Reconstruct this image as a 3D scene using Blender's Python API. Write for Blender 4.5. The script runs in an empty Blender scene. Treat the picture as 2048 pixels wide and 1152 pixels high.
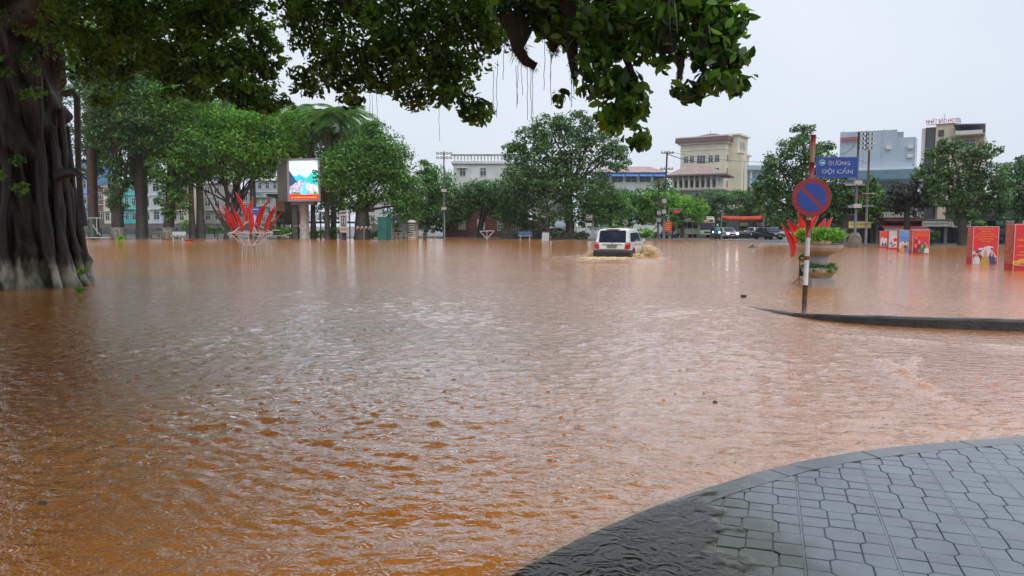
import bpy, math, random
import numpy as np
from mathutils import Vector, Matrix
random.seed(7)
scene = bpy.context.scene
col = scene.collection

# ---------------------------------------------------------------- camera
F, HZ, CAMZ = 1500.0, 452.0, 1.68          # focal length in photo pixels, horizon row, eye height over the water
TH = math.atan((576 - HZ) / F)
cam_d = bpy.data.cameras.new('camera'); cam_d.sensor_width = 36; cam_d.lens = 36 * F / 2048
cam_d.clip_start = .05; cam_d.clip_end = 4000
cam = bpy.data.objects.new('camera', cam_d); col.objects.link(cam)
cam.location = (0, 0, CAMZ); cam.rotation_euler = (math.pi / 2 - TH, 0, 0)
scene.camera = cam
# ---------------------------------------------------------------- sky, sun, exposure
SUN_EL, SUN_AZ = math.radians(60), math.radians(155)     # azimuth from +Y towards +X
world = bpy.data.worlds.new('World'); scene.world = world; world.use_nodes = True
wn, wl = world.node_tree.nodes, world.node_tree.links; wn.clear()
wo = wn.new('ShaderNodeOutputWorld'); bg = wn.new('ShaderNodeBackground'); sky = wn.new('ShaderNodeTexSky')
sky.sky_type = 'NISHITA'; sky.sun_disc = False; sky.sun_elevation = SUN_EL; sky.sun_rotation = SUN_AZ
sky.air_density = 1.0; sky.dust_density = 6.0; sky.ozone_density = 2.0
hs = wn.new('ShaderNodeHueSaturation'); hs.inputs['Saturation'].default_value = .45
cloud = wn.new('ShaderNodeTexNoise'); cloud.inputs['Scale'].default_value = 1.6; cloud.inputs['Detail'].default_value = 4
crp = wn.new('ShaderNodeValToRGB')
crp.color_ramp.elements[0].position = .25; crp.color_ramp.elements[0].color = (6.7, 7.6, 9.1, 1)
crp.color_ramp.elements[1].position = .75; crp.color_ramp.elements[1].color = (8.8, 9.4, 10.2, 1)
mx = wn.new('ShaderNodeMix'); mx.data_type = 'RGBA'; mx.inputs[0].default_value = .8    # the overcast deck hides most of the clear sky
tc = wn.new('ShaderNodeTexCoord')
wl.new(tc.outputs['Generated'], cloud.inputs['Vector']); wl.new(cloud.outputs['Fac'], crp.inputs['Fac'])
wl.new(sky.outputs[0], hs.inputs['Color']); wl.new(hs.outputs[0], mx.inputs[6]); wl.new(crp.outputs[0], mx.inputs[7])
wl.new(mx.outputs[2], bg.inputs['Color']); bg.inputs['Strength'].default_value = .108; wl.new(bg.outputs[0], wo.inputs['Surface'])
sun_d = bpy.data.lights.new('sun', 'SUN'); sun_d.energy = 1.3; sun_d.angle = math.radians(75); sun_d.color = (1, .97, .92)
sun = bpy.data.objects.new('sun', sun_d); col.objects.link(sun)
sv = Vector((math.sin(SUN_AZ) * math.cos(SUN_EL), math.cos(SUN_AZ) * math.cos(SUN_EL), math.sin(SUN_EL)))
sun.rotation_euler = (-sv).to_track_quat('-Z', 'Y').to_euler(); sun.location = (0, 0, 60)
vs = scene.view_settings; vs.view_transform = 'Standard'; vs.look = 'None'; vs.gamma = 1; vs.exposure = 0.08
vs.use_curve_mapping = False
scene.render.engine = 'CYCLES'
cy = scene.cycles; cy.use_denoising = True; cy.max_bounces = 6; cy.transparent_max_bounces = 12
cy.diffuse_bounces = 3; cy.glossy_bounces = 3; cy.transmission_bounces = 3; cy.volume_bounces = 1; cy.caustics_reflective = False; cy.caustics_refractive = False

# ---------------------------------------------------------------- helpers: pixels to places
def ray(x, y):
    u, v = (x - 1024) / F, (576 - y) / F
    return Vector((u, math.cos(TH) + v * math.sin(TH), -math.sin(TH) + v * math.cos(TH)))
def gp(x, y, z=0.0):                       # where the pixel's ray meets the level z
    d = ray(x, y); t = (z - CAMZ) / d.z
    return Vector((d.x * t, d.y * t, z))
def at(x, y, D):                           # the pixel's ray at D metres in front of the camera
    d = ray(x, y); t = D / d.y
    return Vector((d.x * t, D, CAMZ + d.z * t))
def proj(p):
    c, s = math.cos(TH), math.sin(TH); x, y, z = p[0], p[1], p[2] - CAMZ
    dep = y * c - z * s; up = y * s + z * c
    return (1024 + F * x / dep, 576 - F * up / dep) if dep > .05 else (-9e9, -9e9)

# ---------------------------------------------------------------- helpers: materials
MATS = {}
def M(name, c, rough=.55, var=.12, scale=3.0, bump=0.0, metal=0.0, c2=None, emit=0.0, spec=.5, bscale=None, coat=0.0):
    if name in MATS: return MATS[name]
    m = bpy.data.materials.new(name); m.use_nodes = True; n, l = m.node_tree.nodes, m.node_tree.links
    b = n['Principled BSDF']; b.inputs['Roughness'].default_value = rough; b.inputs['Metallic'].default_value = metal
    b.inputs['Specular IOR Level'].default_value = spec; b.inputs['Coat Weight'].default_value = coat
    t = n.new('ShaderNodeTexCoord'); nz = n.new('ShaderNodeTexNoise'); nz.inputs['Scale'].default_value = scale; nz.inputs['Detail'].default_value = 6
    l.new(t.outputs['Object'], nz.inputs['Vector'])
    r = n.new('ShaderNodeValToRGB'); e = r.color_ramp.elements
    lo = c2 if c2 else tuple(v * (1 - var) for v in c); hi = c if c2 else tuple(min(1, v * (1 + var)) for v in c)
    e[0].position, e[1].position = .32, .68; e[0].color = (*lo, 1); e[1].color = (*hi, 1)
    l.new(nz.outputs['Fac'], r.inputs['Fac']); l.new(r.outputs[0], b.inputs['Base Color'])
    if emit: l.new(r.outputs[0], b.inputs['Emission Color']); b.inputs['Emission Strength'].default_value = emit
    if bump:
        nb = n.new('ShaderNodeTexNoise'); nb.inputs['Scale'].default_value = bscale or scale * 6; nb.inputs['Detail'].default_value = 5
        bp = n.new('ShaderNodeBump'); bp.inputs['Strength'].default_value = min(1, bump); bp.inputs['Distance'].default_value = .02
        l.new(t.outputs['Object'], nb.inputs['Vector']); l.new(nb.outputs['Fac'], bp.inputs['Height']); l.new(bp.outputs[0], b.inputs['Normal'])
    MATS[name] = m; return m

def leaf_mat(name, dark, light, trans=.3, rough=.4):
    m = bpy.data.materials.new(name); m.use_nodes = True; n, l = m.node_tree.nodes, m.node_tree.links
    b = n['Principled BSDF']; out = n['Material Output']; b.inputs['Roughness'].default_value = rough
    a = n.new('ShaderNodeAttribute'); a.attribute_name = 'tone'
    r = n.new('ShaderNodeValToRGB'); e = r.color_ramp.elements
    e[0].position, e[1].position = .1, .95; e[0].color = (*dark, 1); e[1].color = (*light, 1)
    l.new(a.outputs['Fac'], r.inputs['Fac']); l.new(r.outputs[0], b.inputs['Base Color'])
    t = n.new('ShaderNodeBsdfTranslucent'); hv = n.new('ShaderNodeHueSaturation'); hv.inputs['Hue'].default_value = .48; hv.inputs['Value'].default_value = 1.7
    l.new(r.outputs[0], hv.inputs['Color']); l.new(hv.outputs[0], t.inputs['Color'])
    ms = n.new('ShaderNodeMixShader'); ms.inputs[0].default_value = trans
    l.new(b.outputs[0], ms.inputs[1]); l.new(t.outputs[0], ms.inputs[2]); l.new(ms.outputs[0], out.inputs['Surface'])
    MATS[name] = m; return m

# ---------------------------------------------------------------- helpers: meshes and things
class MB:
    def __init__(s): s.v, s.f = [], []
    def add(s, vs_, fs):
        o = len(s.v); s.v += [tuple(p) for p in vs_]; s.f += [tuple(i + o for i in q) for q in fs]; return s
    def box(s, x0, x1, y0, y1, z0, z1):
        return s.add([(x0,y0,z0),(x1,y0,z0),(x1,y1,z0),(x0,y1,z0),(x0,y0,z1),(x1,y0,z1),(x1,y1,z1),(x0,y1,z1)],
                     [(0,3,2,1),(4,5,6,7),(0,1,5,4),(1,2,6,5),(2,3,7,6),(3,0,4,7)])
    def cbox(s, c, sz, rot=None):
        h = [k / 2 for k in sz]; ps = [Vector((a*h[0], b*h[1], d*h[2])) for d in (-1,1) for a, b in ((-1,-1),(1,-1),(1,1),(-1,1))]
        if rot is not None: ps = [rot @ p for p in ps]
        c = Vector(c)
        return s.add([p + c for p in ps], [(0,3,2,1),(4,5,6,7),(0,1,5,4),(1,2,6,5),(2,3,7,6),(3,0,4,7)])
    def bar(s, a, b, w, w2=None):
        a, b = Vector(a), Vector(b); d = b - a
        return s.cbox((a + b) / 2, (w, w2 or w, d.length), d.to_track_quat('Z', 'Y').to_matrix())
    def tube(s, pts, rad, n=8, cap=True):
        pts = [Vector(p) for p in pts]; m = len(pts)
        if not hasattr(rad, '__len__'): rad = [rad] * m
        vs_, fs = [], []; up = Vector((0.13, .31, .94)).normalized()
        for i, p in enumerate(pts):
            d = (pts[min(i+1, m-1)] - pts[max(i-1, 0)]).normalized()
            a = d.cross(up)
            if a.length < .05: a = d.cross(Vector((1, 0, 0)))
            a.normalize(); b = d.cross(a)
            for k in range(n):
                t = 2 * math.pi * k / n; vs_.append(p + (a * math.cos(t) + b * math.sin(t)) * rad[i])
        for i in range(m - 1):
            for k in range(n):
                k2 = (k + 1) % n; fs.append((i*n+k, i*n+k2, (i+1)*n+k2, (i+1)*n+k))
        if cap: fs += [tuple(range(n)), tuple(range((m-1)*n + n - 1, (m-1)*n - 1, -1))]
        return s.add(vs_, fs)
    def lathe(s, prof, n=20, c=(0, 0, 0), sy=1.0):
        vs_, fs = [], []; m = len(prof)
        for r, z in prof:
            for k in range(n):
                t = 2 * math.pi * k / n; vs_.append((c[0] + r*math.cos(t), c[1] + r*sy*math.sin(t), c[2] + z))
        for i in range(m - 1):
            for k in range(n):
                k2 = (k + 1) % n; fs.append((i*n+k, i*n+k2, (i+1)*n+k2, (i+1)*n+k))
        fs += [tuple(range(n - 1, -1, -1)), tuple(range((m-1)*n, m*n))]
        return s.add(vs_, fs)
    def prismz(s, poly, z0, z1):
        n = len(poly); vs_ = [(p[0], p[1], z0) for p in poly] + [(p[0], p[1], z1) for p in poly]
        return s.add(vs_, [tuple(range(n-1, -1, -1)), tuple(range(n, 2*n))] + [(i, (i+1) % n, n+(i+1) % n, n+i) for i in range(n)])
    def prismy(s, poly, y0, y1):             # poly of (x, z), pushed through along y
        n = len(poly); vs_ = [(p[0], y0, p[1]) for p in poly] + [(p[0], y1, p[1]) for p in poly]
        return s.add(vs_, [tuple(range(n)), tuple(range(2*n-1, n-1, -1))] + [(i, n+i, n+(i+1) % n, (i+1) % n) for i in range(n)])
    def prismx(s, poly, x0, x1):             # poly of (y, z)
        n = len(poly); vs_ = [(x0, p[0], p[1]) for p in poly] + [(x1, p[0], p[1]) for p in poly]
        return s.add(vs_, [tuple(range(n)), tuple(range(2*n-1, n-1, -1))] + [(i, n+i, n+(i+1) % n, (i+1) % n) for i in range(n)])
    def sphere(s, c, r, n=10, m=6, sz=1.0):
        return s.lathe([(max(.001, r*math.sin(math.pi*i/m)), -r*sz*math.cos(math.pi*i/m)) for i in range(m+1)], n, c)
    def mesh(s, name, mat, smooth=False):
        me = bpy.data.meshes.new(name); me.from_pydata(s.v, [], s.f); me.update()
        if smooth: me.polygons.foreach_set('use_smooth', [True] * len(me.polygons))
        if mat: me.materials.append(mat)
        return me
    def build(s, name, mat, parent=None, smooth=False, bevel=0.0, loc=None):
        return obj(name, s.mesh(name, mat, smooth), parent, loc, bevel)
def obj(name, me, parent=None, loc=None, bevel=0.0):
    o = bpy.data.objects.new(name, me); col.objects.link(o)
    if parent: o.parent = parent
    if loc is not None: o.location = loc
    if bevel:
        b = o.modifiers.new('bevel', 'BEVEL'); b.width = bevel; b.segments = 2; b.limit_method = 'ANGLE'; b.angle_limit = math.radians(35)
    return o
def tag(o, label=None, cat=None, group=None, kind=None):
    if label: o['label'] = label
    if cat: o['category'] = cat
    if group: o['group'] = group
    if kind: o['kind'] = kind
    return o
def thing(name, label, cat, loc=(0, 0, 0), rz=0.0, group=None):
    e = bpy.data.objects.new(name, None); col.objects.link(e); e.location = loc; e.rotation_euler = (0, 0, rz); e.empty_display_size = .2
    return tag(e, label, cat, group)
def copy_tree(o, parent=None):
    c = o.copy(); col.objects.link(c); c.parent = parent
    for ch in list(o.children): copy_tree(ch, c)
    return c
def np_mesh(name, V, Q, mat, tone=None, smooth=False):
    me = bpy.data.meshes.new(name); V = np.asarray(V, np.float32); Q = np.asarray(Q, np.int32); k = Q.shape[1]
    me.vertices.add(len(V)); me.vertices.foreach_set('co', V.ravel())
    me.loops.add(Q.size); me.loops.foreach_set('vertex_index', Q.ravel())
    me.polygons.add(len(Q)); me.polygons.foreach_set('loop_start', np.arange(0, Q.size, k, dtype=np.int32))
    me.update(calc_edges=True)
    if smooth: me.polygons.foreach_set('use_smooth', np.ones(len(Q), bool))
    if tone is not None:
        a = me.attributes.new('tone', 'FLOAT', 'POINT'); a.data.foreach_set('value', np.asarray(tone, np.float32))
    me.materials.append(mat); return me
TXT = {}
def text(s_, mat, parent, loc, width=None, height=None, rot=(math.pi/2, 0, 0), name='lettering', depth=.004, shear=0.0):
    c = bpy.data.curves.new('t', 'FONT'); c.body = s_; c.size = 1; c.align_x = 'CENTER'; c.align_y = 'CENTER'; c.extrude = .01; c.resolution_u = 2; c.shear = shear
    c.offset = .012
    o = bpy.data.objects.new('t', c); col.objects.link(o); bpy.context.view_layer.update()
    me = bpy.data.meshes.new_from_object(o.evaluated_get(bpy.context.evaluated_depsgraph_get()))
    bpy.data.objects.remove(o); bpy.data.curves.remove(c)
    me.materials.clear(); me.materials.append(mat)
    n = len(me.vertices); co = np.zeros(n*3, np.float32); me.vertices.foreach_get('co', co); co = co.reshape(-1, 3)
    if n:
        mn, mxx = co.min(0), co.max(0); co -= (mn + mxx) / 2; w, h = (mxx - mn)[:2]
        sx = width / w if width else height / h; sy = height / h if height else sx
        co *= (sx, sy, depth / .02); me.vertices.foreach_set('co', co.ravel()); me.update()
    t = obj(name, me, parent, loc); t.rotation_euler = rot; return t
# ================================================================ the setting: ground, flood water, far pavements
rs = np.random.default_rng(11)
m_mud = M('mud_bed', (.22, .12, .06), .8, .2, .4)
g = MB(); g.add([(-1500,-300,-.6),(1500,-300,-.6),(1500,2500,-.6),(-1500,2500,-.6)], [(0,1,2,3)])
tag(g.build('ground', m_mud), kind='structure')

def water_material(name, c1, c2, rough, ripple):
    m = bpy.data.materials.new(name); m.use_nodes = True; n, l = m.node_tree.nodes, m.node_tree.links
    b = n['Principled BSDF']; b.inputs['Roughness'].default_value = rough; b.inputs['IOR'].default_value = 1.85
    geo = n.new('ShaderNodeNewGeometry')
    nz = n.new('ShaderNodeTexNoise'); nz.inputs['Scale'].default_value = .18; nz.inputs['Detail'].default_value = 5
    r = n.new('ShaderNodeValToRGB'); e = r.color_ramp.elements; e[0].position, e[1].position = .3, .7; e[0].color = (*c1, 1); e[1].color = (*c2, 1)
    l.new(geo.outputs['Position'], nz.inputs['Vector']); l.new(nz.outputs['Fac'], r.inputs['Fac'])
    mp = n.new('ShaderNodeMapping'); mp.inputs['Scale'].default_value = (.55, 1.0, 1); mp.inputs['Rotation'].default_value = (0, 0, .25)
    n1 = n.new('ShaderNodeTexNoise'); n1.inputs['Scale'].default_value = 9; n1.inputs['Detail'].default_value = 3; n1.inputs['Distortion'].default_value = .8
    n2 = n.new('ShaderNodeTexNoise'); n2.inputs['Scale'].default_value = 26; n2.inputs['Detail'].default_value = 2; n2.inputs['Distortion'].default_value = 1.5
    l.new(geo.outputs['Position'], mp.inputs['Vector']); l.new(mp.outputs[0], n1.inputs['Vector']); l.new(geo.outputs['Position'], n2.inputs['Vector'])
    b1 = n.new('ShaderNodeBump'); b1.inputs['Distance'].default_value = .045 * ripple; b1.inputs['Strength'].default_value = .7
    b2 = n.new('ShaderNodeBump'); b2.inputs['Distance'].default_value = .012 * ripple; b2.inputs['Strength'].default_value = .7
    l.new(n1.outputs['Fac'], b1.inputs['Height']); l.new(n2.outputs['Fac'], b2.inputs['Height']); l.new(b1.outputs[0], b2.inputs['Normal'])
    # rings spreading from raindrops
    vo = n.new('ShaderNodeTexVoronoi'); vo.voronoi_dimensions = '2D'; vo.inputs['Scale'].default_value = 3.4; l.new(geo.outputs['Position'], vo.inputs['Vector'])
    sc = n.new('ShaderNodeSeparateColor'); l.new(vo.outputs['Color'], sc.inputs[0]); k1 = n.new('ShaderNodeMath'); k1.operation = 'MULTIPLY_ADD'; k1.inputs[1].default_value = 55; l.new(vo.outputs['Distance'], k1.inputs[0])
    k0 = n.new('ShaderNodeMath'); k0.operation = 'MULTIPLY'; k0.inputs[1].default_value = 30; l.new(sc.outputs[0], k0.inputs[0]); l.new(k0.outputs[0], k1.inputs[2])
    k2 = n.new('ShaderNodeMath'); k2.operation = 'SINE'; l.new(k1.outputs[0], k2.inputs[0]); k3 = n.new('ShaderNodeMapRange'); k3.inputs[1].default_value = .05; k3.inputs[2].default_value = .36; k3.inputs[3].default_value = 1; k3.inputs[4].default_value = 0; l.new(vo.outputs['Distance'], k3.inputs[0])
    k4 = n.new('ShaderNodeMath'); k4.operation = 'MULTIPLY'; l.new(k2.outputs[0], k4.inputs[0]); l.new(k3.outputs[0], k4.inputs[1]); k5 = n.new('ShaderNodeMath'); k5.operation = 'GREATER_THAN'; k5.inputs[1].default_value = .45; l.new(sc.outputs[1], k5.inputs[0]); k6 = n.new('ShaderNodeMath'); k6.operation = 'MULTIPLY'; l.new(k4.outputs[0], k6.inputs[0]); l.new(k5.outputs[0], k6.inputs[1])
    b3 = n.new('ShaderNodeBump'); b3.inputs['Distance'].default_value = .0032; b3.inputs['Strength'].default_value = .8; l.new(k6.outputs[0], b3.inputs['Height']); l.new(b2.outputs[0], b3.inputs['Normal'])
    # opaque silt under a mirror skin whose strength grows towards grazing angles
    df = n.new('ShaderNodeBsdfDiffuse'); gl_ = n.new('ShaderNodeBsdfGlossy'); gl_.inputs['Roughness'].default_value = rough; lw = n.new('ShaderNodeLayerWeight'); lw.inputs['Blend'].default_value = .5
    l.new(r.outputs[0], df.inputs['Color']); gl_.inputs['Color'].default_value = (1, 1, 1, 1)
    for q_ in (gl_, lw): l.new(b3.outputs[0], q_.inputs['Normal'])
    l.new(b2.outputs[0], df.inputs['Normal'])
    pw = n.new('ShaderNodeMath'); pw.operation = 'POWER'; pw.inputs[1].default_value = 2.2; l.new(lw.outputs['Facing'], pw.inputs[0]); sc2 = n.new('ShaderNodeMath'); sc2.operation = 'MULTIPLY_ADD'; sc2.inputs[1].default_value = .96; sc2.inputs[2].default_value = .015; l.new(pw.outputs[0], sc2.inputs[0]); mn = n.new('ShaderNodeMath'); mn.operation = 'MINIMUM'; mn.inputs[1].default_value = .72; l.new(sc2.outputs[0], mn.inputs[0])
    mxs = n.new('ShaderNodeMixShader'); l.new(mn.outputs[0], mxs.inputs[0]); l.new(df.outputs[0], mxs.inputs[1]); l.new(gl_.outputs[0], mxs.inputs[2]); l.new(mxs.outputs[0], n['Material Output'].inputs['Surface']); n.remove(b)
    MATS[name] = m; return m
m_water = water_material('muddy_water', (.45, .138, .014), (.57, .225, .045), .045, .7)

def smooth01(a, b, x): t = np.clip((x - a) / (b - a), 0, 1); return t * t * (3 - 2 * t)
KERB_LINE = [(900,1215),(990,1152),(1100,1092),(1200,1047),(1340,992),(1460,953),(1600,915),(1750,893),(1900,879),(2048,868),(2250,852),(2500,836)]
KP = [gp(x, y, .07) for x, y in KERB_LINE]
wave_set = []
for i in range(64):
    lam = .11 * (.9 / .11) ** (rs.random() ** 1.5); th = math.radians(103 + rs.normal() * 36)
    wave_set.append((2*math.pi/lam*math.cos(th), 2*math.pi/lam*math.sin(th), rs.random()*6.283, lam, (.0072 if lam < .32 else .0024) * lam ** .95))
def water_height(X, Y, cell):
    chop = .25 + .58 * np.exp(-(((X + 1.5) / 6.5) ** 2)) * smooth01(24, 13, Y) * smooth01(3.2, 6.5, Y)
    chop += .35 * np.exp(-(((X + .2) / 1.6) ** 2 + ((Y - 4.6) / 1.4) ** 2))
    chop *= 1 - .72 * smooth01(2.5, 6.5, X) * smooth01(16, 10, Y) ; chop *= 1 - .6 * smooth01(28, 60, Y)
    patch = np.sin(X*.9 + 1.3*np.sin(Y*.5)) * np.sin(Y*.75 + .8*np.sin(X*.6)); chop *= .8 + .35 * patch
    Z = np.zeros_like(X)
    wx = X + .18*np.sin(Y*1.7 + X*.8) ; wy = Y + .16*np.sin(X*1.9 - Y*.6)
    for kx, ky, ph, lam, amp in wave_set:
        s_ = np.sin(kx*wx + ky*wy + ph); Z += amp * (s_ - .35*np.cos(2*(kx*wx + ky*wy + ph))) * np.clip(lam / (cell * 2.6) - .5, 0, 1)
    Z *= chop
    # long flow lines sweeping round the near pavement corner
    dk = 1.0 * smooth01(6.2, 3.4, Y) * smooth01(-3.2, -.6, X)
    Z += .017 * dk * np.sin(7.0*(Y - .33*X) + .9*np.sin(1.6*X + 1)) * (.6 + .4*np.sin(2.1*X + .7*Y))
    # wave set thrown up by the car, and the standing ripple beside the side street
    c = gp(1222, 517); r_ = np.hypot(X - c.x, (Y - c.y) * .8); Z += .05 * np.exp(-((r_ - 2.3) / 1.2) ** 2) * np.sin(r_ * 4.2)
    for (a, b), w, h_ in (((1765,722),(1850,776)), .10, .035), (((1850,776),(1960,835)), .08, .018), (((1830,716),(1808,752)), .07, .03), (((1655,668),(2048,694)), .12, .012), (((1930,868),(1880,856)), .08, .02), (((1640,572),(1820,618)), .16, .010), (((1600,572),(1560,600)), .2, .015):
        p, q = gp(*a), gp(*b); dx, dy = q.x-p.x, q.y-p.y; L2 = dx*dx + dy*dy
        t = np.clip(((X-p.x)*dx + (Y-p.y)*dy) / L2, 0, 1); d2 = (X-p.x-t*dx)**2 + (Y-p.y-t*dy)**2
        Z += h_ * np.exp(-d2 / (w*w)) * (.55 + .45*np.sin(X*19 + Y*23))
    return Z
nr, nc_ = 820, 560
yy = 2.4 * (150 / 2.4) ** (np.arange(nr) / (nr - 1)); tt = np.linspace(-1, 1, nc_)
Yg = np.repeat(yy[:, None], nc_, 1); Xg = tt[None, :] * (.80 * Yg + 1.6)
cell = np.maximum(np.gradient(yy)[:, None] * np.ones((1, nc_)), (.80*Yg + 1.6) * 2 / nc_)
Zg = water_height(Xg, Yg, cell); edge = np.minimum(1, np.minimum(np.arange(nc_), nc_-1-np.arange(nc_)) / 6.0); Zg *= edge[None, :]; Zg[0] = 0; Zg[-1] = 0
V = np.stack([Xg, Yg, Zg], -1).reshape(-1, 3); ii = np.arange((nr-1)*nc_).reshape(nr-1, nc_)[:, :-1].ravel()
Q = np.stack([ii, ii+1, ii+nc_+1, ii+nc_], 1)
x0, x1 = Xg[0, 0], Xg[0, -1]; X0, X1 = Xg[-1, 0], Xg[-1, -1]; nv = len(V)
V = np.vstack([V, [(x0,-60,0),(x1,-60,0),(-400,-60,0),(400,-60,0),(-400,2.4,0),(400,2.4,0),(-400,150,0),(400,150,0),(x0,2.4,0),(x1,2.4,0),(X0,150,0),(X1,150,0)]])
A = lambda k: nv + k
Q = np.vstack([Q, [(A(0),A(1),A(9),A(8)),(A(2),A(0),A(8),A(4)),(A(1),A(3),A(5),A(9)),(A(4),A(8),A(10),A(6)),(A(9),A(5),A(7),A(11))]])
wo_ = obj('water', np_mesh('water', V, Q, m_water, smooth=True)); tag(wo_, kind='structure')

# small crowns where the raindrops strike
mb = MB()
for i in range(560):
    Y = 4.2 * (30 / 4.2) ** (rs.random() ** .8); X = rs.uniform(-.62, .45) * Y
    if Y < 7 and X > .2 * Y - .3: continue
    h_ = rs.uniform(.0015, .005); r_ = rs.uniform(.012, .034); n = 6
    ring = [(X + r_*2.2*math.cos(k*1.047), Y + r_*math.sin(k*1.047), -.02) for k in range(n)]
    top = [(X + r_*.8*math.cos(k*1.047+.4), Y + r_*.5*math.sin(k*1.047+.4), h_*rs.uniform(.5, 1.5)) for k in range(n)]
    mb.add(ring + top, [(k, (k+1) % n, n+(k+1) % n, n+k) for k in range(n)] + [tuple(range(n, 2*n))])
m_spl = M('splashed_water', (.5, .27, .09), .18, .2, 8)
tag(mb.build('rain_splashes', m_water, smooth=True), 'tiny crowns of water where raindrops hit the flood', 'rain splashes', kind='stuff')

# far banks: the park's paved edge, the street beyond and the shop pavement
m_park = M('park_paving', (.13, .125, .115), .45, .25, .5)
bank = [(-400,95),(-75,95)] + [tuple(gp(x, y)[:2]) for x, y in ((165,479),(420,478),(700,476),(860,476),(1000,479),(1180,481),(1300,480.5),(1420,480),(1560,484),(1690,491.5),(1800,492.5),(2048,494),(2200,496))] + [(400, 52)]
b = MB(); b.prismz(bank + [(400,900),(-400,900)], -.5, .06); tag(b.build('park_pavement', m_park), kind='structure')
m_asph = M('wet_road', (.09, .09, .095), .16, .25, .6)
p = [gp(1365, 476.5, .064), gp(1560, 479, .064)]
b = MB(); b.add([(p[0].x, p[0].y, .064), (p[1].x, p[1].y, .064), (120, 420, .064), (80, 420, .064)], [(0,1,2,3)]); tag(b.build('road', m_asph), kind='structure')
# ================================================================ near pavement corner: kerb stones and patterned tiles
def pave_mat(name, base, stain_reflection):
    m = bpy.data.materials.new(name); m.use_nodes = True; n, l = m.node_tree.nodes, m.node_tree.links
    b = n['Principled BSDF']; geo = n.new('ShaderNodeNewGeometry')
    n1 = n.new('ShaderNodeTexNoise'); n1.inputs['Scale'].default_value = 4; n1.inputs['Detail'].default_value = 8
    n2 = n.new('ShaderNodeTexNoise'); n2.inputs['Scale'].default_value = 60; n2.inputs['Detail'].default_value = 4
    for k in (n1, n2): l.new(geo.outputs['Position'], k.inputs['Vector'])
    r = n.new('ShaderNodeValToRGB'); e = r.color_ramp.elements; e[0].position, e[1].position = .3, .75
    e[0].color = (*[v*.72 for v in base], 1); e[1].color = (*[v*1.12 for v in base], 1); l.new(n1.outputs['Fac'], r.inputs['Fac'])
    # algae on the low corner that stays under water after rain; its dark tone also paints in the crown's reflection
    sp = n.new('ShaderNodeSeparateXYZ'); l.new(geo.outputs['Position'], sp.inputs[0])
    ma = n.new('ShaderNodeMath'); ma.operation = 'MULTIPLY_ADD'; ma.inputs[1].default_value = -1.0; ma.inputs[2].default_value = 1.55; l.new(sp.outputs['X'], ma.inputs[0])
    mb_ = n.new('ShaderNodeMath'); mb_.operation = 'MULTIPLY_ADD'; mb_.inputs[1].default_value = 1.3; l.new(n1.outputs['Fac'], mb_.inputs[0]); l.new(ma.outputs[0], mb_.inputs[2])
    rr = n.new('ShaderNodeValToRGB'); rr.color_ramp.elements[0].position = .62; rr.color_ramp.elements[1].position = 1.0; l.new(mb_.outputs[0], rr.inputs['Fac'])
    mx_ = n.new('ShaderNodeMix'); mx_.data_type = 'RGBA'; l.new(rr.outputs[0], mx_.inputs[0]); l.new(r.outputs[0], mx_.inputs[6]); mx_.inputs[7].default_value = (*stain_reflection, 1)
    l.new(mx_.outputs[2], b.inputs['Base Color'])
    rg = n.new('ShaderNodeMapRange'); rg.inputs[3].default_value = .05; rg.inputs[4].default_value = .2; l.new(n1.outputs['Fac'], rg.inputs[0]); l.new(rg.outputs[0], b.inputs['Roughness'])
    bp = n.new('ShaderNodeBump'); bp.inputs['Strength'].default_value = .25; bp.inputs['Distance'].default_value = .004; l.new(n2.outputs['Fac'], bp.inputs['Height']); l.new(bp.outputs[0], b.inputs['Normal'])
    MATS[name] = m; return m
m_tile = pave_mat('wet_tile', (.165, .195, .235), (.05, .058, .04))
m_joint = pave_mat('tile_joint', (.04, .045, .052), (.012, .015, .01))
m_kerb = pave_mat('wet_kerb', (.13, .145, .16), (.04, .05, .033))
KX = np.array([[p.x, p.y] for p in KP])
def resample(P, step):
    d = np.r_[0, np.cumsum(np.hypot(*np.diff(P, axis=0).T))]; s_ = np.linspace(0, d[-1], max(2, int(d[-1]/step)+1))
    return np.stack([np.interp(s_, d, P[:, 0]), np.interp(s_, d, P[:, 1])], 1)
def soften(P, k=5):
    for _ in range(k): P[1:-1] = .25*P[:-2] + .5*P[1:-1] + .25*P[2:]
    return P
KC = soften(resample(KX, .1), 14)
Tn = np.gradient(KC, axis=0); Tn /= np.hypot(*Tn.T)[:, None]; Nn = np.stack([Tn[:, 1], -Tn[:, 0]], 1)      # towards the pavement
KIN = KC + Nn * .2
# pavement bed: from the inner kerb line back past the camera
b = MB(); poly = [tuple(p) for p in KIN] + [(9.5, KIN[-1][1]), (9.5, -6), (KIN[0][0]-1.5, -6)]
b.prismz([(x, y) for x, y in poly][::-1], -.3, .0600); pav = b.build('pavement', m_joint); tag(pav, kind='structure')
n_st = 9
for i in range(0, len(KC) - 1, n_st):
    j = min(i + n_st, len(KC) - 1); vs_ = []; sec = [(0.0, -.4), (.012, .045), (.035, .066), (.194, .066), (.194, -.3)]
    for k in range(i, j + 1):
        for o_, z in sec:
            q = KC[k] + Nn[k]*o_; e_ = (.006 if k == i else 0) - (.006 if k == j else 0); q = q + Tn[k]*e_; vs_.append((q[0], q[1], z + rs.normal()*.0012))
    m_ = len(sec); fs = [(a*m_+c, a*m_+c+1, (a+1)*m_+c+1, (a+1)*m_+c) for a in range(j-i) for c in range(m_-1)]
    fs += [tuple(range(m_)), tuple(range((j-i)*m_+m_-1, (j-i)*m_-1, -1))]
    MB().add(vs_, fs).build('kerb_stone', m_kerb, pav)
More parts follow.
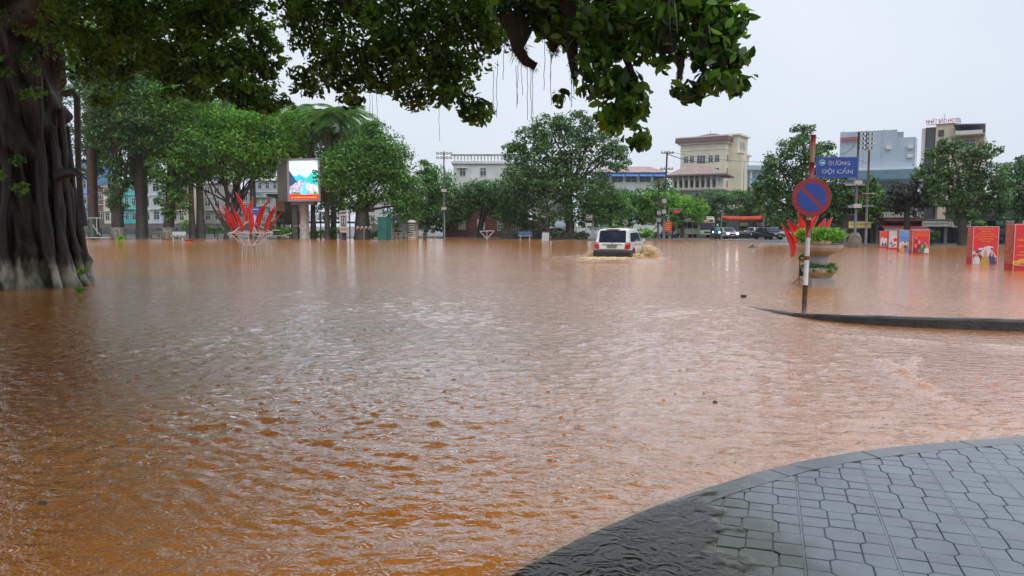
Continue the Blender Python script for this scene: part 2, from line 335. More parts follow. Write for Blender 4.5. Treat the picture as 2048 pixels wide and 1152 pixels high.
# tiles: an eight-sided stone in the middle of each slab, four oblongs and four corners with one corner cut
TA = math.radians(19.0); e1 = np.array([math.cos(TA), -math.sin(TA)]); e2 = np.array([math.sin(TA), math.cos(TA)]); TS = .42
o0 = np.array(gp(1600, 1030, .07)[:2])
a_, b_, ch, j_ = .115, .305, .030, .0034
jx, jy = .0022, .0055                                 # joints across the walking line stay open, the others are nearly closed
def pieces():
    S = TS; q = .006; A, B = a_, b_
    yield [(A+ch,A+jy),(B-ch,A+jy),(B-jx,A+ch),(B-jx,B-ch),(B-ch,B-jy),(A+ch,B-jy),(A+jx,B-ch),(A+jx,A+ch)]
    yield [(A+ch+jx, jy), (B-ch-jx, jy), (B-ch-jx, A-jy), (A+ch+jx, A-jy)]
    yield [(A+ch+jx, B+jy), (B-ch-jx, B+jy), (B-ch-jx, S-jy), (A+ch+jx, S-jy)]
    yield [(q, A+ch+jy), (A-jx, A+ch+jy), (A-jx, B-ch-jy), (q, B-ch-jy)]
    yield [(B+jx, A+ch+jy), (S-q, A+ch+jy), (S-q, B-ch-jy), (B+jx, B-ch-jy)]
    def corner(fx, fy):
        p = [(q, jy), (A+ch-jx, jy), (A+ch-jx, A-jy), (A-jx*2, A+ch-jy), (q, A+ch-jy)]
        p = [((S-x if fx else x), (S-y if fy else y)) for x, y in p]
        return p[::-1] if fx != fy else p
    for fx in (0, 1):
        for fy in (0, 1): yield corner(fx, fy)
def clip(poly):
    c = np.mean(poly, 0); k = int(np.argmin(((KIN - c)**2).sum(1))); out = []
    for k2 in {max(0, k-2), k, min(len(KIN)-1, k+2)}:
        P0 = KIN[k2] + Nn[k2]*.006; N = Nn[k2]; out = []
        for i in range(len(poly)):
            p, q = np.array(poly[i]), np.array(poly[(i+1) % len(poly)]); dp, dq = (p-P0) @ N, (q-P0) @ N
            if dp >= 0: out.append(tuple(p))
            if dp*dq < 0: out.append(tuple(p + (q-p)*dp/(dp-dq)))
        poly = out
        if len(poly) < 3: return []
    return poly
shared = [None]*9; rest = MB(); n_tile = 0
for gx in range(-12, 22):
    for gy in range(-20, 16):
        for pi, pc in enumerate(pieces()):
            wp = [o0 + e1*(gx*TS + x) + e2*(gy*TS + y) for x, y in pc]; c = np.mean(wp, 0)
            k = int(np.argmin(((KIN-c)**2).sum(1)))
            if (c-KIN[k]) @ Nn[k] < -.2 or c[0] > 9.2 or c[1] < -5.6 or c[0] < KIN[0][0]-1.2: continue
            cl = clip([tuple(p) for p in wp])
            if len(cl) < 3: continue
            ar = .5*abs(sum(cl[i][0]*cl[(i+1) % len(cl)][1] - cl[(i+1) % len(cl)][0]*cl[i][1] for i in range(len(cl))))
            if ar < .0012: continue
            px, py = proj((c[0], c[1], .07)); zt = .069 + rs.normal()*.0009
            cen = np.mean(cl, 0)
            def slab(mb2, ring, z0, z1, zb):       # a stone with a worn edge
                n = len(ring); cc = np.mean(ring, 0); inn = [tuple(np.array(p) + (cc-np.array(p))/max(.02, np.hypot(*(cc-np.array(p))))*.0035) for p in ring]
                v_ = [(p[0],p[1],zb) for p in ring] + [(p[0],p[1],z0) for p in ring] + [(p[0],p[1],z1) for p in inn]
                mb2.add(v_, [(i,(i+1)%n,n+(i+1)%n,n+i) for i in range(n)] + [(n+i,n+(i+1)%n,2*n+(i+1)%n,2*n+i) for i in range(n)] + [tuple(range(2*n,3*n))])
            if -10 < px < 2058 and 840 < py < 1165 and n_tile < 330:
                full = len(cl) == len(pc) and abs(ar) > 0 and np.allclose(np.array(sorted(cl)), np.array(sorted(tuple(p) for p in wp)))
                if full and shared[pi] is not None: me = shared[pi]
                else:
                    t = MB(); slab(t, [tuple(np.array(p)-c) for p in cl], -.003, 0, -.012); me = t.mesh('tile', m_tile)
                    if full: shared[pi] = me
                o = obj('tile', me, pav, (c[0], c[1], zt)); o.rotation_euler = (rs.normal()*.006, rs.normal()*.006, 0); n_tile += 1
            else: slab(rest, cl, zt-.004, zt, .05)
for gx in range(-3, 13):                            # the joints between slab rows are filled flush and shine with water
    pts = [o0 + e1*(gx*TS) + e2*v for v in np.arange(-4.0, 6.0, .1)]; seg_ = [p for p in pts if (p-KIN[int(np.argmin(((KIN-p)**2).sum(1)))]) @ Nn[int(np.argmin(((KIN-p)**2).sum(1)))] > .03 and p[0] < 9 and p[1] > -5 and p[0] > KIN[0][0]]
    if len(seg_) > 2: g_ = MB(); a0_, a1_ = seg_[0], seg_[-1]; g_.prismz([tuple(a0_-e1*.0055), tuple(a0_+e1*.0055), tuple(a1_+e1*.0055), tuple(a1_-e1*.0055)], .05, .0672); g_.build('grout_line', m_tile, pav)
r = rest.build('tiles_beyond_view', m_tile, pav); r['kind'] = 'stuff'
# shallow standing water over the low corner
m_pud = bpy.data.materials.new('clear_puddle'); m_pud.use_nodes = True; n, l = m_pud.node_tree.nodes, m_pud.node_tree.links; n.remove(n['Principled BSDF'])
tr = n.new('ShaderNodeBsdfTransparent'); tr.inputs[0].default_value = (.82, .77, .64, 1); gl = n.new('ShaderNodeBsdfGlossy'); gl.inputs['Roughness'].default_value = .03
fr = n.new('ShaderNodeFresnel'); fr.inputs['IOR'].default_value = 1.5; ms = n.new('ShaderNodeMixShader'); geo = n.new('ShaderNodeNewGeometry')
n1 = n.new('ShaderNodeTexNoise'); n1.inputs['Scale'].default_value = 9; n1.inputs['Detail'].default_value = 1.5; n1.inputs['Distortion'].default_value = 2.0
bp = n.new('ShaderNodeBump'); bp.inputs['Distance'].default_value = .010; bp.inputs['Strength'].default_value = .7
l.new(geo.outputs['Position'], n1.inputs['Vector']); l.new(n1.outputs['Fac'], bp.inputs['Height'])
for t_ in (gl, fr): l.new(bp.outputs[0], t_.inputs['Normal'])
# the film thins out to wet stone along a ragged edge
sx_ = n.new('ShaderNodeSeparateXYZ'); l.new(geo.outputs['Position'], sx_.inputs[0]); n5 = n.new('ShaderNodeTexNoise'); n5.inputs['Scale'].default_value = 5; n5.inputs['Detail'].default_value = 6; l.new(geo.outputs['Position'], n5.inputs['Vector'])
m5 = n.new('ShaderNodeMath'); m5.operation = 'MULTIPLY_ADD'; m5.inputs[1].default_value = 1.1; l.new(n5.outputs['Fac'], m5.inputs[0]); l.new(sx_.outputs['X'], m5.inputs[2])
r5 = n.new('ShaderNodeMapRange'); r5.inputs[1].default_value = 1.62; r5.inputs[2].default_value = 1.72; r5.inputs[3].default_value = 1; r5.inputs[4].default_value = 0; l.new(m5.outputs[0], r5.inputs[0])
mm = n.new('ShaderNodeMath'); mm.operation = 'MULTIPLY'; l.new(fr.outputs[0], mm.inputs[0]); l.new(r5.outputs[0], mm.inputs[1])
mc = n.new('ShaderNodeMix'); mc.data_type = 'RGBA'; mc.inputs[6].default_value = (1, 1, 1, 1); mc.inputs[7].default_value = (.80, .76, .62, 1); l.new(r5.outputs[0], mc.inputs[0]); l.new(mc.outputs[2], tr.inputs[0])
l.new(mm.outputs[0], ms.inputs[0]); l.new(tr.outputs[0], ms.inputs[1]); l.new(gl.outputs[0], ms.inputs[2]); l.new(ms.outputs[0], n['Material Output'].inputs['Surface'])
pd = [(860,1230),(985,1155),(1100,1094),(1200,1050),(1300,1010),(1380,986),(1500,952),(1620,930),(1720,960),(1760,1152),(1760,1230),(1600,1400)]
P2 = soften(resample(np.array([list(gp(x, y, .078)[:2]) for x, y in pd + pd[:1]]), .06), 2)
b = MB(); b.add([(p[0], p[1], .078) for p in P2[:-1]], [tuple(range(len(P2)-2, -1, -1))]); tag(b.build('puddle', m_pud), 'thin rippling rainwater over the low corner of the tiled pavement', 'puddle', kind='structure')

# ---------------- kerb of the side street, standing out of the flood
m_wk = M('mossy_kerb', (.04, .038, .034), .3, .5, 4, bump=.8, c2=(.008, .008, .007))
kt = [(1470,604),(1500,610),(1545,619),(1610,631),(1680,640),(1760,646),(1880,652),(2048,658),(2250,664),(2500,672)]
zt = [-.02, .015, .05, .12, .165, .18, .18, .18, .18, .18]
K2 = [gp(x, y+6, 0) for x, y in kt]; R2 = soften(resample(np.array([[p.x, p.y] for p in K2]), .25), 3); s2 = np.linspace(0, 1, len(R2)); zz = np.interp(s2, np.linspace(0, 1, len(zt)), zt)
T2 = np.gradient(R2, axis=0); T2 /= np.hypot(*T2.T)[:, None]; N2 = np.stack([-T2[:, 1], T2[:, 0]], 1); N2 *= np.sign(N2[:, 1])[:, None]
kroot = thing('street_kerb', 'low black mossy kerb of stones curving out of the flood below the no parking sign', 'kerb', (0, 0, 0))
for i in range(0, len(R2)-1, 4):
    j = min(i+4, len(R2)-1); vs_ = []; dz = rs.normal()*.004
    for k in range(i, j+1):
        e_ = 0
        for o_, zf in ((0, None), (.02, -.03), (.05, 0), (.2, 0), (.22, None)):
            q = R2[k] + N2[k]*o_ + T2[k]*e_ + N2[k]*rs.normal()*.006; vs_.append((q[0], q[1], -.4 if zf is None else zz[k]+zf+dz+rs.normal()*.004))
    m_ = 5; fs = [(a*m_+c, a*m_+c+1, (a+1)*m_+c+1, (a+1)*m_+c) for a in range(j-i) for c in range(m_-1)] + [tuple(range(m_)), tuple(range((j-i)*m_+m_-1, (j-i)*m_-1, -1))]
    MB().add(vs_, fs).build('kerb_stone', m_wk, kroot)
b = MB(); c = gp(1487, 594); b.cbox((c.x, c.y, .01), (.11, .12, .09)); tag(b.build('loose_brick', m_wk, bevel=.012), 'lone dark brick poking out of the water beyond the kerb end', 'brick')
# ================================================================ trees
m_leaf_near = leaf_mat('banyan_leaf', (.015, .05, .008), (.15, .36, .035), .5, .3)
m_leaf_a = leaf_mat('park_leaf', (.022, .085, .014), (.17, .42, .055), .3, .45)
m_leaf_b = leaf_mat('street_leaf', (.02, .07, .02), (.13, .30, .075), .25, .45)
m_leaf_c = leaf_mat('bright_leaf', (.04, .16, .014), (.26, .58, .06), .35, .45)
m_leaf_p = leaf_mat('palm_leaf', (.03, .12, .025), (.19, .40, .08), .25, .4)
m_bark = M('wet_bark', (.058, .046, .036), .6, .35, 2.5, bump=.8, c2=(.02, .017, .014), bscale=14)
m_bark_l = M('grey_bark', (.12, .10, .08), .65, .3, 2.5, bump=.6, c2=(.05, .042, .035), bscale=10)
def nrm(a): return a / np.maximum(1e-6, np.linalg.norm(a, axis=-1, keepdims=True))
def leaf_cloud(blobs, size, seed, per=26, flat=.7, up=.8, shape='kite', aspect=.52, cl=(.19, .33)):
    """blobs: (centre, radii, leaf count). Leaves sit in clumps spread through each blob."""
    r = np.random.default_rng(seed); P, Nn_, Tt, S, tone = [], [], [], [], []
    for c, rad, n in blobs:
        n = int(n); c, rad = np.array(c, float), np.array(rad, float); k = max(5, n // per)
        d = nrm(r.normal(size=(k, 3))); cc = c + d * (r.uniform(.25, 1, (k, 1)) ** .5) * rad * .88
        rc = min(rad[0], rad[2]*1.3) * r.uniform(cl[0], cl[1], k) + size * .4; ct = r.normal(size=k)
        i = r.integers(0, k, n); q = nrm(r.normal(size=(n, 3))) * (r.uniform(.15, 1, (n, 1)) ** .5)
        P.append(cc[i] + q * rc[i][:, None] * (1.15, 1.15, flat)); Nn_.append(nrm(q*.8 + (0, 0, up) + r.normal(size=(n, 3))*.55))
        Tt.append(r.normal(size=(n, 3)) + (0, 0, -.35)); S.append(size * r.uniform(.65, 1.3, n)); tone.append(np.clip(.45 + .2*ct[i] + .2*r.normal(size=n), 0, 1))
    P, N, T, S, tone = map(np.concatenate, (P, Nn_, Tt, S, tone))
    T = nrm(T - (T*N).sum(1, keepdims=True)*N); B = np.cross(N, T); S = S[:, None]; w = S*aspect*.5
    if shape == 'kite':
        Vs = np.stack([P - T*S*.5, P + B*w - N*S*.05, P + T*S*.5 - N*S*.1, P - B*w - N*S*.05], 1); Qs = np.array([[0, 1, 2, 3]])
    else:                                   # a leaf folded along its midrib, with a drawn-out tip
        L = [(-.5, 0, 0), (-.2, .8, .05), (.15, .9, .05), (.5, 0, -.14), (.15, -.9, .05), (-.2, -.8, .05), (0, 0, -.03)]
        Vs = np.stack([P + T*S*a + B*w*b + N*S*c for a, b, c in L], 1); Qs = np.array([[0, 1, 2, 6], [6, 2, 3, 3], [0, 6, 4, 5], [6, 3, 4, 4]])
        Qs = np.array([[0, 1, 2, 6], [0, 6, 4, 5], [6, 2, 3, 4]])
    n, m = len(P), Vs.shape[1]
    Q = (Qs[None] + (np.arange(n)*m)[:, None, None]).reshape(-1, 4)
    return Vs.reshape(-1, 3), Q, np.repeat(tone, m), (P, N, T, S[:, 0], tone)
def crown(name, blobs, size, mat, parent, seed, **k):
    V, Q, t, _ = leaf_cloud(blobs, size, seed, **k); o = obj(name, np_mesh(name, V, Q, mat, t), parent); return o
def bend(a, b, sag=.15, n=5, seed=0, wob=.06):
    r = random.Random(seed); a, b = Vector(a), Vector(b); L = (b-a).length
    return [a.lerp(b, i/(n-1)) + Vector((r.uniform(-1, 1)*wob*L, r.uniform(-1, 1)*wob*L, math.sin(math.pi*i/(n-1))*sag*L))*(0 if i in (0, n-1) else 1) for i in range(n)]
GZ = .06
def far_tree(name, label, base, D, blobs, trunk_r=.35, leaf=.42, mat=None, seed=1, dens=1.0, group=None, bark=None, trunk_top=None, stems=None, white=False, z=GZ, cat='tree'):
    """blobs in photo pixels (x, y, rx, ry[, depth offset]) at distance D; base is the pixel column of the foot."""
    X = at(base, 470, D).x; root = thing(name, label, cat, (X, D, z), 0, group); pl = D / F; bl = []
    rr = random.Random(seed)
    for bb in blobs:
        x, y, rx, ry = bb[:4]; dd = bb[4] if len(bb) > 4 else rr.uniform(-.35, .35)*rx*pl; p = at(x, y, D)
        rad = (rx*pl, max(rx, ry)*pl*.8, ry*pl); area = rx*ry*pl*pl; n = dens * 10.5 * area / (leaf*leaf*.26)
        bl.append(((p.x - X, dd, p.z - z), rad, max(60, n)))
    bk = bark or m_bark; top = trunk_top if trunk_top is not None else min(b_[0][2] for b_ in bl)
    main = max(bl, key=lambda b_: b_[2]); t = MB(); c0 = sorted(bl, key=lambda b_: b_[0][2])[0][0]
    tp = Vector((.25*main[0][0], .25*main[0][1], max(1.0, top)))
    hh = tp.z; t.tube([(0, 0, -.3), (0, 0, .25*hh), tp*.6, tp, tp + Vector((main[0][0]*.3, main[0][1]*.3, (main[0][2]-tp.z)*.7))], [trunk_r*1.25, trunk_r*1.03, trunk_r, trunk_r*.85, trunk_r*.35], 10)
    t.build('trunk', bk, root, smooth=True)
    if white:
        w = MB(); w.lathe([(trunk_r*1.30, -.2), (trunk_r*1.24, .35), (trunk_r*1.18, .9), (trunk_r*1.10, 1.45)], 14); w.build('whitewash', M('whitewash', (.34, .32, .27), .8, .5, 4, c2=(.06, .05, .04)), root, smooth=True)
    for i, (c, rad, n) in enumerate(bl):
        if n < 120 and i > 5: continue
        l_ = MB(); l_.tube(bend(tp*rr.uniform(.75, 1.0), Vector(c) + Vector((0, 0, rad[2]*.2)), .08, 5, seed*31+i), [min(.22,trunk_r*.5), min(.17,trunk_r*.4), min(.12,trunk_r*.3), min(.08,trunk_r*.2), .04], 6); l_.build('limb', bk, root, smooth=True)
    crown('crown', bl, leaf, mat or m_leaf_a, root, seed)
    return root

# ---------------- the great banyan whose crown hangs over the flood
BX = at(45, 470, 21.2); BC = Vector((BX.x, 21.2, 0))
ban = thing('banyan_tree', 'massive old banyan with whitewashed root flare standing in the flood, crown overhanging the water', 'tree', BC)
nz, na = 110, 220; zz_ = np.linspace(-.5, 9.5, nz) ; th = np.linspace(0, 2*np.pi, na, endpoint=False); ZZ, AA = np.meshgrid(zz_, th, indexing='ij')
zr = np.interp(zz_, [-.5, 0, .5, 1.0, 1.3, 2.2, 3.2, 4.5, 7, 9.5], [1.72, 1.66, 1.52, 1.48, 1.45, 1.38, 1.25, 1.2, 1.3, 1.9])
R_ = zr[:, None]*np.ones((1, na)); rb = np.random.default_rng(3)
for k in range(34):                                     # fused root columns running down the bole
    t0 = rb.random()*6.283; wd = rb.uniform(.05, .15); am = rb.uniform(.05, .19); ph = rb.random()*6.28; tw = t0 + .12*np.sin(ZZ*.7+ph) + .03*np.sin(ZZ*2.3+ph*2)
    dt = np.angle(np.exp(1j*(AA-tw))); prof = np.exp(-(dt/wd)**2); R_ += am*prof*(1.0 - .35*smooth01(1.5, 5, ZZ)) - am*wd*.5
for k in range(90):
    kz, ka, ph = rb.uniform(.5, 7), rb.integers(2, 26), rb.random()*6.28; R_ += .05/(1+ka*.25)*np.sin(kz*ZZ + ka*AA + ph)
V = np.stack([R_*np.cos(AA), R_*np.sin(AA)*.95, ZZ], -1).reshape(-1, 3); i_ = np.arange((nz-1)*na).reshape(nz-1, na); nx = np.roll(i_, -1, 1)
Q = np.stack([i_, nx, nx+na, i_+na], -1).reshape(-1, 4)
m_ban = bpy.data.materials.new('banyan_bark'); m_ban.use_nodes = True; n, l = m_ban.node_tree.nodes, m_ban.node_tree.links; b = n['Principled BSDF']; b.inputs['Roughness'].default_value = .6
geo = n.new('ShaderNodeNewGeometry'); n1 = n.new('ShaderNodeTexNoise'); n1.inputs['Scale'].default_value = 1.8; n1.inputs['Detail'].default_value = 8
mp = n.new('ShaderNodeMapping'); mp.inputs['Scale'].default_value = (3, 3, .5); n3 = n.new('ShaderNodeTexNoise'); n3.inputs['Scale'].default_value = 3; n3.inputs['Detail'].default_value = 8
l.new(geo.outputs['Position'], n1.inputs['Vector']); l.new(geo.outputs['Position'], mp.inputs['Vector']); l.new(mp.outputs[0], n3.inputs['Vector'])
r1 = n.new('ShaderNodeValToRGB'); e = r1.color_ramp.elements; e[0].position, e[1].position = .35, .7; e[0].color = (.006, .0045, .0035, 1); e[1].color = (.034, .021, .015, 1); l.new(n3.outputs['Fac'], r1.inputs['Fac'])
r2 = n.new('ShaderNodeValToRGB'); e = r2.color_ramp.elements; e[0].position, e[1].position = .40, .68; e[0].color = (.05, .055, .028, 1); e[1].color = (.50, .47, .38, 1); l.new(n1.outputs['Fac'], r2.inputs['Fac'])   # old limewash, flaked and green
sp = n.new('ShaderNodeSeparateXYZ'); l.new(geo.outputs['Position'], sp.inputs[0]); ma = n.new('ShaderNodeMath'); ma.operation = 'MULTIPLY_ADD'; ma.inputs[1].default_value = .8; l.new(n3.outputs['Fac'], ma.inputs[0]); l.new(sp.outputs['Z'], ma.inputs[2])
mr = n.new('ShaderNodeMapRange'); mr.inputs[1].default_value = .98; mr.inputs[2].default_value = 1.25; l.new(ma.outputs[0], mr.inputs[0])
mx_ = n.new('ShaderNodeMix'); mx_.data_type = 'RGBA'; l.new(mr.outputs[0], mx_.inputs[0]); l.new(r2.outputs[0], mx_.inputs[6]); l.new(r1.outputs[0], mx_.inputs[7]); l.new(mx_.outputs[2], b.inputs['Base Color'])
bp = n.new('ShaderNodeBump'); bp.inputs['Strength'].default_value = .9; bp.inputs['Distance'].default_value = .06; l.new(n3.outputs['Fac'], bp.inputs['Height']); l.new(bp.outputs[0], b.inputs['Normal'])
obj('trunk', np_mesh('trunk', V, Q, m_ban, smooth=True), ban)
for i in range(16):                                     # aerial roots clasping the bole
    a = rb.uniform(-2.9, .35); zt_ = rb.uniform(2.5, 7.5); t = MB(); pts = []
    for k in range(9):
        z = zt_ * (1 - k/8) - .1; pts.append((math.cos(a + .06*math.sin(k))*(np.interp(z, zz_, zr)*1.0 + .06), math.sin(a + .06*math.sin(k))*(np.interp(z, zz_, zr)*.95 + .06), z))
    t.tube(pts, [rb.uniform(.05, .12)*(1 + .06*k) for k in range(9)], 7); t.build('aerial_root', m_ban, ban, smooth=True)
def L(x, y, D): p = at(x, y, D) - BC; return p
t = MB(); t.tube([L(128, 188, 20.3), L(146, 184, 20.2), L(154, 196, 20.2), L(155, 250, 20.2), L(157, 330, 20.2), L(161, 400, 20.3), L(168, 450, 20.6)], [.09, .09, .085, .08, .075, .08, .1], 8); t.build('aerial_root', m_bark, ban, smooth=True)
t = MB(); t.tube([L(115, 352, 20.3), L(140, 345, 20.2), L(153, 344, 20.1), L(160, 352, 20.1)], [.16, .12, .13, .07], 8); t.build('limb_stub', m_bark, ban, smooth=True)
limbs = [([(-12.6,20.6,7.2), (-10.5,18,8.2), (-7.5,15,8.2), (-4,12,6.6), (-1.2,9.6,5.3), (.8,8.6,4.75), (2.1,8.2,4.6)], [.75, .6, .48, .36, .26, .18, .09]),
         ([(-14,20.8,7.5), (-12,17,9), (-9,12,9), (-6,7,8)], [.7, .5, .35, .15]), ([(-13.4,21.5,8), (-10,21,9.5), (-6.5,18,8.5), (-3,14,7.6)], [.65, .45, .3, .12]),
         ([(-4,12,6.6), (-2.8,12.2,5.4), (-1.6,12.2,4.4), (-.7,12.1,3.7)], [.22, .14, .08, .03]),
         ([(.8,8.6,4.75), (1.1,8.5,4.1), (1.25,8.4,3.5), (1.5,8.3,2.9)], [.09, .06, .04, .015]), ([(.8,8.6,4.75), (1.7,8.5,4.3), (2.2,8.4,3.8), (2.35,8.3,3.4)], [.07, .05, .03, .012])]
for pts, rad in limbs:
    t = MB(); P = [Vector(p) - BC for p in pts]; PP, RR = [], []
    for i in range(len(P)-1):
        for k in range(4): PP.append(P[i].lerp(P[i+1], k/4) + Vector((rb.normal(), rb.normal(), rb.normal()))*.06*rad[i]*3); RR.append(rad[i] + (rad[i+1]-rad[i])*k/4)
    PP.append(P[-1]); RR.append(rad[-1]); t.tube(PP, RR, 9); t.build('limb', m_bark, ban, smooth=True)
def pb(x, y, D, rx, ry, n): p = at(x, y, D) - BC; s_ = D/F; return ((p.x, p.y, p.z), (rx*s_, max(rx, ry)*s_*1.2, ry*s_), n)
inner = [pb(60,20,19,130,60,500), pb(40,150,18.2,70,70,160), pb(10,330,18,46,80,120), pb(190,40,17,120,80,1500), pb(320,50,16,120,80,1700), pb(430,70,15.5,90,90,1500), pb(250,105,17,110,50,900), pb(470,150,15,80,52,1100),
         pb(520,195,14.6,48,28,380), pb(370,165,16,80,40,620), pb(215,150,17.5,70,50,420), pb(530,110,15,40,60,500), pb(205,215,18,35,30,90), pb(455,20,15,80,40,600), pb(330,-20,16,300,40,1500), pb(80,-30,18,140,40,600)]
mid = [pb(640,60,12.6,58,62,520), pb(690,120,12.4,62,55,560), pb(620,160,12.8,38,28,190), pb(690,185,12.4,34,30,190), pb(760,70,12.2,70,62,700), pb(770,160,12.2,44,36,300), pb(840,110,12,70,75,800), pb(920,80,11.8,76,66,760), pb(985,50,11.5,42,60,420), pb(900,170,11.8,50,45,400),
       pb(955,225,11.6,34,30,240), pb(620,10,12.6,60,30,330), pb(720,5,12.4,70,30,420), pb(850,15,12,90,35,620), pb(960,5,11.7,60,30,300), pb(830,195,11.9,40,22,120), pb(590,20,13,30,26,90), pb(575,205,14,22,14,40)]
outer = [pb(1040,20,9.4,42,40,170), pb(1090,30,9.2,42,42,190), pb(1140,40,8.9,48,55,260), pb(1195,60,8.6,50,70,330), pb(1200,140,8.5,42,60,240), pb(1235,190,8.4,44,46,200), pb(1262,235,8.3,30,34,95), pb(1225,245,8.4,24,26,60), pb(1280,275,8.3,20,20,36), pb(1250,60,8.4,50,60,240),
         pb(1300,30,8.2,60,44,240), pb(1370,30,8.0,60,44,240), pb(1430,40,7.9,46,50,200), pb(1460,100,7.8,30,46,110), pb(1410,110,7.9,48,42,140), pb(1475,165,7.8,24,30,60), pb(1430,175,7.8,40,26,80), pb(1375,180,7.9,26,22,44), pb(1320,110,8.1,36,40,90), pb(1130,195,8.6,16,16,14), pb(1200,-20,8.6,180,26,300), pb(1400,-18,8,90,24,160)]
V, Q, tt_, _ = leaf_cloud([(c_,r_,n_*1.9) for c_,r_,n_ in inner], .125, 5, per=40, shape='leaf', aspect=.5, up=.5); o = obj('inner_crown', np_mesh('inner_crown', V, Q, m_leaf_near, tt_), ban)
V, Q, tt_, _ = leaf_cloud([(c_,r_,n_*1.55) for c_,r_,n_ in mid], .115, 6, per=20, shape='leaf', aspect=.5, up=.35, cl=(.3, .55)); o = obj('middle_crown', np_mesh('middle_crown', V, Q, m_leaf_near, tt_), ban)
V, Q, tt_, dat = leaf_cloud([(c_,r_,n_*1.15) for c_,r_,n_ in outer], .14, 8, per=9, shape='leaf', aspect=.54, up=.2, cl=(.35, .6))
# the leaves that show largest are leaves of their own; the rest of that bough is one mass
P, N, T, S, tone = dat; big = np.argsort(-(S / (np.linalg.norm(P + np.array(BC), axis=1))) + 1e3*(np.array([proj(p + np.array(BC))[1] < -5 for p in P])))[:290]; keep = np.ones(len(P), bool); keep[big] = False
Qk = Q.reshape(len(P), -1, 4)[keep].reshape(-1, 4); used = np.unique(Qk); re = -np.ones(len(V), int); re[used] = np.arange(len(used))
o = obj('outer_bough_foliage', np_mesh('outer_bough_foliage', V[used], re[Qk], m_leaf_near, tt_[used]), ban); o['kind'] = 'stuff'
variants = []
for k in range(5):
    w = .28*(1 + .1*k/4); Lf = [(-.5,0,0),(-.25,w*.8,.04),(0,w,.05),(.25,w*.75,.0),(.5,0,-.13-.02*k),(.25,-w*.75,.0),(0,-w,.05),(-.25,-w*.8,.04),(-.25,0,-.01),(0,0,-.02),(.25,0,-.05)]
    variants.append(np_mesh('leaf', [Vector(p) for p in Lf], [(0,1,8,8)][:0] + [(1,2,9,8),(2,3,10,9),(8,9,6,7),(9,10,5,6),(0,1,8,7),(10,3,4,5)], m_leaf_near, [.15 + .17*k]*11, smooth=True))
for i in big:
    o = bpy.data.objects.new('leaf', variants[min(4, int(tone[i]*5))]); col.objects.link(o); o.parent = ban
    Bv = np.cross(N[i], T[i]); o.matrix_local = Matrix(((T[i][0]*S[i], Bv[0]*S[i], N[i][0]*S[i], P[i][0]), (T[i][1]*S[i], Bv[1]*S[i], N[i][1]*S[i], P[i][1]), (T[i][2]*S[i], Bv[2]*S[i], N[i][2]*S[i], P[i][2]), (0, 0, 0, 1)))
# the roof of the crown, above the picture, that shades and mirrors in the near water
roof = []
for i in range(430):
    Y = rb.uniform(1.0, 19); X = rb.uniform(-16, 2.6) if Y > 3.5 else rb.uniform(-9, 2.0)
    if i % 3 == 0: Y = rb.uniform(4.5, 10); X = Y*math.tan(rb.uniform(-.6, .1))
    az = math.atan2(X, Y)
    if az > .13 and Y > 3: continue
    rr_ = rb.uniform(.8, 1.4); dist = math.hypot(X, Y); z = max(5.0, CAMZ + .33*dist + rr_*.9) + rb.uniform(0, 1.8)
    roof.append(((X-BC.x, Y-BC.y, z), (rr_*1.2, rr_*1.2, rr_*.7), 260))
for i in range(150):
    a = rb.uniform(0, 6.283); q = 11*math.sqrt(rb.random()); X, Y = BC.x + q*math.cos(a), BC.y + q*math.sin(a); rr_ = rb.uniform(1.2, 2.0); z = 12.5 - .045*q*q*.8 + rb.uniform(-1, 1)
    if math.hypot(X, Y) > 0 and z - rr_ < CAMZ + .33*math.hypot(X, Y) and X > BC.x + 1: z = CAMZ + .33*math.hypot(X, Y) + rr_
    roof.append(((X-BC.x, Y-BC.y, z), (rr_*1.2, rr_*1.2, rr_*.7), 260))
for i in range(90):
    Y = rb.uniform(3, 18); X = -Y*math.tan(rb.uniform(.5, 1.0)) - .5; rr_ = rb.uniform(1.0, 1.6); z = max(5.0, CAMZ + .33*math.hypot(X, Y) + rr_*.9) + rb.uniform(0, 1.5)
    if X > -22: roof.append(((X-BC.x, Y-BC.y, z), (rr_*1.2, rr_*1.2, rr_*.7), 240))
V, Q, tt_, _ = leaf_cloud(roof, .24, 9, per=30, up=.7); o = obj('crown_roof', np_mesh('crown_roof', V, Q, m_leaf_near, tt_), ban)
# twigs through the outer boughs
tw = MB()
for c, rad, n_ in outer + mid:
    for k in range(3):
        d = Vector((rb.normal(), rb.normal(), rb.normal())).normalized(); a = Vector(c) + Vector((0, 0, rad[2]*.9)); e_ = Vector(c) + Vector((d.x*rad[0], d.y*rad[1], -abs(d.z)*rad[2]))*.8
        tw.tube(bend(a, e_, .1, 5, int(rb.integers(1e6))), [.014, .011, .009, .006, .003], 5)
o = tw.build('twigs', m_bark, ban); o['kind'] = 'stuff'
# thin hanging rootlets, too fine to part
hr = MB()
for x, y0, y1, D in [(995,120,235,9.6),(988,140,225,9.6),(1032,130,208,9.3),(1036,130,215,9.3),(1042,120,190,9.3),(1055,110,240,9.3),(1060,115,235,9.3),(1064,120,230,9.3),(1090,60,180,9.1),(1100,70,210,9.0),(1104,60,160,9.0),(740,180,235,12.2),(744,190,260,12.2),(752,170,240,12.2),(877,200,282,11.8),(1010,60,160,9.5),(1142,40,215,8.7),(1150,30,190,8.7)]:
    a, c = L(x, y0, D), L(x + rb.uniform(-4, 4), y1, D); hr.tube(bend(a, c, 0, 9, int(rb.integers(1e6)), .012), .0035, 4)
o = hr.build('hanging_rootlets', m_bark, ban); o['kind'] = 'stuff'
